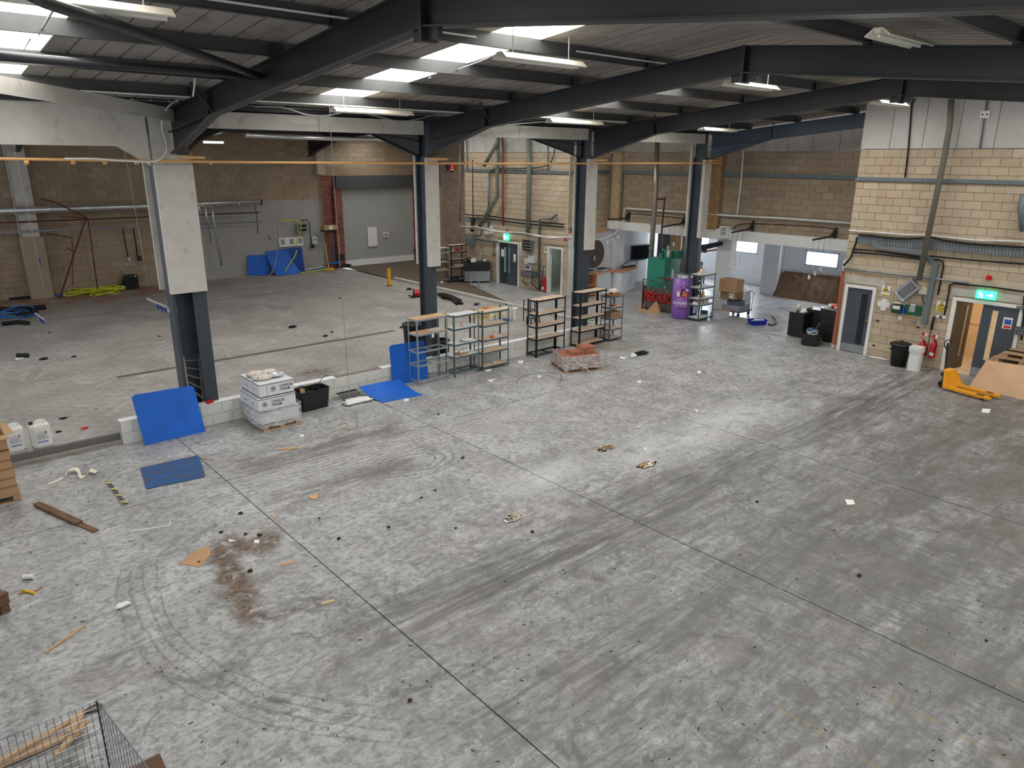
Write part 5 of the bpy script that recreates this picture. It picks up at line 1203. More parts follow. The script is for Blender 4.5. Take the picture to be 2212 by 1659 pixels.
MB().b2((c.x-.03, c.y-.08, c.z-.17), (c.x, c.y+.08, c.z+.17)).put('upright', WPLAS, t); MB().b2((c.x-.032, c.y-.17, c.z-.07), (c.x, c.y+.17, c.z+.09)).put('cross_arm', WPLAS, t)
t, b = wbox('first_aid_box', 1931, 656, 1949, 677, .14, mat('darker_green', rgb(8, 66, 42), .4), 'rounded dark green first aid box, left of the eyewash board', 'box')
MB().b2((b[0]-.004, b[1]-.1, b[2]), (b[0], b[1]+.1, b[2]+.1)).put('white_label', PAPER, t); MB().tube([(b[0]+.07, b[1]-.1, b[2]+.17), (b[0]+.07, b[1]+.1, b[2]+.17)], .03, 8).put('handle', WPLAS, t)
t, b = wbox('eyewash_board', 1957, 657, 1989, 683, .05, DGREEN, 'green eyewash board with a blue bottle', 'box')
MB().b2((b[0]-.01, b[1]-.06, b[2]-.05), (b[0], b[1]+.1, b[2]+.12)).put('mirror', mat('mirror_grey', rgb(170, 180, 178), .2), t); MB().b2((b[0]-.012, b[1]-.05, b[2]+.13), (b[0], b[1]+.07, b[2]+.18)).put('white_label', PAPER, t)
MB().tube([(b[0]-.03, b[1]+.24, b[2]-.12), (b[0]-.03, b[1]+.24, b[2]+.04), (b[0]-.03, b[1]+.24, b[2]+.08)], .05, 10, .02).put('blue_bottle', BLUEP, t)
wbox('white_box', 1942, 682, 1948, 692, .04, WPLAS, 'small white plate under the green first aid box', 'plate')
wbox('switch_box', 1968, 691, 1978, 696, .05, GALV, 'small grey metal switch box left of the duct foot', 'switch')
t, b = wbox('twin_switch', 2024, 681, 2043, 688, .05, WPLAS, 'white twin switch below the right warning sign', 'switch')
MB().b2((b[0]-.004, b[1]-.03, b[2]-.03), (b[0], b[1]+.03, b[2]+.03)).put('gap', BLACK, t)
for (a, b), l in (((1896, 693), 'upper left'), ((1888, 746), 'lower left'), ((1983, 707), 'right')):
    wbox('wall_vent', a-3, b-2, a+3, b+2, .02, BLACK, 'small black air slot in the blockwork, %s one' % l, 'vent')
t = thing('fire_sounder', 'red fire alarm sounder on the right wall above the exit sign', 'alarm', wp(2137, 600, 22.08)); c = wp(2137, 600, 22.08)
MB().tube([c, c+Vector((-.06, 0, 0))], .07, 14).put('base', RED, t); MB().tube([c+Vector((-.06, 0, 0)), c+Vector((-.1, 0, 0))], .045, 14).put('dome', RED, t)
def exit_sign(c, w_, h_, label):
    t = thing('exit_sign', label, 'sign', c); MB().b2((c.x-.07, c.y-w_/2, c.z-h_/2), (c.x, c.y+w_/2, c.z+h_/2)).put('light_box', EXITE, t)
    f = t
    x = c.x-.074
    MB().plate([(x, c.y+w_*.0, c.z-h_*.3), (x, c.y-w_*.08, c.z-h_*.3), (x, c.y-w_*.08, c.z-h_*.1), (x, c.y-w_*.28, c.z-h_*.1), (x, c.y-w_*.28, c.z-h_*.3), (x, c.y-w_*.4, c.z), (x, c.y-w_*.28, c.z+h_*.3), (x, c.y-w_*.28, c.z+h_*.1), (x, c.y, c.z+h_*.1)][2:], (.003, 0, 0)).put('arrow', EXITW, t)
    g = MB(); g.tube([(x, c.y+w_*.3, c.z+h_*.28), (x-.003, c.y+w_*.3, c.z+h_*.28)], h_*.12, 10)
    g.tube([(x, c.y+w_*.3, c.z+h_*.18), (x, c.y+w_*.24, c.z-h_*.05)], h_*.1, 6); g.tube([(x, c.y+w_*.24, c.z-h_*.05), (x, c.y+w_*.34, c.z-h_*.35)], h_*.06, 6); g.tube([(x, c.y+w_*.24, c.z-h_*.05), (x, c.y+w_*.14, c.z-h_*.2), (x, c.y+w_*.16, c.z-h_*.38)], h_*.06, 6)
    g.tube([(x, c.y+w_*.38, c.z+h_*.02), (x, c.y+w_*.28, c.z+h_*.14), (x, c.y+w_*.14, c.z+h_*.06)], h_*.05, 6); g.put('running_figure', EXITW, t)
exit_sign(wp(2131, 637, 22.05), .46, .22, 'glowing green exit sign over the double door on the right')
exit_sign(wp(1095, 512, 22.05), .34, .3, 'glowing green exit sign over the far double door')
# extinguishers
def extinguisher(loc, label, s=1.0, tall=.5, rz=0):
    t = thing('fire_extinguisher', label, 'extinguisher', (0, 0, 0)); r = .085*s
    MB().lathe([(r*.95, 0), (r, .02), (r, tall*.8), (r*.7, tall*.92), (r*.3, tall)], n=16).put('cylinder', RED, t, smooth=True)
    MB().b2((-r*1.02, -r*.6, tall*.15), (-r*.6, r*.6, tall*.35)).put('white_label', PAPER, t)
    MB().tube([(0, 0, tall), (0, 0, tall+.05)], .02, 8).put('valve', BLACK, t); MB().plate([(-.02, -.02, tall+.05), (.02, -.02, tall+.05), (.02, .1, tall+.1), (-.02, .1, tall+.1)], (0, 0, .012)).put('lever', RED, t)
    MB().tube(curve([(0, 0, tall+.03), (-.09, -.08, tall-.02), (-.12, -.08, tall*.5), (-.1, -.03, tall*.35)], 4), .014, 6).put('hose', RUBBER, t)
    t.location = loc; t.rotation_euler = (0, 0, rz); return t
q = wp(2013, 770, 21.98); extinguisher((21.98, q.y, .32), 'red fire extinguisher on the wall right of the white bin', 1, .48)
q = wp(1991, 760, 21.95); extinguisher((21.95, q.y, .36), 'red fire extinguisher mostly hidden behind the white bin', 1.15, .38)
for (a, b), l in (((1997, 722), 'left'), ((2020, 727), 'right')):
    t, b_ = wbox('extinguisher_notice', a-6, b-5, a+6, b+5, .008, PAPER, 'small red and white notice over the %s extinguisher' % l, 'sign', 22.08); MB().b2((b_[0]-.003, b_[1]-.01, b_[2]-.04), (b_[0], b_[1]+.07, b_[2]+.05)).put('red_field', RED, t)
wpipe('pole', [(2018, 682), (2010, 720), (1999, 770)], .012, RUBBER, 'thin dark pole leaning by the extinguisher', x=22.0, cat='pole')
wpipe('umbrella', [(2018, 684), (2014, 700), (2012, 712)], .035, RUBBER, 'furled black umbrella shape at the top of the thin pole', x=22.0, cat='umbrella')
# bins
t = thing('dustbin', 'round black dustbin with a lid against the right wall', 'bin', (21.62, 7.82, 0)); c = (21.62, 7.82, 0)
MB().lathe([(.2, 0), (.25, .56), (.265, .58), (.265, .61)], c, 24).put('body', BLACK, t, smooth=True); MB().lathe([(.3, .61), (.3, .64), (.22, .68), (.05, .7)], c, 24).put('lid', BLACK, t, smooth=True)
MB().tube(curve([(21.57, 7.82, .7), (21.62, 7.82, .74), (21.67, 7.82, .7)], 4), .015, 6).put('lid_handle', BLACK, t); MB().box((21.4, 7.98, .5), (.06, .1, .04)).put('side_handle', BLACK, t)
t = thing('swing_bin', 'white plastic swing top bin beside the black dustbin', 'bin', (21.45, 7.33, 0)); c = (21.45, 7.33)
MB().bev((c[0], c[1], .27), (.26, .3, .54), .04).put('body', WPLAS, t); MB().bev((c[0], c[1], .56), (.3, .35, .05), .05).put('rim', WPLAS, t)
MB().prism([(-.14, -.16), (.14, -.16), (.14, .16), (-.14, .16)], .585, .69, c, 0, 1.0).put('hood', WPLAS, t)
t.children[-1].data.transform(Matrix.Identity(4))
MB().b2((c[0]-.165, c[1]-.13, .6), (c[0]-.15, c[1]+.13, .67)).put('flap', WPLAS, t)
o = MB().lathe([(.04, 0), (.05, .06)], (22.0, 8.15, 0), 10).put('red_cup', mat('red_white', rgb(206, 110, 110), .5)); tag(fix(o, (22, 8.15, 0)), 'small red and white cup on the floor left of the dustbin', 'cup')
o = blobmb(102, (.08, .3, .02), amp=.5).put('wet_tissue', PAPER); o.location = (21.95, 8.5, 0); tag(o, 'trodden white tissue along the foot of the right wall', 'litter')
# pallet truck
t = thing('pallet_truck', 'yellow hand pallet truck with a black tiller', 'truck', (20.5, 5.9, 0))
J = Vector((20.35, 6.14, 0)); J2 = Vector((20.1, 4.97, 0)); u_ = (J2-J).normalized(); v_ = Vector((-u_.y, u_.x, 0)); L = (J2-J).length+.06
def jp(a, b, c): return J+u_*a+v_*b+Vector((0, 0, c))
for s in (-.2, .2):
    MB().plate([jp(.1, s-.08, .06), jp(L-.12, s-.08, .06), jp(L, s-.04, .06), jp(L, s+.04, .06), jp(L-.12, s+.08, .06), jp(.1, s+.08, .06)], (0, 0, .055)).put('fork', YEL, t)
    MB().plate([jp(L-.34, s-.05, .116), jp(L-.16, s-.05, .116), jp(L-.16, s+.05, .116), jp(L-.34, s+.05, .116)], (0, 0, .002)).put('fork_slot', BLACK, t)
    MB().tube([jp(L-.2, s-.04, .04), jp(L-.2, s+.04, .04)], .04, 12).put('fork_roller', BLACK, t)
MB().plate([jp(.1, -.28, .05), jp(.3, -.28, .11), jp(.12, -.2, .46), jp(.0, -.17, .5)], u_*.0+v_*.02).put('side_plate', YEL, t)
MB().plate([jp(.1, .26, .05), jp(.3, .26, .11), jp(.12, .18, .46), jp(.0, .15, .5)], v_*.02).put('side_plate', YEL, t)
MB().plate([jp(.3, -.28, .1), jp(.3, .28, .1), jp(.1, .18, .47), jp(.1, -.18, .47)], -u_*.02).put('front_plate', YEL, t)
MB().plate([jp(-.04, -.17, .48), jp(.11, -.18, .46), jp(.11, .18, .46), jp(-.04, .17, .48)], (0, 0, .02)).put('head_plate', YEL, t)
for s in (-.06, .06): MB().tube([jp(-.05, s-.025, .09), jp(-.05, s+.025, .09)], .09, 18).put('steer_wheel', BLACK, t)
MB().tube([jp(-.05, 0, .12), jp(-.05, 0, .42)], .05, 12).put('pump', BLACK, t); MB().b2(tuple(jp(-.12, -.07, .3)), tuple(jp(.02, .07, .38))).put('pump_yoke', BLACK, t)
MB().tube([jp(-.06, 0, .4), jp(-.13, 0, 1.16)], .024, 10).put('tiller', BLACK, t)
hd = [jp(-.13, 0, 1.0), jp(-.13, .1, 1.08), jp(-.13, .14, 1.17), jp(-.13, .09, 1.23), jp(-.13, -.09, 1.23), jp(-.13, -.14, 1.17), jp(-.13, -.1, 1.08), jp(-.13, 0, 1.0)]
MB().tube(curve(hd, 4), .014, 8).put('handle_loop', BLACK, t)
# pallet stack with plywood
for k in range(6):
    pallet('wooden pallet, %s in the stack at the right edge' % ('lowest', 'second', 'third', 'fourth', 'fifth', 'topmost')[k], (21.55+(.03, -.02, .02, -.03, .0, .02)[k], 4.93+(.02, -.03, .03, -.06, .04, -.14)[k], k*.142), PI/2+.02, 1.2, .85, WOOD, h=.14)
pallet('short wooden pallet lying across the top of the right stack', (21.62, 4.75, .853), PI/2+.02, 1.0, .75, WOOD, h=.12)
mat_sheet([(20.85, 5.74, .0), (20.72, 4.2, .0), at(2330, 808, 'x', 21.12), at(2131, 778, 'x', 21.12)], (.018, 0, .0), 'plywood_sheet', PLYW, 'big plywood sheet leaning on the pallet stack', 'board')
v, f = blob(105, (.14, .2, .1), amp=.3); o = MB().add(v, f).put('hi_vis_vest', mat('hi_vis', rgb(214, 232, 90), .6, var=.2, vs=9)); o.location = at(2200, 742, 'z', .98); tag(o, 'crumpled yellow high visibility vest on the pallet stack', 'vest')
cable('black_bar', [(21.5, 5.25, 1.0), (21.52, 5.0, 1.0), (21.45, 4.5, .99)], .02, BLACK, 'black bar lying over the pallet stack at the right edge', 'bar')
t = thing('glass_blocks', 'dark crate of bottle tops on the wall at the right edge', 'crate', wp(2205, 716, 21.9)); c = wp(2205, 716, 21.9)
MB().b2((c.x, c.y-.15, c.z-.1), (c.x+.1, c.y+.15, c.z+.1)).put('body', mat('tray_dark', rgb(84, 90, 92), .5, .3), t)
for a in range(4):
    for b in range(2): MB().tube([(c.x-.01, c.y-.1+a*.07, c.z-.04+b*.08), (c.x, c.y-.1+a*.07, c.z-.04+b*.08)], .02, 8).put('disc', GALV, t)
t, b = wbox('junction_box', 2198, 660, 2212, 668, .08, PBLUE, 'grey trunking stub at the right edge beside the double door', 'box')
wpipe('conduit', [(2212, 640), (2210, 700), (2206, 735)], .02, RUBBER, 'dark conduit at the right edge beside the double door')
wpipe('grey_duct', [(2212, 420), (2206, 450), (2212, 500)], .09, PBLUE, 'grey duct end at the right edge above the white cable', x=21.9)

# ------------------------------------------------------------------ corner by the grey door
tag(fix(MB().plate([wp(1818, 584, 22.0), wp(1823, 585, 22.0), wp(1803, 745, 22.0), wp(1797, 744, 22.0)], (.05, 0, 0)).put('timber_post', COPPER), wp(1800, 745, 22.0)), 'copper coloured post at the wall corner left of the grey door', 'post')
def cab(x0, x1, y0, y1, h, label, drawers=0):
    t = thing('black_cabinet', label, 'cabinet', ((x0+x1)/2, (y0+y1)/2, 0)); MB().b2((x0, y0, .03), (x1, y1, h-.02)).put('body', BLACK, t); MB().b2((x0-.005, y0-.005, h-.02), (x1+.005, y1+.005, h)).put('top', BLACK if not drawers else mat('grey_laminate', rgb(150, 150, 154), .5), t)
    for k in range(drawers):
        z = .06+k*(h-.1)/drawers; d = MB().b2((x0+.02, y0-.015, z), (x1-.02, y0, z+(h-.1)/drawers-.02)).put('drawer', BLACK, t); MB().b2(((x0+x1)/2-.08, y0-.03, z+.14), ((x0+x1)/2+.08, y0-.015, z+.155)).put('drawer_handle', GALV, d)
        MB().b2((x0-.012, y0+.03, z), (x0, y1-.03, z+(h-.1)/drawers-.02)).put('side_panel', BLACK, t)
    for a in (x0+.04, x1-.04):
        for b in (y0+.04, y1-.04): MB().tube([(a, b, 0), (a, b, .04)], .02, 6).put('foot', BLACK, t)
cab(22.6, 23.1, 11.28, 11.8, .82, 'low black cabinet, leftmost of the black cluster')
cab(23.15, 23.7, 10.85, 11.5, .9, 'low black cabinet in the middle of the black cluster')
cab(22.7, 23.3, 10.22, 10.78, 1.08, 'tall black drawer cabinet with a grey top', 4)
for nm, loc, mb, mt, lab, cat in (
    ('tissue_pack', (22.85, 11.45, .822), MB().b2((-.12, -.08, 0), (.12, .08, .03)), PAPER, 'white pack on the leftmost black cabinet', 'pack'),
    ('silver_can', (23.0, 11.7, .822), MB().lathe([(.07, 0), (.07, .2), (.05, .22)], n=14), CREAM, 'cream canister on the back of the left black cabinet', 'can'),
    ('peach_dish', (23.4, 11.55, .902), MB().lathe([(.12, 0), (.1, .03), (.02, .04)], n=14), mat('peach', rgb(226, 180, 130), .5), 'peach coloured lid on the middle black cabinet', 'lid'),
    ('red_pot', (23.4, 11.05, .902), MB().lathe([(.08, 0), (.11, .06), (.1, .08)], n=14), RED, 'red pot with white rag on the middle black cabinet', 'pot'),
    ('orange_basket', (23.05, 10.55, 1.082), MB().lathe([(.12, 0), (.16, .1), (.15, .11)], n=16), mat('orange_plastic', rgb(230, 84, 40), .4), 'orange bowl on the grey topped cabinet', 'bowl'),
    ('white_jug', (22.86, 10.6, 1.082), MB().lathe([(.05, 0), (.06, .1), (.03, .15)], n=12), WPLAS, 'small white jug beside the orange bowl', 'jug'),
    ('white_pack', (22.77, 10.7, 1.082), MB().lathe([(.06, 0), (.06, .03), (.03, .05)], n=10), WPLAS, 'white dish at the left corner of the grey top', 'dish'),
    ('clear_bags', (22.95, 10.36, 1.082), blobmb(110, (.16, .1, .05), amp=.5), mat('bag_clear', rgb(210, 214, 222), .3), 'crumpled clear plastic bags on the grey topped cabinet', 'bag'),
    ('glass_jars', (23.18, 10.34, 1.082), MB().lathe([(.09, 0), (.1, .16), (.08, .18), (.08, .22)], n=14), mat('jar_white', rgb(226, 222, 230), .3), 'large pale jar at the back of the grey topped cabinet', 'jar'),
    ('stacked_bowl', (23.18, 10.34, 1.305), MB().lathe([(.06, 0), (.13, .06), (.12, .07)], n=14), mat('striped_bowl', rgb(206, 206, 214), .4), 'bowl stacked on the large pale jar', 'bowl')):
    o = mb.put(nm, mt, smooth=nm not in ('tissue_pack',)); o.location = loc; tag(o, lab, cat)
cable('grey_cable', [(23.3, 10.84, .95), (22.95, 10.82, .7), (22.66, 10.82, .45), (22.5, 10.78, .42)], .012, GALV, 'grey cable falling down the front of the black cabinets')
tub('black_crate', 'open black crate with an orange mark, in front of the black cabinets', (22.1, 10.68, 0), .72, .55, .38, BLACK, .25, taper=.92)
t = bpy.data.objects['black_crate']
for p, q in (((-.1, .1), (.1, .1)), ((.1, .1), (.0, .26))): MB().tube([(p[0], -.262, p[1]), (q[0], -.268, q[1])], .008, 4).put('orange_mark', YEL, t)
for k in range(7):
    cc_ = [Vector((22.1+.2*math.cos(a)*(1-.03*k), 10.7+.17*math.sin(a)*(1-.02*k), .3+.028*k+.03*math.sin(a*2+k))) for a in [2*PI*j/14 for j in range(15)]]
    o = MB().tube(cc_, .016, 6).put('coiled_cable', WPLAS if k % 2 else mat('cable_blue', rgb(70, 110, 160), .5), smooth=True); tag(fix(o, cc_[0]), '%s coil of the cable heap in the black crate' % ('lowest', 'second', 'third', 'fourth', 'fifth', 'sixth', 'topmost')[k], 'cable', 'cable coils in the black crate')
tub('blue_tote', 'low blue plastic crate full of rags on the floor', (23.42, 13.4, 0), .62, .42, .16, mat('tote_blue', rgb(12, 34, 160), .4), -.55, taper=.9)
for k, (dx, dy, c_, lab) in enumerate(((-.15, .02, mat('mint', rgb(120, 220, 180), .6), 'mint green rag'), (.05, .05, PAPER, 'white rag'), (.2, -.02, mat('pale_lilac', rgb(200, 206, 226), .5), 'pale film'))):
    v, f = blob(120+k, (.13, .1, .04), amp=.5); o = MB().add(v, f).put('rag', c_); o.location = (23.42+dx, 13.4+dy, .1); tag(o, '%s inside the low blue crate' % lab, 'cloth')
v, f = blob(125, (.12, .06, .02), amp=.4); o = MB().add(v, f).put('grey_glove', mat('glove_grey', rgb(130, 140, 130), .7)); o.location = at(1625, 699)+Vector((-.1, .1, 0)); tag(o, 'grey green glove on the floor beside the blue crate', 'glove')
cable('bent_hose', [at(1668, 684, 'z', .1), at(1674, 690, 'z', .06), at(1676, 697, 'z', .03), at(1668, 702, 'z', .03), at(1660, 700, 'z', .03)], .03, REDB, 'short bent dark red hose right of the blue crate', 'hose', 8)
# OSB
a, b, c, d = Vector((29.05, 15.95, 0)), Vector((28.95, 12.2, 0)), at(1822, 597, 'x', 29.5), at(1695, 585, 'x', 29.5)
mat_sheet([a, b, Vector((29.45, 12.2, c.z)), Vector((29.45, d.y, d.z))], (.02, 0, 0), 'chipboard', OSB, 'large brown board leaning on the wall of the white room', 'board')
mat_sheet([a+Vector((.06, .12, 0)), b+Vector((.06, .2, 0)), Vector((29.52, 12.3, c.z-.08)), Vector((29.52, d.y+.18, d.z-.08))], (.02, 0, 0), 'chipboard', OSB, 'second brown board just behind the large leaning one', 'board')
t, b_ = wbox('wall_grille', 1648, 605, 1658, 629, .02, BLACK, 'black grille low on the wall of the white room', 'vent', 31.28)
# hanging festoon brackets on the beam
for k, ((x0, y0), (x1, y1)) in enumerate((((1313, 474), (1357, 472)), ((1432, 490), (1479, 482)), ((1581, 502), (1625, 494)), ((1756, 518), (1803, 510)))):
    t = thing('swing_bracket', 'dark bracket with hanging bulbs over the white beam, %s' % ('leftmost', 'second from left', 'third from left', 'rightmost')[k], 'light', at(x1, y1, 'x', 24.3))
    hp = at(x1, y1, 'x', 24.5); tp = at(x0, y0, 'x', 23.3) if k != 9 else None
    MB().tube([hp, tp], .035, 8).put('arm', mat('bracket_dark', rgb(52, 58, 58), .5), t); MB().plate([hp, hp+Vector((0, 0, .26)), hp+(tp-hp)*.2], (0, .03, 0)).put('gusset', mat('bracket_dark', rgb(52, 58, 58), .5), t)
    MB().b2(tuple(hp+Vector((0, -.04, -.1))), tuple(hp+Vector((.06, .04, .28)))).put('wall_plate', mat('bracket_dark', rgb(52, 58, 58), .5), t)
    for q in (.45, .7, .95):
        p = hp.lerp(tp, q); lo = 1.05 if k > 1 else .75
        lo += .12*math.sin(q*9); c_ = MB().tube([p, p+Vector((0, 0, -lo))], .005, 4).put('flex', BLACK, t); MB().lathe([(.018, 0), (.022, -.05), (.045, -.09), (.05, -.13), (.03, -.17), (.005, -.185)], p+Vector((0, 0, -lo)), 10).put('bulb', mat('bulb_glass', rgb(214, 216, 214), .1), c_, smooth=True)
cable('thin_conduit', [at(1357, 478, 'x', 24.55), at(1358, 462, 'x', 24.55), at(1420, 466, 'x', 24.55), at(1478, 472, 'x', 24.55)], .014, BLACK, 'thin black cable linking the two left brackets', 'cable', 5)
cable('thin_conduit', [at(1580, 500, 'x', 24.55), at(1603, 484, 'x', 24.55), at(1700, 486, 'x', 24.55), at(1800, 494, 'x', 24.55), at(1804, 512, 'x', 24.55)], .014, BLACK, 'thin black cable linking the two right brackets', 'cable', 5)
P = [at(1345, 500, 'x', 24.5), at(1349, 450, 'x', 24.5), at(1352, 450, 'x', 24.5)]
tag(fix(MB().tube([at(1348, 496, 'x', 24.45), at(1349, 452, 'x', 24.45), at(1352, 450, 'x', 24.45), at(1487, 459, 'x', 24.45), at(1580, 466, 'x', 24.45), at(1700, 472, 'x', 24.45), at(1838, 482, 'x', 24.45)], .035, 8).put('white_pipe', WPLAS, smooth=True), P[0]), 'white pipe running along the gable wall over the white beam', 'pipe')
P = [wp(1015, 473), wp(1020, 488), wp(1085, 497), wp(1110, 505), wp(1140, 512), wp(1225, 517)]
cable('hanging_cable', [at(1150, 509, 'x', 21.9), at(1180, 512, 'x', 21.9), at(1240, 513, 'y', 21.3), at(1290, 518, 'x', 23.4), at(1320, 508, 'x', 23.8), at(1338, 495, 'x', 24.2), at(1347, 478, 'x', 24.35)], .022, WPLAS, 'white cable sagging in front of the third column')
t, b_ = wbox('wall_fan_box', 1561, 488, 1577, 514, .2, WPLAS, 'white ventilation box on the white beam above the pier', 'box', 24.3)
for k in range(4): MB().b2((b_[0]-.01, b_[1]-b_[3]*.3, b_[2]+.12-k*.07), (b_[0], b_[1]+b_[3]*.3, b_[2]+.15-k*.07)).put('louvre', mat('louvre_grey', rgb(120, 120, 118), .4, .6), t)
pr_ = MB(); pr_.b2((24.75, 15.6, 0), (25.15, 16.2, 2.74)); o = pr_.put('white_pier', WHITE); o['kind'] = 'structure'
tag(fix(MB().b2((22.9, 21.3, 2.55), (23.0, 21.5, 2.62)).b2((22.2, 21.45, 2.6), (24.3, 21.69, 2.64)).put('wall_shelf', PINKW), (23, 21.6, 2.55)), 'warm wooden ledge on the side of the middle block', 'shelf')
t = thing('small_fan', 'small round black fan on the wooden ledge', 'fan', (22.35, 21.55, 2.64)); c = Vector((22.3, 21.55, 2.8))
MB().tube([c+Vector((-.05, -.04, 0)), c+Vector((.05, .04, 0))], .15, 18).put('housing', BLACK, t); MB().tube([c+Vector((-.06, -.05, 0)), c+Vector((-.05, -.04, 0))], .09, 16).put('grille', GALV, t); MB().tube([c+Vector((0, .0, -.16)), c], .03, 6).put('foot', BLACK, t)
# ------------------------------------------------------------------ bar area, machine, can
t = thing('round_plaque', 'round brown plaque on the white wall behind the third column', 'plaque', (23.95, 21.6, 1.6)); c = at(1283, 548, 'y', 21.66)
MB().tube([c, c+Vector((0, -.04, 0))], .62, 36).put('disc', mat('plaque_brown', rgb(92, 76, 70), .7, var=.15), t); MB().b2((c.x-.02, c.y-.05, c.z-.3), (c.x+.03, c.y-.04, c.z-.1)).put('white_mark', PAPER, t)
t = thing('television', 'black flat television on the white wall of the bar', 'television', (27, 22.2, 1.5)); a, b = at(1365, 531, 'y', 22.25), at(1400, 558, 'y', 22.25)
MB().b2((a.x, 22.18, b.z), (a.x+1.35, 22.27, a.z)).put('body', BLACK, t); MB().b2((a.x+.03, 22.17, b.z+.03), (a.x+1.32, 22.18, a.z-.03)).put('screen', GLASSD, t)
# curved bar counter
t = thing('bar_counter', 'curved white bar counter with a wooden top', 'counter', (24.8, 20.9, 0))
arc = []
pa, pb, pc_ = at(1305, 630), at(1345, 633), at(1372, 622)
cc_ = curve([Vector((pa.x, pa.y, 0)), Vector(((pa.x+pb.x)/2, (pa.y+pb.y)/2-.12, 0)), Vector((pb.x, pb.y, 0)), Vector((pc_.x, pc_.y, 0))], 6)
out = [(p.x, p.y) for p in cc_]; inn = [(p.x+.22, p.y+.42) for p in cc_][::-1]
MB().prism(out+inn, 0, .9).put('front_panel', mat('tongue_groove', rgb(232, 234, 238), .6), t)
for k in range(0, len(out)-1): MB().box((out[k][0], out[k][1], .45), (.012, .012, .88)).put('groove_strip', mat('groove_grey', rgb(222, 226, 232), .6), t)
cx = sum(p[0] for p in out+inn)/len(out+inn); cy = sum(p[1] for p in out+inn)/len(out+inn)
MB().prism([(cx+(p[0]-cx)*1.06, cy+(p[1]-cy)*1.12) for p in out+inn], .9, .95).put('wooden_top', PINKW, t)
for nm, px, py, mt, lab in (('sticks', 1318, 582, mat('orange_sticks', rgb(224, 140, 60), .6), 'orange sticks heaped on the curved bar'),): 
    p = at(px, py, 'z', .96); mb = MB(); rd = random.Random(3)
    for k in range(9): mb.box((p.x+rd.uniform(-.15, .15), p.y+rd.uniform(-.08, .08), .965+.008*k), (.25, .02, .012), rd.uniform(0, 3))
    tag(fix(mb.put(nm, mt), (p.x, p.y, .95)), lab, 'sticks')
p = at(1358, 577, 'z', .96); t = thing('black_carry_case', 'black folded stand lying on the right of the curved bar', 'stand', p)
MB().box((p.x, p.y, .99), (1.0, .16, .06), .1).put('body', BLACK, t)
MB().tube(curve([p+Vector((-.5, 0, .08)), p+Vector((0, 0, .28)), p+Vector((.45, 0, .3)), p+Vector((.6, 0, .05))], 5), .02, 6).put('frame', BLACK, t)
t = thing('side_cabinet', 'small wooden cabinet left of the third column, by the white wall', 'cabinet', (23.1, 21.2, 0))
for a, b in (((22.6, 20.95), (22.65, 21.35)), ((23.1, 20.95), (23.15, 21.35))): MB().b2((a[0], a[1], 0), (b[0], b[1], .95)).put('side_panel', PINKW, t)
for z in (.05, .45): MB().b2((22.65, 20.97, z), (23.1, 21.35, z+.03)).put('shelf', PINKW, t)
MB().b2((22.65, 21.3, .0), (23.1, 21.35, .95)).put('back_panel', mat('cab_back', rgb(150, 140, 132), .7), t)
MB().b2((22.55, 20.9, .95), (24.2, 21.4, .99)).put('wooden_top', PINKW, t); MB().b2((23.2, 20.98, 0), (24.1, 21.35, .95)).put('white_front', WHITE, t)
for k, x in enumerate((22.75, 23.65)):
    u = thing('metal_hotplate', 'silver hotplate on the wooden cabinet, %s of the third column' % ('left', 'right')[k], 'hotplate', (x, 21.1, .99))
    MB().b2((x-.2, 20.95, 1.0), (x+.2, 21.25, 1.1)).put('body', STAIN, u); MB().b2((x-.21, 20.94, 1.1), (x+.21, 21.26, 1.13)).put('lid', BLACK, u)
# flue pipes
def flue(x, pxs, r, mt, label, bands=()):
    P = [at(a, b, 'x', x) for a, b in pxs]; t = thing('flue', label, 'pipe', P[0]); MB().tube(P, r, 18).put('pipe', mt, t, smooth=True)
    for z in bands: 
        c = P[0].lerp(P[-1], z); d = (P[-1]-P[0]).normalized(); MB().tube([c-d*.03, c+d*.03], r*1.08, 18).put('band', mt, t)
    return t
flue(23.2, [(1420, 306), (1416, 420), (1404, 590)], .1, mat('flue_silver', rgb(160, 154, 144), .35, .6, .06), 'tall silver flue pipe standing behind the green machine', (.3, .45, .62, .8))
flue(23.6, [(1500, 352), (1492, 470), (1478, 590)], .12, mat('flue_grey', rgb(150, 158, 166), .4, .2, .06), 'tall pale grey pipe just left of the farthest column', (.1, .55))
cable('dark_red_pipe', [at(1418, 430, 'x', 22.9), at(1436, 430, 'x', 22.9), at(1436, 431, 'x', 22.9), at(1431, 480, 'x', 22.9), at(1427, 545, 'x', 22.9)], .035, mat('dark_red_pipe', rgb(62, 24, 20), .5), 'square bent dark red pipe rising right of the silver flue', 'pipe', 6)
# green machine
t = thing('green_heater', 'tall green metal heater cabinet behind the sign barrier', 'heater', (23.0, 17.3, 0))
gx, gy0, gy1 = 22.75, 16.85, 17.8
g1, g2 = at(1400, 556, 'x', gx), at(1437, 556, 'x', gx)
MB().b2((gx, g2.y, .3), (gx+1.0, g1.y, 1.93)).put('body', GREEN, t)
MB().b2((gx-.01, g2.y-.01, 1.93), (gx+1.01, g1.y+.01, 1.97)).put('top_cover', GREEN, t)
MB().b2((gx+.05, g2.y+.05, 0), (gx+.95, g1.y-.05, .3)).put('base', mat('machine_green_dark', rgb(26, 78, 66), .5), t)
yy = g2.y-.012
MB().b2((gx+.45, yy, 1.2), (gx+.6, yy+.01, 1.55)).put('data_plate', PAPER, t); MB().b2((gx+.12, yy, 1.75), (gx+.2, yy+.01, 1.88)).put('badge', mat('brass', rgb(190, 160, 90), .3, .8), t)
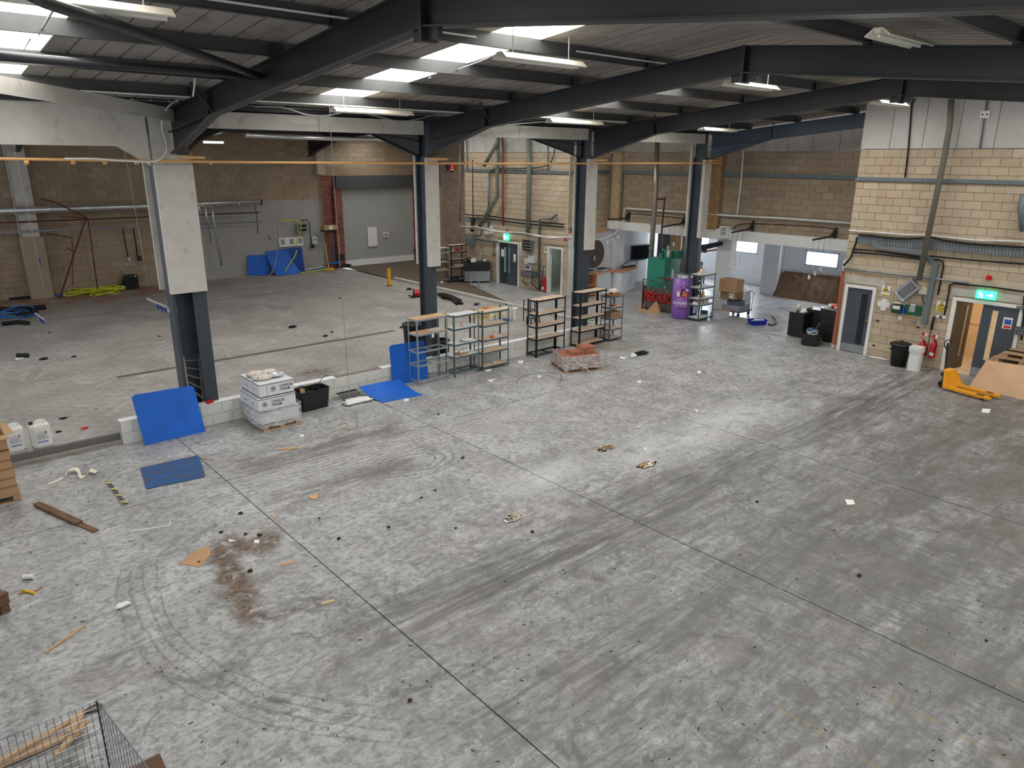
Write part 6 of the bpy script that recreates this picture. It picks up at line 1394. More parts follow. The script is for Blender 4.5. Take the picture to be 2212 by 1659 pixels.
MB().tube([(gx+.25, yy, 1.2), (gx+.25, yy-.06, 1.2)], .07, 10).put('red_burner_cap', mat('orange_red', rgb(216, 70, 32), .5), t); MB().b2((gx+.03, yy, .75), (gx+.1, yy+.01, .98)).put('white_plate', PAPER, t)
for k, y in enumerate((17.45, 17.05)):
    u = MB().box((gx+.35+.25*k, y, 2.13), (.3, .3, .3), .35-.5*k).put('outlet_box', GREEN, t)
    for j in range(4): MB().box((gx+.35+.25*k-.155, y, 2.02+.07*j), (.012, .24, .035), 0).put('outlet_slot', BLACK, u)
# sign barrier
SGN = mat('sign_photo_print', rgb(92, 84, 76), .6, 0, .45, 5, wear=(rgb(30, 26, 22), 6, .52)); SDK = mat('sign_black_band', rgb(36, 30, 26), .5); SRED = mat('sign_red_letters', rgb(214, 28, 26), .4)
t = thing('brewery_banner', 'printed banner sign with big red letters on a rusty frame', 'sign', (22.6, 17.2, 0))
A0, B0 = Vector((22.42, 17.83, 0)), Vector((22.5, 16.2, 0)); dv = (B0-A0).normalized(); hN = Vector((-1, 0, 0))
def sp(u, z, o=0.0): return A0+dv*u+Vector((-o, 0, z))
MB().plate([sp(0, .02), sp(1.7, .02), sp(1.7, .92), sp(0, .92)], (.02, 0, 0)).put('print', SGN, t)
MB().plate([sp(0, .35, .004), sp(1.7, .35, .004), sp(1.7, .72, .004), sp(0, .72, .004)], (.004, 0, 0)).put('dark_band', SDK, t)
text('REDCHURCH', .5, sp(.76, .53, .008), dv, (0, 0, 1), SRED, t, bold=.006, sx=.46)
for u in (0, 1.7): MB().tube([sp(u, 0, .03), sp(u, 1.19, .03)], .018, 6).put('frame_post', REDB, t)
MB().tube([sp(0, 1.19, .03), sp(1.7, 1.05, .03)], .016, 6).put('frame_rail', REDB, t)
cable('copper_loop', [at(1420, 600, 'x', 22.6), at(1440, 602, 'x', 22.6), at(1455, 606, 'x', 22.6), at(1465, 603, 'x', 22.6)], .02, REDB, 'rusty pipe curving between the green machine and the can', 'pipe')
cable('rusty_standpipe', [at(1408, 665, 'x', 24.2), at(1402, 560, 'x', 24.2)], .05, REDB, 'rusty standpipe left of the green machine', 'pipe')
# cardboard by sign
P = [at(1410, 678), at(1425, 677), at(1423, 660, 'x', 22.0), at(1417, 648, 'x', 22.05), at(1404, 668, 'x', 22.0), at(1395, 676)]
tag(fix(MB().plate([at(1394, 676), at(1427, 678), at(1424, 664, 'x', 22.1), at(1418, 650, 'x', 22.15), at(1404, 664, 'x', 22.1)], (.01, 0, 0)).put('bent_cardboard', CARD), at(1394, 676)), 'bent brown cardboard leaning on the banner sign', 'cardboard')
flat([(1375, 672), (1395, 675), (1397, 666), (1376, 664)], 'flat brown cardboard lying left of the bent one', CARD, 'cardboard_sheet', 'cardboard')
# purple can
CX, CY, CR = 22.22, 15.86, .355
t = thing('giant_can', 'giant purple drinks can display with white lettering', 'display', (CX, CY, 0))
MB().lathe([(CR*.88, 0), (CR*.92, .03), (CR, .08), (CR, 1.5)], (CX, CY, 0), 40).put('can_body', PURP, t, smooth=True)
MB().lathe([(CR*.86, -.0), (CR*.86, .02)], (CX, CY, 0), 32).put('base', BLACK, t)
MB().lathe([(CR, 1.5), (CR*.97, 1.54), (CR*.92, 1.6), (CR*.94, 1.62), (CR*.9, 1.63)], (CX, CY, 0), 40).put('shoulder', CHROME, t, smooth=True)
MB().lathe([(CR*.9, 1.6), (CR*.9, 1.61)], (CX, CY, 0), 40).put('can_lid', GALV, t); MB().tube([(CX-.06, CY, 1.615), (CX+.02, CY, 1.625)], .04, 8).put('ring_pull', CHROME, t)
phi0 = math.atan2(-CY, -CX)   # towards the hall
def canpt(u, z, o=.004):
    a = phi0+.15+u/CR; return Vector((CX+(CR+o)*math.cos(a), CY+(CR+o)*math.sin(a), z))
text('SONAR', .17, (0, 0, 0), (1, 0, 0), (0, 0, 1), PAPER, t, bold=.003, warp=lambda x, y: canpt(x-.11, .6+y))
text('SESSION IPA 4.2% VOL', .045, (0, 0, 0), (1, 0, 0), (0, 0, 1), PAPER, t, bold=.0, warp=lambda x, y: canpt(x-.05, .5+y))
text('A SONIC', .05, (0, 0, 0), (1, 0, 0), (0, 0, 1), PAPER, t, bold=.0, warp=lambda x, y: canpt(x-.14, .72+y))
rd = random.Random(21); cols = [mat('ink_navy', rgb(44, 28, 84), .5), mat('ink_red', rgb(206, 50, 60), .5), mat('ink_white', rgb(236, 226, 226), .5), mat('ink_orange', rgb(226, 140, 60), .5), mat('ink_plum', rgb(108, 36, 96), .5)]
def canblob(u, z, ru, rz, mt, seed, o=.005):
    r2 = random.Random(seed); n = 12; mb = MB(); ctr = canpt(u, z, o); mb.v.append(ctr)
    for j in range(n): a = 2*PI*j/n; k = 1+.4*(r2.random()-.5); mb.v.append(canpt(u+ru*k*math.cos(a), z+rz*k*math.sin(a), o))
    mb.f = [(0, 1+j, 1+(j+1) % n) for j in range(n)]; mb.put('printed_patch', mt, t)
for i, q in enumerate([(-.03, 1.0, .09, .16, 0, 1), (-.05, 1.08, .04, .06, 4, 2), (-.02, .86, .1, .06, 1, 3), (-.18, .95, .06, .12, 2, 4), (.13, 1.08, .08, .03, 2, 5), (.08, .92, .06, .06, 3, 6), (.17, .92, .06, .07, 1, 7), (-.08, 1.2, .03, .03, 4, 8), (.03, 1.24, .04, .02, 4, 9), (.1, 1.2, .05, .025, 4, 10), (-.14, 1.02, .04, .05, 3, 11), (-.1, .42, .05, .03, 4, 12), (.05, .4, .09, .03, 4, 13), (.0, .97, .03, .1, 3, 14)]):
    canblob(q[0], q[1], q[2], q[3], cols[q[4]], q[5], .004+.0006*i)
# louvre doors, timber etc behind machine
tag(fix(MB().b2((27.5, 19.9, 0), (27.6, 20.5, 2.5)).put('timber_door', mat('pale_timber', rgb(222, 184, 140), .6)), (27.5, 20, 0)), 'pale timber board standing behind the flue pipes', 'board')
tag(fix(MB().b2((28.4, 20.3, 0), (28.5, 21.9, 2.6)).put('grey_partition', mat('partition_grey', rgb(112, 112, 116), .7)), (28.4, 21, 0)), 'grey partition board deep in the white room', 'board')
t = thing('black_crates', 'stack of black plastic crates behind the green machine', 'crate', (25.5, 17.9, 0))
for k in range(8):
    u = MB().b2((25.2, 17.5, .02+k*.2), (25.8, 18.35, .2+k*.2)).put('crate', BLACK, t)
    for j in range(5): MB().b2((25.19, 17.55+j*.16, .07+k*.2), (25.2, 17.66+j*.16, .15+k*.2)).put('crate_slot', mat('slot_grey', rgb(52, 54, 62), .6), u)
cable('copper_pipe', [at(1468, 640, 'x', 23.9), at(1473, 541, 'x', 23.9), at(1482, 541, 'x', 23.9)], .03, COPPER, 'copper coloured pipe frame behind the can', 'pipe', 6)
MB_ = MB(); p, q = at(1515, 530, 'x', 23.6), at(1562, 522, 'x', 24.6); MB_.plate([p, q, q+Vector((0, 0, -.14)), p+Vector((0, 0, -.2))], (0, .12, 0)); tag(fix(MB_.put('steel_bracket', STEEL), p), 'dark steel arm sticking out right of the farthest column', 'bracket')
cable('copper_pole', [at(1515, 544, 'x', 24.2), at(1553, 539, 'x', 24.9)], .03, COPPER, 'copper coloured rail under the dark steel arm', 'rail', 6)
v, f = blob(130, (.1, .1, .1), amp=.3); o = MB().add(v, f).put('valve_wheel', mat('valve_olive', rgb(96, 96, 84), .5, .3)); o.location = at(1522, 546, 'x', 24.3); tag(o, 'olive metal valve on the copper coloured rail', 'valve')
# trolley & boxes
t = thing('flat_trolley', 'grey flatbed trolley with a tall handle, right of the white pier', 'trolley', (24.2, 14.7, 0))
tx0, tx1, ty0, ty1 = 23.9, 24.75, 14.45, 15.25
MB().b2((tx0, ty0, .16), (tx1, ty1, .2)).put('deck', DG, t)
for a in (tx0+.08, tx1-.08):
    for b in (ty0+.08, ty1-.08): MB().tube([(a, b-.02, .07), (a, b+.02, .07)], .07, 14).put('wheel', BLACK, t); MB().b2((a-.02, b-.03, .1), (a+.02, b+.03, .17)).put('castor', GALV, t)
MB().tube(curve([(tx1-.0, ty0+.02, .2), (tx1, ty0+.0, .7), (tx1, ty0, .86), (tx1, (ty0+ty1)/2, .9), (tx1, ty1, .86), (tx1, ty1, .2)], 4), .015, 6).put('handle', CHROME, t)
GB = mat('grey_white_box', rgb(206, 210, 218), .5, var=.05); CP = mat('clear_crate', rgb(150, 154, 164), .4)
bx = [((23.92, 14.5, .201), (24.7, 15.2, .42), CP, 'grey see-through crate, lowest on the trolley'), ((24.3, 14.5, .421), (24.7, 15.0, .58), GB, 'pale box at the back right of the trolley, second layer'), ((24.3, 14.5, .581), (24.7, 14.98, .72), GB, 'pale box at the back right of the trolley, third layer'),
      ((24.32, 14.52, .721), (24.68, 14.95, .95), GB, 'pale box on top at the back right of the trolley'), ((23.92, 15.02, .421), (24.28, 15.3, .64), GB, 'white box at the front left of the trolley'), ((23.92, 14.5, .421), (24.29, 15.01, .6), mat('dark_grey_box', rgb(96, 98, 104), .5), 'dark grey box in the middle of the trolley'),
      ((23.86, 14.6, .641), (24.29, 15.3, .9), CARDD, 'brown carton with white labels, under the big one'), ((23.8, 14.62, .901), (24.31, 15.34, 1.38), CARD, 'big brown carton on top of the trolley load')]
for a, b, mt, lab in bx:
    u = thing('carton', lab, 'box', ((a[0]+b[0])/2, (a[1]+b[1])/2, a[2])); MB().b2(a, (b[0], b[1], b[2]-.006)).put('body', mt, u); MB().b2((a[0]+.01, (a[1]+b[1])/2-.03, b[2]-.006), (b[0]-.01, (a[1]+b[1])/2+.03, b[2]-.001)).put('tape', GALV if mt is CP else CARDD, u)
    if 'labels' in lab:
        for z in (.68, .79): MB().b2((a[0]-.004, a[1]+.12, z), (a[0], a[1]+.32, z+.08)).put('white_label', PAPER, u)
u = thing('open_box', 'open white carton on the floor left of the trolley', 'box', (23.4, 15.0, 0))
for a, b in (((23.1, 14.75), (23.7, 14.77)), ((23.1, 15.15), (23.7, 15.17)), ((23.1, 14.77), (23.12, 15.15)), ((23.68, 14.77), (23.7, 15.15))): MB().b2((a[0], a[1], 0), (b[0], b[1], .2)).put('side', GB, u)
MB().b2((23.12, 14.77, 0), (23.68, 15.15, .02)).put('bottom', CARD, u); MB().plate([(23.7, 14.77, .2), (23.7, 15.15, .2), (23.85, 15.15, .24), (23.85, 14.77, .24)], (0, 0, .006)).put('flap', CARD, u)
tag(fix(MB().b2((23.0, 15.3, 0), (23.14, 15.5, .24)).put('blue_box', mat('teal_box', rgb(60, 120, 150), .5)), (23, 15.4, 0)), 'small teal box on the floor beside the open white carton', 'box')
# ------------------------------------------------------------------ middle block wall: pipes, sink etc
def mp(px, py, x=22.06): return at(px, py, 'x', x)
def mpipe(pts, r, mt, label, x=22.02, name='pipe', cat='pipe', sm=False, n=8):
    P = [mp(a, b, x) for a, b in pts]; P = curve(P, 5) if sm else P
    return tag(fix(MB().tube(P, r, n).put(name, mt, smooth=True), P[-1]), label, cat)
mpipe([(1143, 300), (1143, 380), (1140, 510)], .1, mat('pipe_sage', rgb(116, 124, 112), .5), 'thick grey green pipe down the middle of the centre wall', 21.9, n=14)
mpipe([(1076, 300), (1074, 360), (1074, 425), (1036, 488)], .09, mat('pipe_sage', rgb(116, 124, 112), .5), 'grey green pipe with an elbow on the centre wall, left', 21.85, n=14)
mpipe([(1078, 300), (1046, 358)], .09, mat('pipe_sage', rgb(116, 124, 112), .5), 'short grey green pipe slanting below the cladding', 21.7, n=14)
mpipe([(1085, 295), (1087, 345), (1086, 420), (1087, 488)], .045, mat('pipe_orange_red', rgb(150, 76, 56), .6), 'red brown pipe down the centre wall', 21.95)
mpipe([(1056, 372), (1055, 490)], .06, PBLUE, 'grey trunking drop left on the centre wall', 21.98, 'trunking', 'trunking', n=4)
mpipe([(1008, 303), (1009, 365)], .03, PBLUE, 'thin dark conduit at the left end of the centre wall', 22.0)
mpipe([(1021, 345), (1021, 400), (1022, 470)], .022, RUBBER, 'thin black hanging pipe at the left of the centre wall', 21.8)
mpipe([(1058, 372), (1075, 364), (1120, 364), (1160, 362), (1185, 355), (1195, 338), (1198, 318)], .025, mat('dark_green_cable', rgb(50, 62, 44), .6), 'dark green cable swinging over the centre trunking', 21.95, 'cable', 'cable', True)
mpipe([(1183, 312), (1184, 368)], .025, PBLUE, 'thin grey conduit below the cladding right of centre', 22.0)
mpipe([(1005, 463), (1020, 465), (1060, 467), (1086, 471), (1140, 477), (1218, 485)], .025, RUBBER, 'upper black conduit run across the centre wall', 22.0, 'conduit')
mpipe([(1025, 474), (1030, 470), (1085, 477), (1140, 484), (1218, 490)], .025, RUBBER, 'lower black conduit run across the centre wall', 22.0, 'conduit')
mpipe([(1164, 630), (1165, 474), (1191, 473), (1198, 466), (1203, 464)], .06, PBLUE, 'grey square duct rising beside the sink and turning right', 21.97, 'duct', 'duct', n=4)
# silver pipe run out from the dark wall
P = [at(993, 483, 'x', 21.7), at(996, 489, 'x', 21.6), at(1020, 493, 'x', 21.5), at(1090, 501, 'x', 21.5), at(1150, 508, 'x', 21.5), at(1243, 517, 'x', 21.5)]
t = thing('silver_pipe', 'silver pipe crossing the centre wall below the conduits', 'pipe', P[-1]); MB().tube(P, .045, 10).put('pipe', SILV, t, smooth=True)
c = mp(1223, 517, 21.5); MB().tube([c+Vector((0, .05, 0)), c+Vector((0, -.05, 0))], .09, 12).put('red_valve', RED, t)
mpipe([(994, 300), (994, 400), (993, 480)], .035, mat('pale_pipe', rgb(160, 150, 138), .4, .3), 'pale vertical pipe at the corner left of the centre wall', 22.3)
mpipe([(1010, 489), (1030, 490), (1060, 498), (1090, 502), (1130, 503), (1180, 513), (1235, 512)], .02, WPLAS, 'white cable lying along the silver pipe', 21.45, 'cable', 'cable', True)
t = thing('air_handler', 'grey metal electrical enclosure on the centre wall, left', 'box', mp(1020, 530)); a, b = mp(1012, 504), mp(1028, 530)
MB().b2((21.85, b.y, b.z), (22.08, a.y, a.z)).put('body', PGREY, t); MB().b2((21.84, (a.y+b.y)/2-.06, b.z+.3), (21.85, (a.y+b.y)/2+.06, a.z-.05)).put('front_strip', GALV, t)
mpipe([(1020, 500), (1021, 470)], .09, RUBBER, 'bundle of black cables above the grey enclosure', 21.95, 'cable_bundle', 'cable')
mpipe([(1028, 510), (1038, 508), (1040, 495), (1039, 486)], .025, RUBBER, 'black cable looping right of the grey enclosure', 21.95, 'cable', 'cable', True)
def mbox(name, px0, py0, px1, py1, d, mt, lab, cat): return wbox(name, px0, py0, px1, py1, d, mt, lab, cat, 22.08)
mbox('fuse_box', 1050, 488, 1059, 506, .12, WPLAS, 'white fuse box on the centre wall, left one', 'box'); mbox('fuse_box', 1061, 487, 1066, 504, .1, WPLAS, 'narrow white fuse box on the centre wall, right one', 'box')
mbox('grey_plate', 1006, 468, 1018, 479, .02, GALV, 'pale grey plate on the centre wall, far left', 'plate'); mbox('grey_plate', 1026, 473, 1046, 483, .02, GALV, 'pale grey plate behind the slanted pipe', 'plate')
mpipe([(1028, 516), (1075, 522)], .05, PBLUE, 'short grey trunking left of the far exit sign', 22.0, 'trunking', 'trunking', n=4)
mpipe([(1067, 524), (1067, 545)], .015, RUBBER, 'black flex above the small grey socket', 22.04, 'cable', 'cable')
mbox('grey_socket', 1065, 546, 1070, 553, .05, PBLUE, 'small grey socket left of the far double door', 'socket')
mbox('grey_socket', 1037, 526, 1045, 532, .05, GALV, 'small grey socket above the bar counter corner', 'socket')
t = thing('fire_sounder', 'small red fire alarm above the far exit sign', 'alarm', mp(1096, 500)); c = mp(1096, 499, 22.06); MB().tube([c, c+Vector((-.06, 0, 0))], .06, 12).put('base', RED, t)
t, b = mbox('fly_killer', 1133, 518, 1153, 541, .14, PGREY, 'louvred grey unit on the wall over the sink', 'unit')
for k in range(4): MB().b2((b[0]-.012, b[1]-b[3]*.42, b[2]+.16-k*.13), (b[0], b[1]+b[3]*.42, b[2]+.22-k*.13)).put('dark_slot', BLACK, t)
t = thing('wire_shelf', 'thin wire rack below the louvred grey unit', 'rack', mp(1142, 552))
for k in range(4): a = mp(1135, 544+k*3, 22.0); b2_ = mp(1149, 545+k*3, 22.0); MB().tube([a, b2_], .01, 4).put('wire', GALV, t)
mbox('soap_dispenser', 1136, 557, 1143, 570, .1, WPLAS, 'white soap dispenser above the sink', 'dispenser')
t, b = mbox('hand_dryer', 1147, 552, 1160, 568, .2, WPLAS, 'white hand dryer right of the soap dispenser', 'dryer')
t, b = mbox('notice', 1136, 572, 1148, 587, .01, PAPER, 'blue and white hand washing notice above the sink', 'sign'); MB().b2((b[0]-.003, b[1]-b[3]*.1, b[2]-b[4]*.1), (b[0], b[1]+b[3]*.42, b[2]+b[4]*.4)).put('blue_field', mat('sign_blue', rgb(40, 90, 180), .5), t)
a, b = mp(1125, 589, 21.7), mp(1149, 600, 21.7)
t = thing('wash_basin', 'stainless steel wash basin on the centre wall', 'sink', (21.85, (a.y+b.y)/2, b.z)); y0, y1 = b.y, a.y
MB().b2((21.7, y0, b.z), (22.08, y1, b.z+.02)).put('basin_floor', STAIN, t)
for p, q in (((21.7, y0), (21.72, y1)), ((22.06, y0), (22.08, y1)), ((21.7, y0), (22.08, y0+.02)), ((21.7, y1-.02), (22.08, y1))): MB().b2((p[0], p[1], b.z), (q[0], q[1], b.z+.22)).put('basin_side', STAIN, t)
MB().tube([(21.9, (y0+y1)/2, b.z), (21.9, (y0+y1)/2, b.z-.35), (22.05, (y0+y1)/2, b.z-.4)], .025, 8).put('waste_pipe', WPLAS, t)
for yy in (y0+.08, y1-.08): MB().tube([(21.78, yy, b.z), (21.78, yy, b.z-.3), (22.08, yy, b.z-.5)], .014, 6).put('bracket', BLACK, t)
MB().tube(curve([(22.0, (y0+y1)/2, b.z+.22), (21.98, (y0+y1)/2, b.z+.4), (21.85, (y0+y1)/2, b.z+.38)], 4), .012, 6).put('tap', CHROME, t)
q = mp(1175, 626, 21.95); extinguisher((21.95, q.y, .05), 'red fire extinguisher by the centre doorway', 1.0, .6)
mpipe([(1175, 575), (1171, 600), (1166, 625)], .02, RUBBER, 'black hose leaning left of the far extinguisher', 22.0, 'hose', 'hose')
warning(1176, 533, 1183, 549, 'small white and yellow sign left of the open white doorway', False)
t, b = mbox('extinguisher_notice', 1172, 579, 1178, 586, .01, PAPER, 'small notice above the far extinguisher', 'sign')
mpipe([(1124, 523), (1126, 545), (1126, 570)], .02, WPLAS, 'white cable and handset right of the far double door', 22.0, 'handset', 'telephone')
cable('pipe_coil', [mp(1128, 605, 21.8), mp(1135, 612, 21.7), mp(1148, 612, 21.7), mp(1158, 622, 21.7), mp(1165, 626, 21.8)], .012, RUBBER, 'black hose curling on the floor under the wash basin', 'hose')
# purifier light sign (red bull style bucket -> generic printed bucket)
c = at(973, 362, 'x', 20.0)
t = thing('printed_bucket', 'red and dark blue printed bucket hanging behind the ochre pipe', 'bucket', c)
MB().lathe([(.16, -.2), (.22, .12), (.22, .16)], c, 20).put('body', mat('ink_navy2', rgb(40, 30, 80), .4), t, smooth=True)
def bpt(a, z, o=.004): r = .16+.06*(z+.2)/.32+o; ph = math.atan2(-c.y, -c.x)+a; return Vector((c.x+r*math.cos(ph), c.y+r*math.sin(ph), c.z+z))
for a0, a1, z0, z1, mt in ((-.2, 1.2, -.08, .14, RED), (.3, .55, -.05, .1, mat('ink_gold', rgb(236, 196, 90), .5)), (-.1, 1.1, -.12, -.07, mat('ink_gold', rgb(236, 196, 90), .5)), (-.8, -.35, -.18, -.12, mat('ink_pink', rgb(226, 150, 170), .5))):
    mb = MB(); n = 6
    for j in range(n+1): a = a0+(a1-a0)*j/n; mb.v += [bpt(a, z0), bpt(a, z1)]
    mb.f = [(2*j, 2*j+2, 2*j+3, 2*j+1) for j in range(n)]; mb.put('printed_patch', mt, t)
cable('support_wire', [at(905, 341, 'x', 19.0), at(995, 345, 'x', 22.2)], .008, GALV, 'thin wire strung beside the hanging bucket', 'wire', 4)
# bar servery, stool, gas bottle etc
t = thing('servery_counter', 'steel fronted counter with a black upper panel, by the far double door', 'counter', (21.3, 26.8, 0))
ca, cb = at(1010, 612), at(1064, 612)
cA, cB = Vector((20.75, 27.1, 0)), Vector((21.75, 26.45, 0)); dd = (cB-cA).normalized(); nn = Vector((dd.y, -dd.x, 0))
def cp(u, v, z): return cA+dd*u-nn*v+Vector((0, 0, z))
Lc = (cB-cA).length
MB().plate([cp(.03, .03, .0), cp(Lc-.03, .03, .0), cp(Lc-.03, .55, .0), cp(.03, .55, .0)], (0, 0, .08)).put('plinth', BLACK, t)
MB().plate([cp(0, 0, .08), cp(Lc, 0, .08), cp(Lc, .6, .08), cp(0, .6, .08)], (0, 0, .48)).put('steel_front', STAIN, t)
MB().plate([cp(-.03, -.04, .56), cp(Lc, -.04, .56), cp(Lc, .6, .56), cp(-.03, .6, .56)], (0, 0, .4)).put('black_panel', BLACK, t)
for u, z, r, h, mt, lab, nm, cat in ((.25, .97, .14, .22, BLACK, 'black dome lid on the counter', 'dome_cover', 'lid'), (.75, .97, .1, .08, DG, 'dark plunger base on the counter', 'plunger', 'plunger'), (1.0, .97, .05, .12, CREAM, 'cream cup at the right of the counter', 'cup', 'cup'), (.92, .97, .04, .08, CREAM, 'small cream glass at the right of the counter', 'glass', 'glass')):
    p = cp(u, .25, z); o = MB().lathe([(r, 0), (r, h*.6), (r*.5, h), (r*.2, h*1.05)], n=14).put(nm, mt, smooth=True); o.location = p; tag(o, lab, cat)
    if nm == 'plunger': MB().tube([(0, 0, .08), (.03, 0, .42)], .012, 6).put('handle', CREAM, o)
p = cp(.42, .2, .965); o = MB().bev((0, 0, .08), (.28, .2, .16), .04).put('white_bread_bin', WPLAS); o.location = p; o.rotation_euler = (0, 0, -.5); tag(o, 'white box beside the black dome lid', 'box')
t = thing('side_tray', 'pale tray projecting left of the steel counter', 'tray', cp(-.3, .2, .8)); MB().plate([cp(-.45, .1, .8), cp(-.03, .1, .8), cp(-.03, .5, .8), cp(-.45, .5, .8)], (0, 0, .03)).put('tray', GALV, t)
t = thing('step_stool', 'grey folding step stool in front of the steel counter', 'stool', (20.45, 25.9, 0)); s_ = Vector((20.45, 26.0, 0))
MB().box(s_+Vector((0, 0, .44)), (.42, .3, .03), -.5).put('top_step', GALV, t)
for a in (-.16, .16):
    for b, lean in ((-.12, -.08), (.12, .08)):
        R_ = Matrix.Rotation(-.5, 3, 'Z'); MB().tube([s_+R_@Vector((a*1.2, b+lean, .03)), s_+R_@Vector((a, b, .44))], .014, 6).put('leg', CHROME, t); MB().tube([s_+R_@Vector((a*1.2, b+lean, 0)), s_+R_@Vector((a*1.2, b+lean, .04))], .018, 6).put('rubber_foot', BLACK, t)
v, f = blob(140, (.5, .2, .06), n=14, amp=.5); o = MB().add(v, f).put('black_gear', RUBBER); o.location = (20.6, 27.6, 0); tag(o, 'heap of black cloth and hoses below the far black shelf unit', 'heap', kind='stuff')
v, f = blob(141, (.1, .08, .06), amp=.5); o = MB().add(v, f).put('white_scraps', PAPER); o.location = (19.8, 27.6, .0); tag(o, 'white scraps on the ramp left of the far shelves', 'litter')
t = thing('box_speaker', 'small black box standing right of the far black shelf unit', 'box', (21.75, 28.2, 0)); MB().b2((21.62, 28.0, 0), (21.85, 28.3, .45)).put('body', BLACK, t)
# gas bottle, canister, frames, hose tangle on the brewery floor
def gz(px, py): return at(px, py, 'z', .2)
p = gz(1093, 693); t = thing('gas_bottle', 'cream gas bottle with a blue foot behind the grey shelves', 'gas bottle', p)
MB().lathe([(.13, .1), (.16, .14), (.16, .42), (.12, .5), (.04, .53)], p, 18).put('cylinder', CREAM, t, smooth=True); MB().lathe([(.12, 0), (.12, .1)], p, 16).put('foot_ring', mat('cyan_blue', rgb(30, 110, 190), .5), t); MB().lathe([(.03, .53), (.04, .6)], p, 8).put('valve', mat('cyan_blue', rgb(30, 110, 190), .5), t)
p = gz(1112, 692); t = thing('white_pump', 'white plastic spray canister right of the gas bottle', 'canister', p); MB().lathe([(.14, 0), (.1, .1), (.1, .4), (.12, .45)], p, 12).put('body', WPLAS, t, smooth=True)
p = gz(1066, 690); t = thing('white_can', 'pair of white bottles left of the gas bottle', 'bottle', p); MB().b2((p.x-.12, p.y-.08, .2), (p.x-.02, p.y+.08, .5)).put('bottle', WPLAS, t); MB().b2((p.x+.03, p.y-.08, .2), (p.x+.13, p.y+.08, .5)).put('bottle', WPLAS, t); MB().tube([(p.x, p.y-.02, .5), (p.x, p.y-.02, .6)], .05, 8).put('black_spray_head', BLACK, t)
t = thing('upturned_table', 'upturned black metal table frame behind the black shelf unit', 'frame', gz(1140, 690)); q = [gz(1131, 693), gz(1142, 697), gz(1155, 694), gz(1146, 689)]
for p in q: MB().tube([p, p+Vector((0, 0, .75))], .02, 5).put('leg', BLACK, t)
for a, b in zip(q, q[1:]+q[:1]): MB().tube([a+Vector((0, 0, .4)), b+Vector((0, 0, .4))], .015, 5).put('rail', BLACK, t)
t = thing('low_table', 'low black metal frame table beside the upturned one', 'frame', gz(1150, 700)); q = [gz(1138, 700), gz(1147, 706), gz(1165, 702), gz(1157, 697)]
MB().plate([p+Vector((0, 0, .25)) for p in q], (0, 0, .05)).put('top', DG, t)
for p in q: MB().tube([p, p+Vector((0, 0, .26))], .02, 5).put('leg', BLACK, t)
mb = MB(); rd = random.Random(9)
for k in range(7):
    c = gz(1040+rd.uniform(-18, 22), 688+rd.uniform(-8, 6)); r = rd.uniform(.3, .6)
    cc_ = [c+Vector((r*math.cos(a), r*.7*math.sin(a+k), .05+.18*abs(math.sin(a*1.5+k)))) for a in [2*PI*j/12 for j in range(13)]]
    o = MB().tube(curve(cc_, 2), .016, 5).put('yellow_cable', mat('cord_yellow', rgb(232, 190, 70), .5)); tag(fix(o, c), '%s loop of the yellow cord tangle behind the grey shelves' % ('biggest', 'second', 'third', 'fourth', 'fifth', 'sixth', 'last')[k], 'cord', 'yellow cord tangle')
c = gz(1050, 672); o = MB().add(*blob(151, (.3, .15, .06), amp=.5)).put('red_hose_bundle', RED); o.location = c; tag(o, 'red bundle on top of the yellow cord tangle', 'hose')
p = gz(903, 772); p = Vector((10.95, 16.7, .2)); t = thing('open_bin', 'open black round bin behind the light grey shelf unit', 'bin', p)
MB().lathe([(.22, 0), (.28, .95), (.3, .96), (.3, 1.02), (.26, 1.02), (.2, .05)], p, 24).put('body', BLACK, t, smooth=True)
for s in (-1, 1): MB().box(p+Vector((.31*s*.75, -.31*s*.66, .9)), (.06, .1, .05), .7).put('side_handle', BLACK, t)
t = thing('black_tub_pile', 'black plastic bin behind the white shelf boards', 'bin', (11.55, 16.2, .2)); MB().lathe([(.2, 0), (.24, .55), (.22, .56), (.18, .04)], (11.55, 16.2, .2), 16).put('body', BLACK, t)
c = gz(905, 641); t = thing('red_reel', 'red hose reel on the brewery floor left of the second column', 'reel', c)
MB().tube([c+Vector((-.14, .1, .15)), c+Vector((.2, -.15, .15))], .15, 16).put('drum', RED, t); MB().tube([c+Vector((-.2, .14, .17)), c+Vector((-.14, .1, .17))], .17, 16).put('flange', BLACK, t)
for k, (px, py, r, lab) in enumerate(((883, 626, .12, 'above left of the red reel'), (893, 643, .14, 'below left of the red reel'), (912, 641, .18, 'right of the red reel'), (885, 639, .06, 'smallest left of the red reel'), (1030, 659, .12, 'at the end of the ramp kerb'))):
    r *= .7; o = MB().add(*blob(160+k, (r*1.5, r, r*.5), amp=.5)).put('black_scrap', RUBBER); o.location = gz(px, py); tag(o, 'black scrap %s' % lab, 'scrap')
mb = MB(); rd = random.Random(4)
for k in range(6):
    a = gz(945+rd.uniform(0, 12), 640+rd.uniform(-4, 8)); b = gz(985+rd.uniform(0, 14), 655+rd.uniform(-5, 5)); m_ = a.lerp(b, .5)+Vector((rd.uniform(-.3, .3), rd.uniform(-.3, .3), 0))
    o = MB().tube(curve([a+Vector((0, 0, .05)), m_+Vector((0, 0, .12)), b+Vector((0, 0, .05))], 5), .06, 6).put('black_hose', RUBBER, smooth=True); tag(fix(o, a), '%s fat black hose of the heap by the ramp kerb' % ('uppermost', 'second', 'third', 'fourth', 'fifth', 'lowest')[k], 'hose', 'black hoses by the ramp kerb')
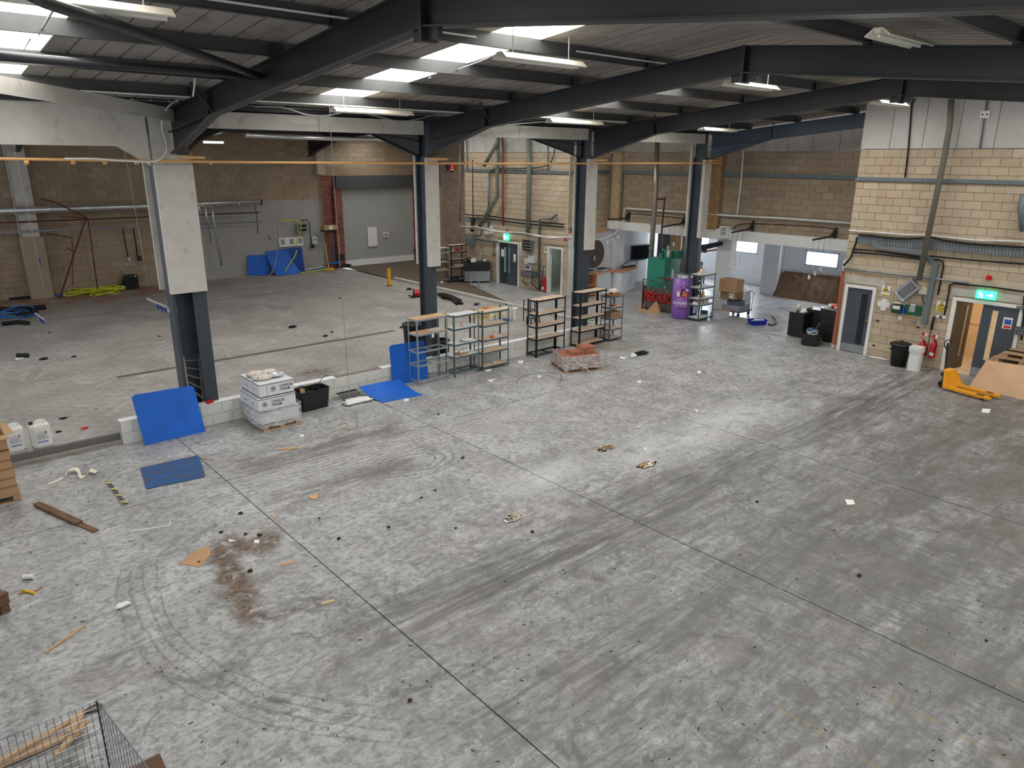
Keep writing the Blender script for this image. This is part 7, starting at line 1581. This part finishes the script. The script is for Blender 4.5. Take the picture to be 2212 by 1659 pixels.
c = gz(841, 617); t = thing('bollard', 'yellow bollard at the end of the ramp kerb', 'bollard', c); MB().b2((c.x-.06, c.y-.06, .2), (c.x+.06, c.y+.06, .96)).put('post', YEL2, t); MB().b2((c.x-.1, c.y-.1, .2), (c.x+.1, c.y+.1, .22)).put('base_plate', BLACK, t)
cable('yellow_bucket_hose', [(17.0, 15.9, .52), (17.3, 16.3, .55), (17.5, 15.9, .52)], .02, mat('bright_green', rgb(60, 200, 60), .4), 'bright green hose loop on the low wall by the third column', 'hose')
# ------------------------------------------------------------------ brewery bay, back wall
def bk(px, py, y=34.1): return at(px, py, 'y', y)
def bpipe(name, pts, r, mt, label, y=33.9, cat='pipe', n=10, sm=False):
    P = [bk(a, b, y) for a, b in pts]; P = curve(P, 5) if sm else P
    return tag(fix(MB().tube(P, r, n).put(name, mt, smooth=True), P[0]), label, cat)
# pilasters / rear columns
for k, (a, b, y) in enumerate(((bk(28, 400, 33.7), bk(66, 400, 33.7), 33.7), (bk(683, 330, 33.9), bk(700, 330, 33.9), 33.9))):
    t = thing('rear_column', ('cased concrete column on the back wall at the left', 'cased column on the back wall left of the brick pier')[k], 'column', (a.x, y, .2)); z0 = .2 if k == 0 else 4.8
    MB().b2((a.x, y, z0), (b.x, 34.18, 6.6)).put('casing_board', CASE if k == 0 else mat('casing_dull', rgb(178, 168, 152), .9), t)
    if k == 0: MB().b2((a.x-.1, y-.06, .2), (b.x+.1, 34.17, 2.6)).put('block_base', BLOCKD, t)
t = thing('insulated_pipe', 'long silver insulated pipe along the back wall', 'pipe', bk(0, 455, 33.5))
a, b = bk(-40, 457, 33.4), bk(562, 437, 33.4); b.z = a.z = (a.z+b.z)/2
MB().tube([a, b], .125, 16).put('jacket', SILV, t, smooth=True); MB().tube([b, b+Vector((.06, 0, 0))], .13, 16).put('end_cap', BLACK, t)
for u in (.2, .4, .55, .75, .9): c = a.lerp(b, u); MB().tube([c, c+Vector((.05, 0, 0))], .132, 16).put('band', BLACK if u == .55 else SILV, t)
t2 = [(-40, 484, 550, 460, .045, mat('pipe_sage2', rgb(140, 136, 128), .45, .4), 'thin grey steel pipe below the silver one'), (-40, 484, 0, 0, 0, None, '')]
bpipe('red_pipe', [(-40, 483), (560, 459)], .03, REDB, 'long rust red pipe below the silver pipe', 33.6)
bpipe('steel_pipe', [(-40, 504), (565, 479)], .035, GALV, 'long thin steel pipe under the rust red one', 33.6)
for k, (pts, r, lab) in enumerate(((((427, 437), (435, 465)), .05, 'short left silver branch pipe right of the nearest column'), (((440, 437), (452, 497)), .05, 'middle silver branch pipe right of the nearest column'), (((456, 443), (461, 470), (479, 574)), .05, 'long silver branch pipe reaching down right of the nearest column'))):
    bpipe('branch_pipe', pts, r, SILV, lab, 33.36)
bpipe('black_flex', [(452, 499), (454, 512), (455, 526)], .015, RUBBER, 'black flex under the middle silver branch pipe', 33.2, 'cable', sm=True)
bpipe('copper_stub', [(551, 445), (553, 456), (555, 470), (557, 505)], .02, REDB, 'small drop pipe at the end of the silver pipe', 33.7)
bpipe('rust_tripod', [(88, 430), (120, 437), (187, 470), (183, 478), (130, 642)], .028, REDB, 'rust red pipe bent like a knee and reaching the floor', 33.0)
bpipe('rust_pipe', [(190, 474), (196, 515), (211, 625)], .022, REDB, 'thin rust red upright pipe right of the bent one', 33.3)
bpipe('rust_cross', [(127, 468), (190, 471)], .02, REDB, 'short horizontal rust red pipe at the knee', 33.2)
bpipe('rust_stub', [(143, 534), (150, 539), (162, 544)], .02, REDB, 'small rust red stub on the bent pipe', 32.9)
bpipe('cable_drop', [(265, 494), (272, 535), (277, 556)], .02, RUBBER, 'left black cable drop on the back wall', 34.05, 'cable'); bpipe('cable_drop', [(288, 494), (294, 530), (297, 556)], .025, RUBBER, 'right thicker black cable drop on the back wall', 34.05, 'cable')
def bbox(name, px0, py0, px1, py1, d, mt, label, cat, y=34.1):
    a, b = bk(px0, py0, y), bk(px1, py1, y); t = thing(name, label, cat, ((a.x+b.x)/2, y, b.z)); MB().b2((a.x, y-d, b.z), (b.x, y, a.z)).put('body', mt, t); return t, (a.x, b.x, b.z, a.z, y-d)
t, b = bbox('red_switch', 275, 556, 281, 563, .06, WPLAS, 'white switch with a red button on the back wall', 'switch'); MB().b2((b[0]+.03, b[4]-.02, b[2]+.04), (b[1]-.03, b[4], b[3]-.04)).put('red_button', RED, t)
bbox('black_isolator', 295, 553, 305, 562, .12, BLACK, 'black isolator box on the back wall', 'box')
bpipe('thin_rod', [(155, 516), (157, 530), (157, 614)], .012, REDB, 'thin dark hanging rod left of the rust pipes', 34.0, 'rod')
bpipe('dark_cable', [(100, 505), (130, 509), (156, 514)], .015, RUBBER, 'thin dark cable sagging under the steel pipe', 34.0, 'cable')
t = thing('black_speaker_box', 'black boxy fan unit on the brewery floor by the back wall', 'box', (8.3, 33.3, .2)); a, b = gz(273, 626), gz(303, 624)
MB().b2((a.x, a.y, .22), (b.x, a.y+.5, .78)).put('body', BLACK, t); MB().b2((a.x+.05, a.y-.01, .3), (b.x-.05, a.y, .72)).put('grille', RUBBER, t); MB().tube([(b.x-.1, a.y-.02, .74), (b.x-.08, a.y, .74)], .03, 8).put('white_dot', PAPER, t)
p = gz(263, 624); t = thing('pump_drum', 'small white and black drum left of the black fan unit', 'drum', p); MB().lathe([(.2, 0), (.2, .12)], p, 14).put('white_base', WPLAS, t); MB().lathe([(.2, .12), (.18, .18)], p, 14).put('black_top', BLACK, t)
cable('grey_hose', [p+Vector((0, 0, .2)), bk(264, 600, 33.4), bk(262, 585, 33.5)], .03, PBLUE, 'grey hose standing up behind the small drum', 'hose')
rd = random.Random(2)
for k in range(6):
    c = gz(205+rd.uniform(-15, 22), 632+rd.uniform(-3, 3)); L_ = rd.uniform(.5, 1.1)
    cc_ = [c+Vector((L_*math.cos(a), .22*math.sin(a)+.06*k-.15, .03+.03*k+.04*math.sin(3*a))) for a in [2*PI*j/12 for j in range(13)]]
    o = MB().tube(curve(cc_, 3), .025, 6).put('yellow_hose', YHOSE, smooth=True); tag(fix(o, c), '%s coil of the yellow green hose heap by the back wall' % ('widest', 'second', 'third', 'fourth', 'fifth', 'last')[k], 'hose', 'yellow green hose heap')
cable('steel_hose_end', [gz(135, 640)+Vector((0, 0, .04)), gz(158, 638)+Vector((0, 0, .04))], .025, CHROME, 'steel coupling at the left end of the yellow hose', 'coupling')
# blue squeegees
def squeegee(foot, top, w_, label, mt=BHOSE, hw=.3):
    t = thing('squeegee', label, 'squeegee', foot); MB().tube([foot+Vector((0, 0, .05)), top], .02, 6).put('handle', mt, t); MB().box(foot+Vector((0, 0, .03)), (hw*2, .05, .06)).put('blade', mt, t)
f_ = gz(101, 641); squeegee(f_, bk(85, 560, 33.6), .3, 'blue squeegee leaning on the left back wall column', BHOSE, .6)
f_ = gz(43, 647); tag(fix(MB().box(f_+Vector((0, 0, .06)), (.7, .1, .08)).put('broom', RUBBER), f_), 'black broom head on the floor at the left back wall', 'broom')
# dangling strips hanging near column (unistrut arms)
def strut(a, b, label, clamp=True):
    t = thing('metal_strut', label, 'strut', a); d = (b-a).normalized(); MB().tube([a, b], .03, 4).put('channel', GALV, t)
    for u in (.3, .45, .6): c = a.lerp(b, u); MB().tube([c+Vector((0, 0, -.03)), c+Vector((.02, .0, -.14))], .02, 6).put('blue_clip', BLUEP, t)
    if clamp: MB().box(a, (.14, .16, .1), .4).put('clamp', GALV, t)
strut(at(372, 669, 'y', 15.95), at(319, 646, 'y', 17.3), 'metal strut clamped to the nearest column with blue clips'); strut(at(97, 692, 'y', 20), at(77, 677, 'y', 20.6), 'short metal strut hanging on cords over the brewery floor', False)
# dark heap left
for k, (pts, r, lab) in enumerate((([(0, 672), (30, 674), (60, 672), (100, 668)], .09, 'long black rubber hose at the back of the left heap'), ([(35, 680), (60, 685), (78, 680)], .1, 'short thick black hose in the left heap'), ([(5, 704), (40, 700), (62, 702)], .07, 'black hose in front of the left heap'))):
    P = [gz(*q)+Vector((0, 0, r)) for q in pts]; o = MB().tube(curve(P, 4), r, 8).put('rubber_hose', RUBBER, smooth=True); tag(fix(o, P[0]), lab, 'hose')
for k in range(5):
    c = gz(12+rd.uniform(0, 40), 685+rd.uniform(-6, 10)); r = rd.uniform(.5, .9); cc_ = [c+Vector((r*math.cos(a), r*.6*math.sin(a), .04+.05*k*abs(math.sin(a+k)))) for a in [2*PI*j/12 for j in range(13)]]
    o = MB().tube(curve(cc_, 3), .018, 5).put('blue_hose', BHOSE, smooth=True); tag(fix(o, c), '%s loop of the thin blue hose in the left heap' % ('widest', 'second', 'third', 'fourth', 'last')[k], 'hose', 'thin blue hose loops in the left heap')
o = MB().tube([gz(38, 772)+Vector((0, 0, .06)), gz(62, 772)+Vector((0, 0, .06))], .06, 10).put('black_cushion', RUBBER, smooth=True); tag(fix(o, gz(38, 772)), 'short black roll on the brewery floor at the left', 'roll')
for k, (px, py, r, lab) in enumerate(((95, 777, .1, 'right of the short black roll'), (160, 771, .06, 'at the far right of the short roll'), (632, 708, .12, 'in the middle of the brewery floor'), (703, 727, .08, 'left of the tall blue mat, front'), (717, 718, .06, 'left of the tall blue mat, back'), (107, 719, .04, 'below the left hose heap'), (137, 905, .06, 'behind the jerrycans, left'), (127, 934, .05, 'behind the jerrycans, near'), (734, 644, .05, 'far across the brewery floor'), (785, 852-50, .03, 'near the low wall'), (344, 727, .04, 'left of the nearest column'), (208, 884, .02, 'by the low wall end'))):
    r *= .7; o = MB().add(*blob(180+k, (r*1.5, r*.8, r*.5), amp=.5)).put('black_scrap', RUBBER); o.location = gz(px, py); tag(o, 'black scrap %s' % lab, 'scrap', 'black scraps on the brewery floor')
c = gz(183, 926); tag(fix(MB().lathe([(.06, 0), (.07, .02), (.03, .03)], c, 12).put('bottle_top', RED), c), 'small red lid on the brewery floor behind the jerrycans', 'lid')
c = at(455, 872, 'z', .5); tag(fix(MB().box(c+Vector((0, .06, .03)), (.14, .08, .06), .3).put('red_box', RED), c), 'small red box on the low wall beside the ladder', 'box')
# wall panel, posters
t, b = bbox('distribution_board', 638, 482, 662, 502, .15, mat('board_olive', rgb(140, 146, 136), .5), 'grey green distribution board on the grey back wall', 'box')
for k in range(2): MB().b2((b[0]+.1, b[4]-.01, b[2]+.08+.2*k), (b[1]-.06, b[4], b[2]+.2+.2*k)).put('window_strip', GLASSD, t)
t, b = bbox('wall_notice', 602, 514, 655, 530, .02, PAPER, 'long white notice panel on the grey back wall', 'sign')
for k in range(3): MB().b2((b[0]+.08+k*.45, b[4]-.004, b[2]+.1), (b[0]+.28+k*.45, b[4], b[3]-.08)).put('printed_sheet', mat('print_pale', rgb(150, 152, 156), .6), t)
t, b = bbox('wall_notice', 674, 511, 685, 526, .02, PAPER, 'small white notice right of the distribution board', 'sign'); MB().b2((b[0]+.06, b[4]-.004, b[2]+.15), (b[1]-.06, b[4], b[3]-.1)).put('printed_sheet', mat('print_pale', rgb(150, 152, 156), .6), t)
bpipe('yellow_hose', [(605, 478), (620, 476), (642, 477), (650, 490), (647, 505), (641, 520), (640, 530)], .025, YHOSE, 'yellow hose draped over the distribution board', 33.9, 'hose', 6, True)
bpipe('yellow_hose', [(641, 540), (636, 555), (622, 575), (617, 585), (622, 592), (650, 589), (672, 586), (712, 580)], .028, YHOSE, 'yellow hose curling down beside the bowed blue mat', 33.5, 'hose', 6, True)
bpipe('yellow_hose', [(596, 480), (600, 500), (600, 535), (594, 570), (580, 596), (540, 597), (500, 603)], .022, mat('tan_hose', rgb(176, 160, 110), .6), 'tan hose falling in front of the blue mats', 33.4, 'hose', 6, True)
bpipe('black_conduit', [(650, 476), (664, 476), (668, 482), (672, 528)], .02, RUBBER, 'black conduit from the distribution board to the socket', 34.0)
bbox('black_socket', 671, 529, 678, 535, .1, BLACK, 'black socket under the small notice', 'socket')
bpipe('wall_hook', [(580, 508), (581, 515), (586, 516)], .02, RUBBER, 'black hook on the grey back wall', 34.0, 'hook')
# carton shelf & brooms on brick
t = thing('carton_shelf', 'long brown carton fixed on the brick pier', 'box', bk(715, 500, 33.4)); a, b = bk(700, 488, 33.4), bk(729, 495, 33.4); MB().b2((a.x, 33.4, b.z-.02), (b.x, 33.75, a.z)).put('carton', CARD, t); MB().b2((a.x, 33.38, b.z-.1), (b.x, 33.8, b.z-.02)).put('rack', BLACK, t); MB().b2(((a.x+b.x)/2-.1, 33.39, b.z), ((a.x+b.x)/2+.1, 33.4, a.z-.02)).put('label', PAPER, t)
def broom(fp, tp, mt, head, label, nm='broom', wd=.25):
    f_ = gz(*fp); f_.y = 33.3 if fp[1] > 580 else 33.55; f_ = bk(fp[0], fp[1], f_.y); T = bk(tp[0], tp[1], 33.75); t = thing(nm, label, 'broom', f_); MB().tube([f_+Vector((0, 0, .05)), T], .02, 6).put('handle', mt, t); MB().box(f_+Vector((0, 0, .04)), (wd*2, .08, .1)).put('head', head, t)
broom((711, 583), (701, 522), mat('pale_yellow_h', rgb(206, 206, 150), .5), YEL2, 'yellow headed broom leaning on the brick pier')
broom((724, 569), (720, 503), BHOSE, BHOSE, 'blue squeegee hanging on the brick pier', wd=.3)
t = thing('shovel', 'shovel with a black blade hanging at the edge of the shutter', 'shovel', bk(735, 560, 33.6)); MB().tube([bk(731, 508, 33.6), bk(735, 550, 33.6)], .02, 6).put('handle', PINKW, t); MB().plate([bk(727, 549, 33.55), bk(742, 549, 33.55), bk(743, 563, 33.5), bk(728, 563, 33.5)], (0, -.03, 0)).put('blade', BLACK, t)
cable('blue_long_pole', [gz(655, 587)+Vector((0, 0, .04)), gz(712, 580)+Vector((0, 0, .04))], .04, BHOSE, 'blue pole lying on the floor along the back wall', 'pole'); cable('white_pole', [gz(660, 588)+Vector((0, 0, .1)), gz(708, 578)+Vector((0, 0, .1))], .03, WPLAS, 'white pole lying on the blue one', 'pole')
o = MB().add(*blob(200, (.35, .2, .1), amp=.5)).put('black_rags', RUBBER); o.location = gz(745, 578); tag(o, 'black rags at the left foot of the shutter', 'cloth')
t, b = bbox('blank_whiteboard', 793, 491, 815, 531, .03, WPLAS, 'white blank board hanging on the grey shutter infill', 'board', 34.0); t, b = bbox('small_notice', 828, 502, 839, 512, .02, PAPER, 'small white framed notice on the shutter infill', 'sign', 34.0); MB().b2((b[0]+.05, b[4]-.004, b[2]+.05), (b[1]-.05, b[4], b[3]-.05)).put('grey_print', mat('print_pale', rgb(150, 152, 156), .6), t)
c = bk(899, 541, 33.85); t = thing('wall_vent', 'round black vent on the right brick pier', 'vent', c); MB().tube([c, c+Vector((0, -.12, 0))], .16, 16).put('ring', BLACK, t); MB().tube([c+Vector((0, -.12, 0)), c+Vector((0, -.13, 0))], .1, 14).put('grille', RUBBER, t)
# overhead things in the rear bay
for k, (a, b, lab) in enumerate((((530, 292, 700, 299), .06, 'silver pipe hanging under the rear bay roof'),)):
    P = [at(a[0], a[1], 'y', 26), at(a[2], a[3], 'y', 26), at(840, 304, 'y', 26)]; o = MB().tube(P, .08, 10).put('silver_pipe', SILV, smooth=True); tag(fix(o, P[0]), lab, 'pipe')
for (a, b, lab) in (((440, 307), (482, 308), 'small lit strip light at the rear bay, beside the nearest column'),):
    P, Q = at(*a, 'y', 30), at(*b, 'y', 30); t = thing('strip_light', lab, 'lamp', P); MB().b2((P.x, P.y-.05, P.z-.04), (Q.x, P.y+.05, P.z+.04)).put('tube', emat('lit_tube', (1, .98, .9, 1), 2.5), t)
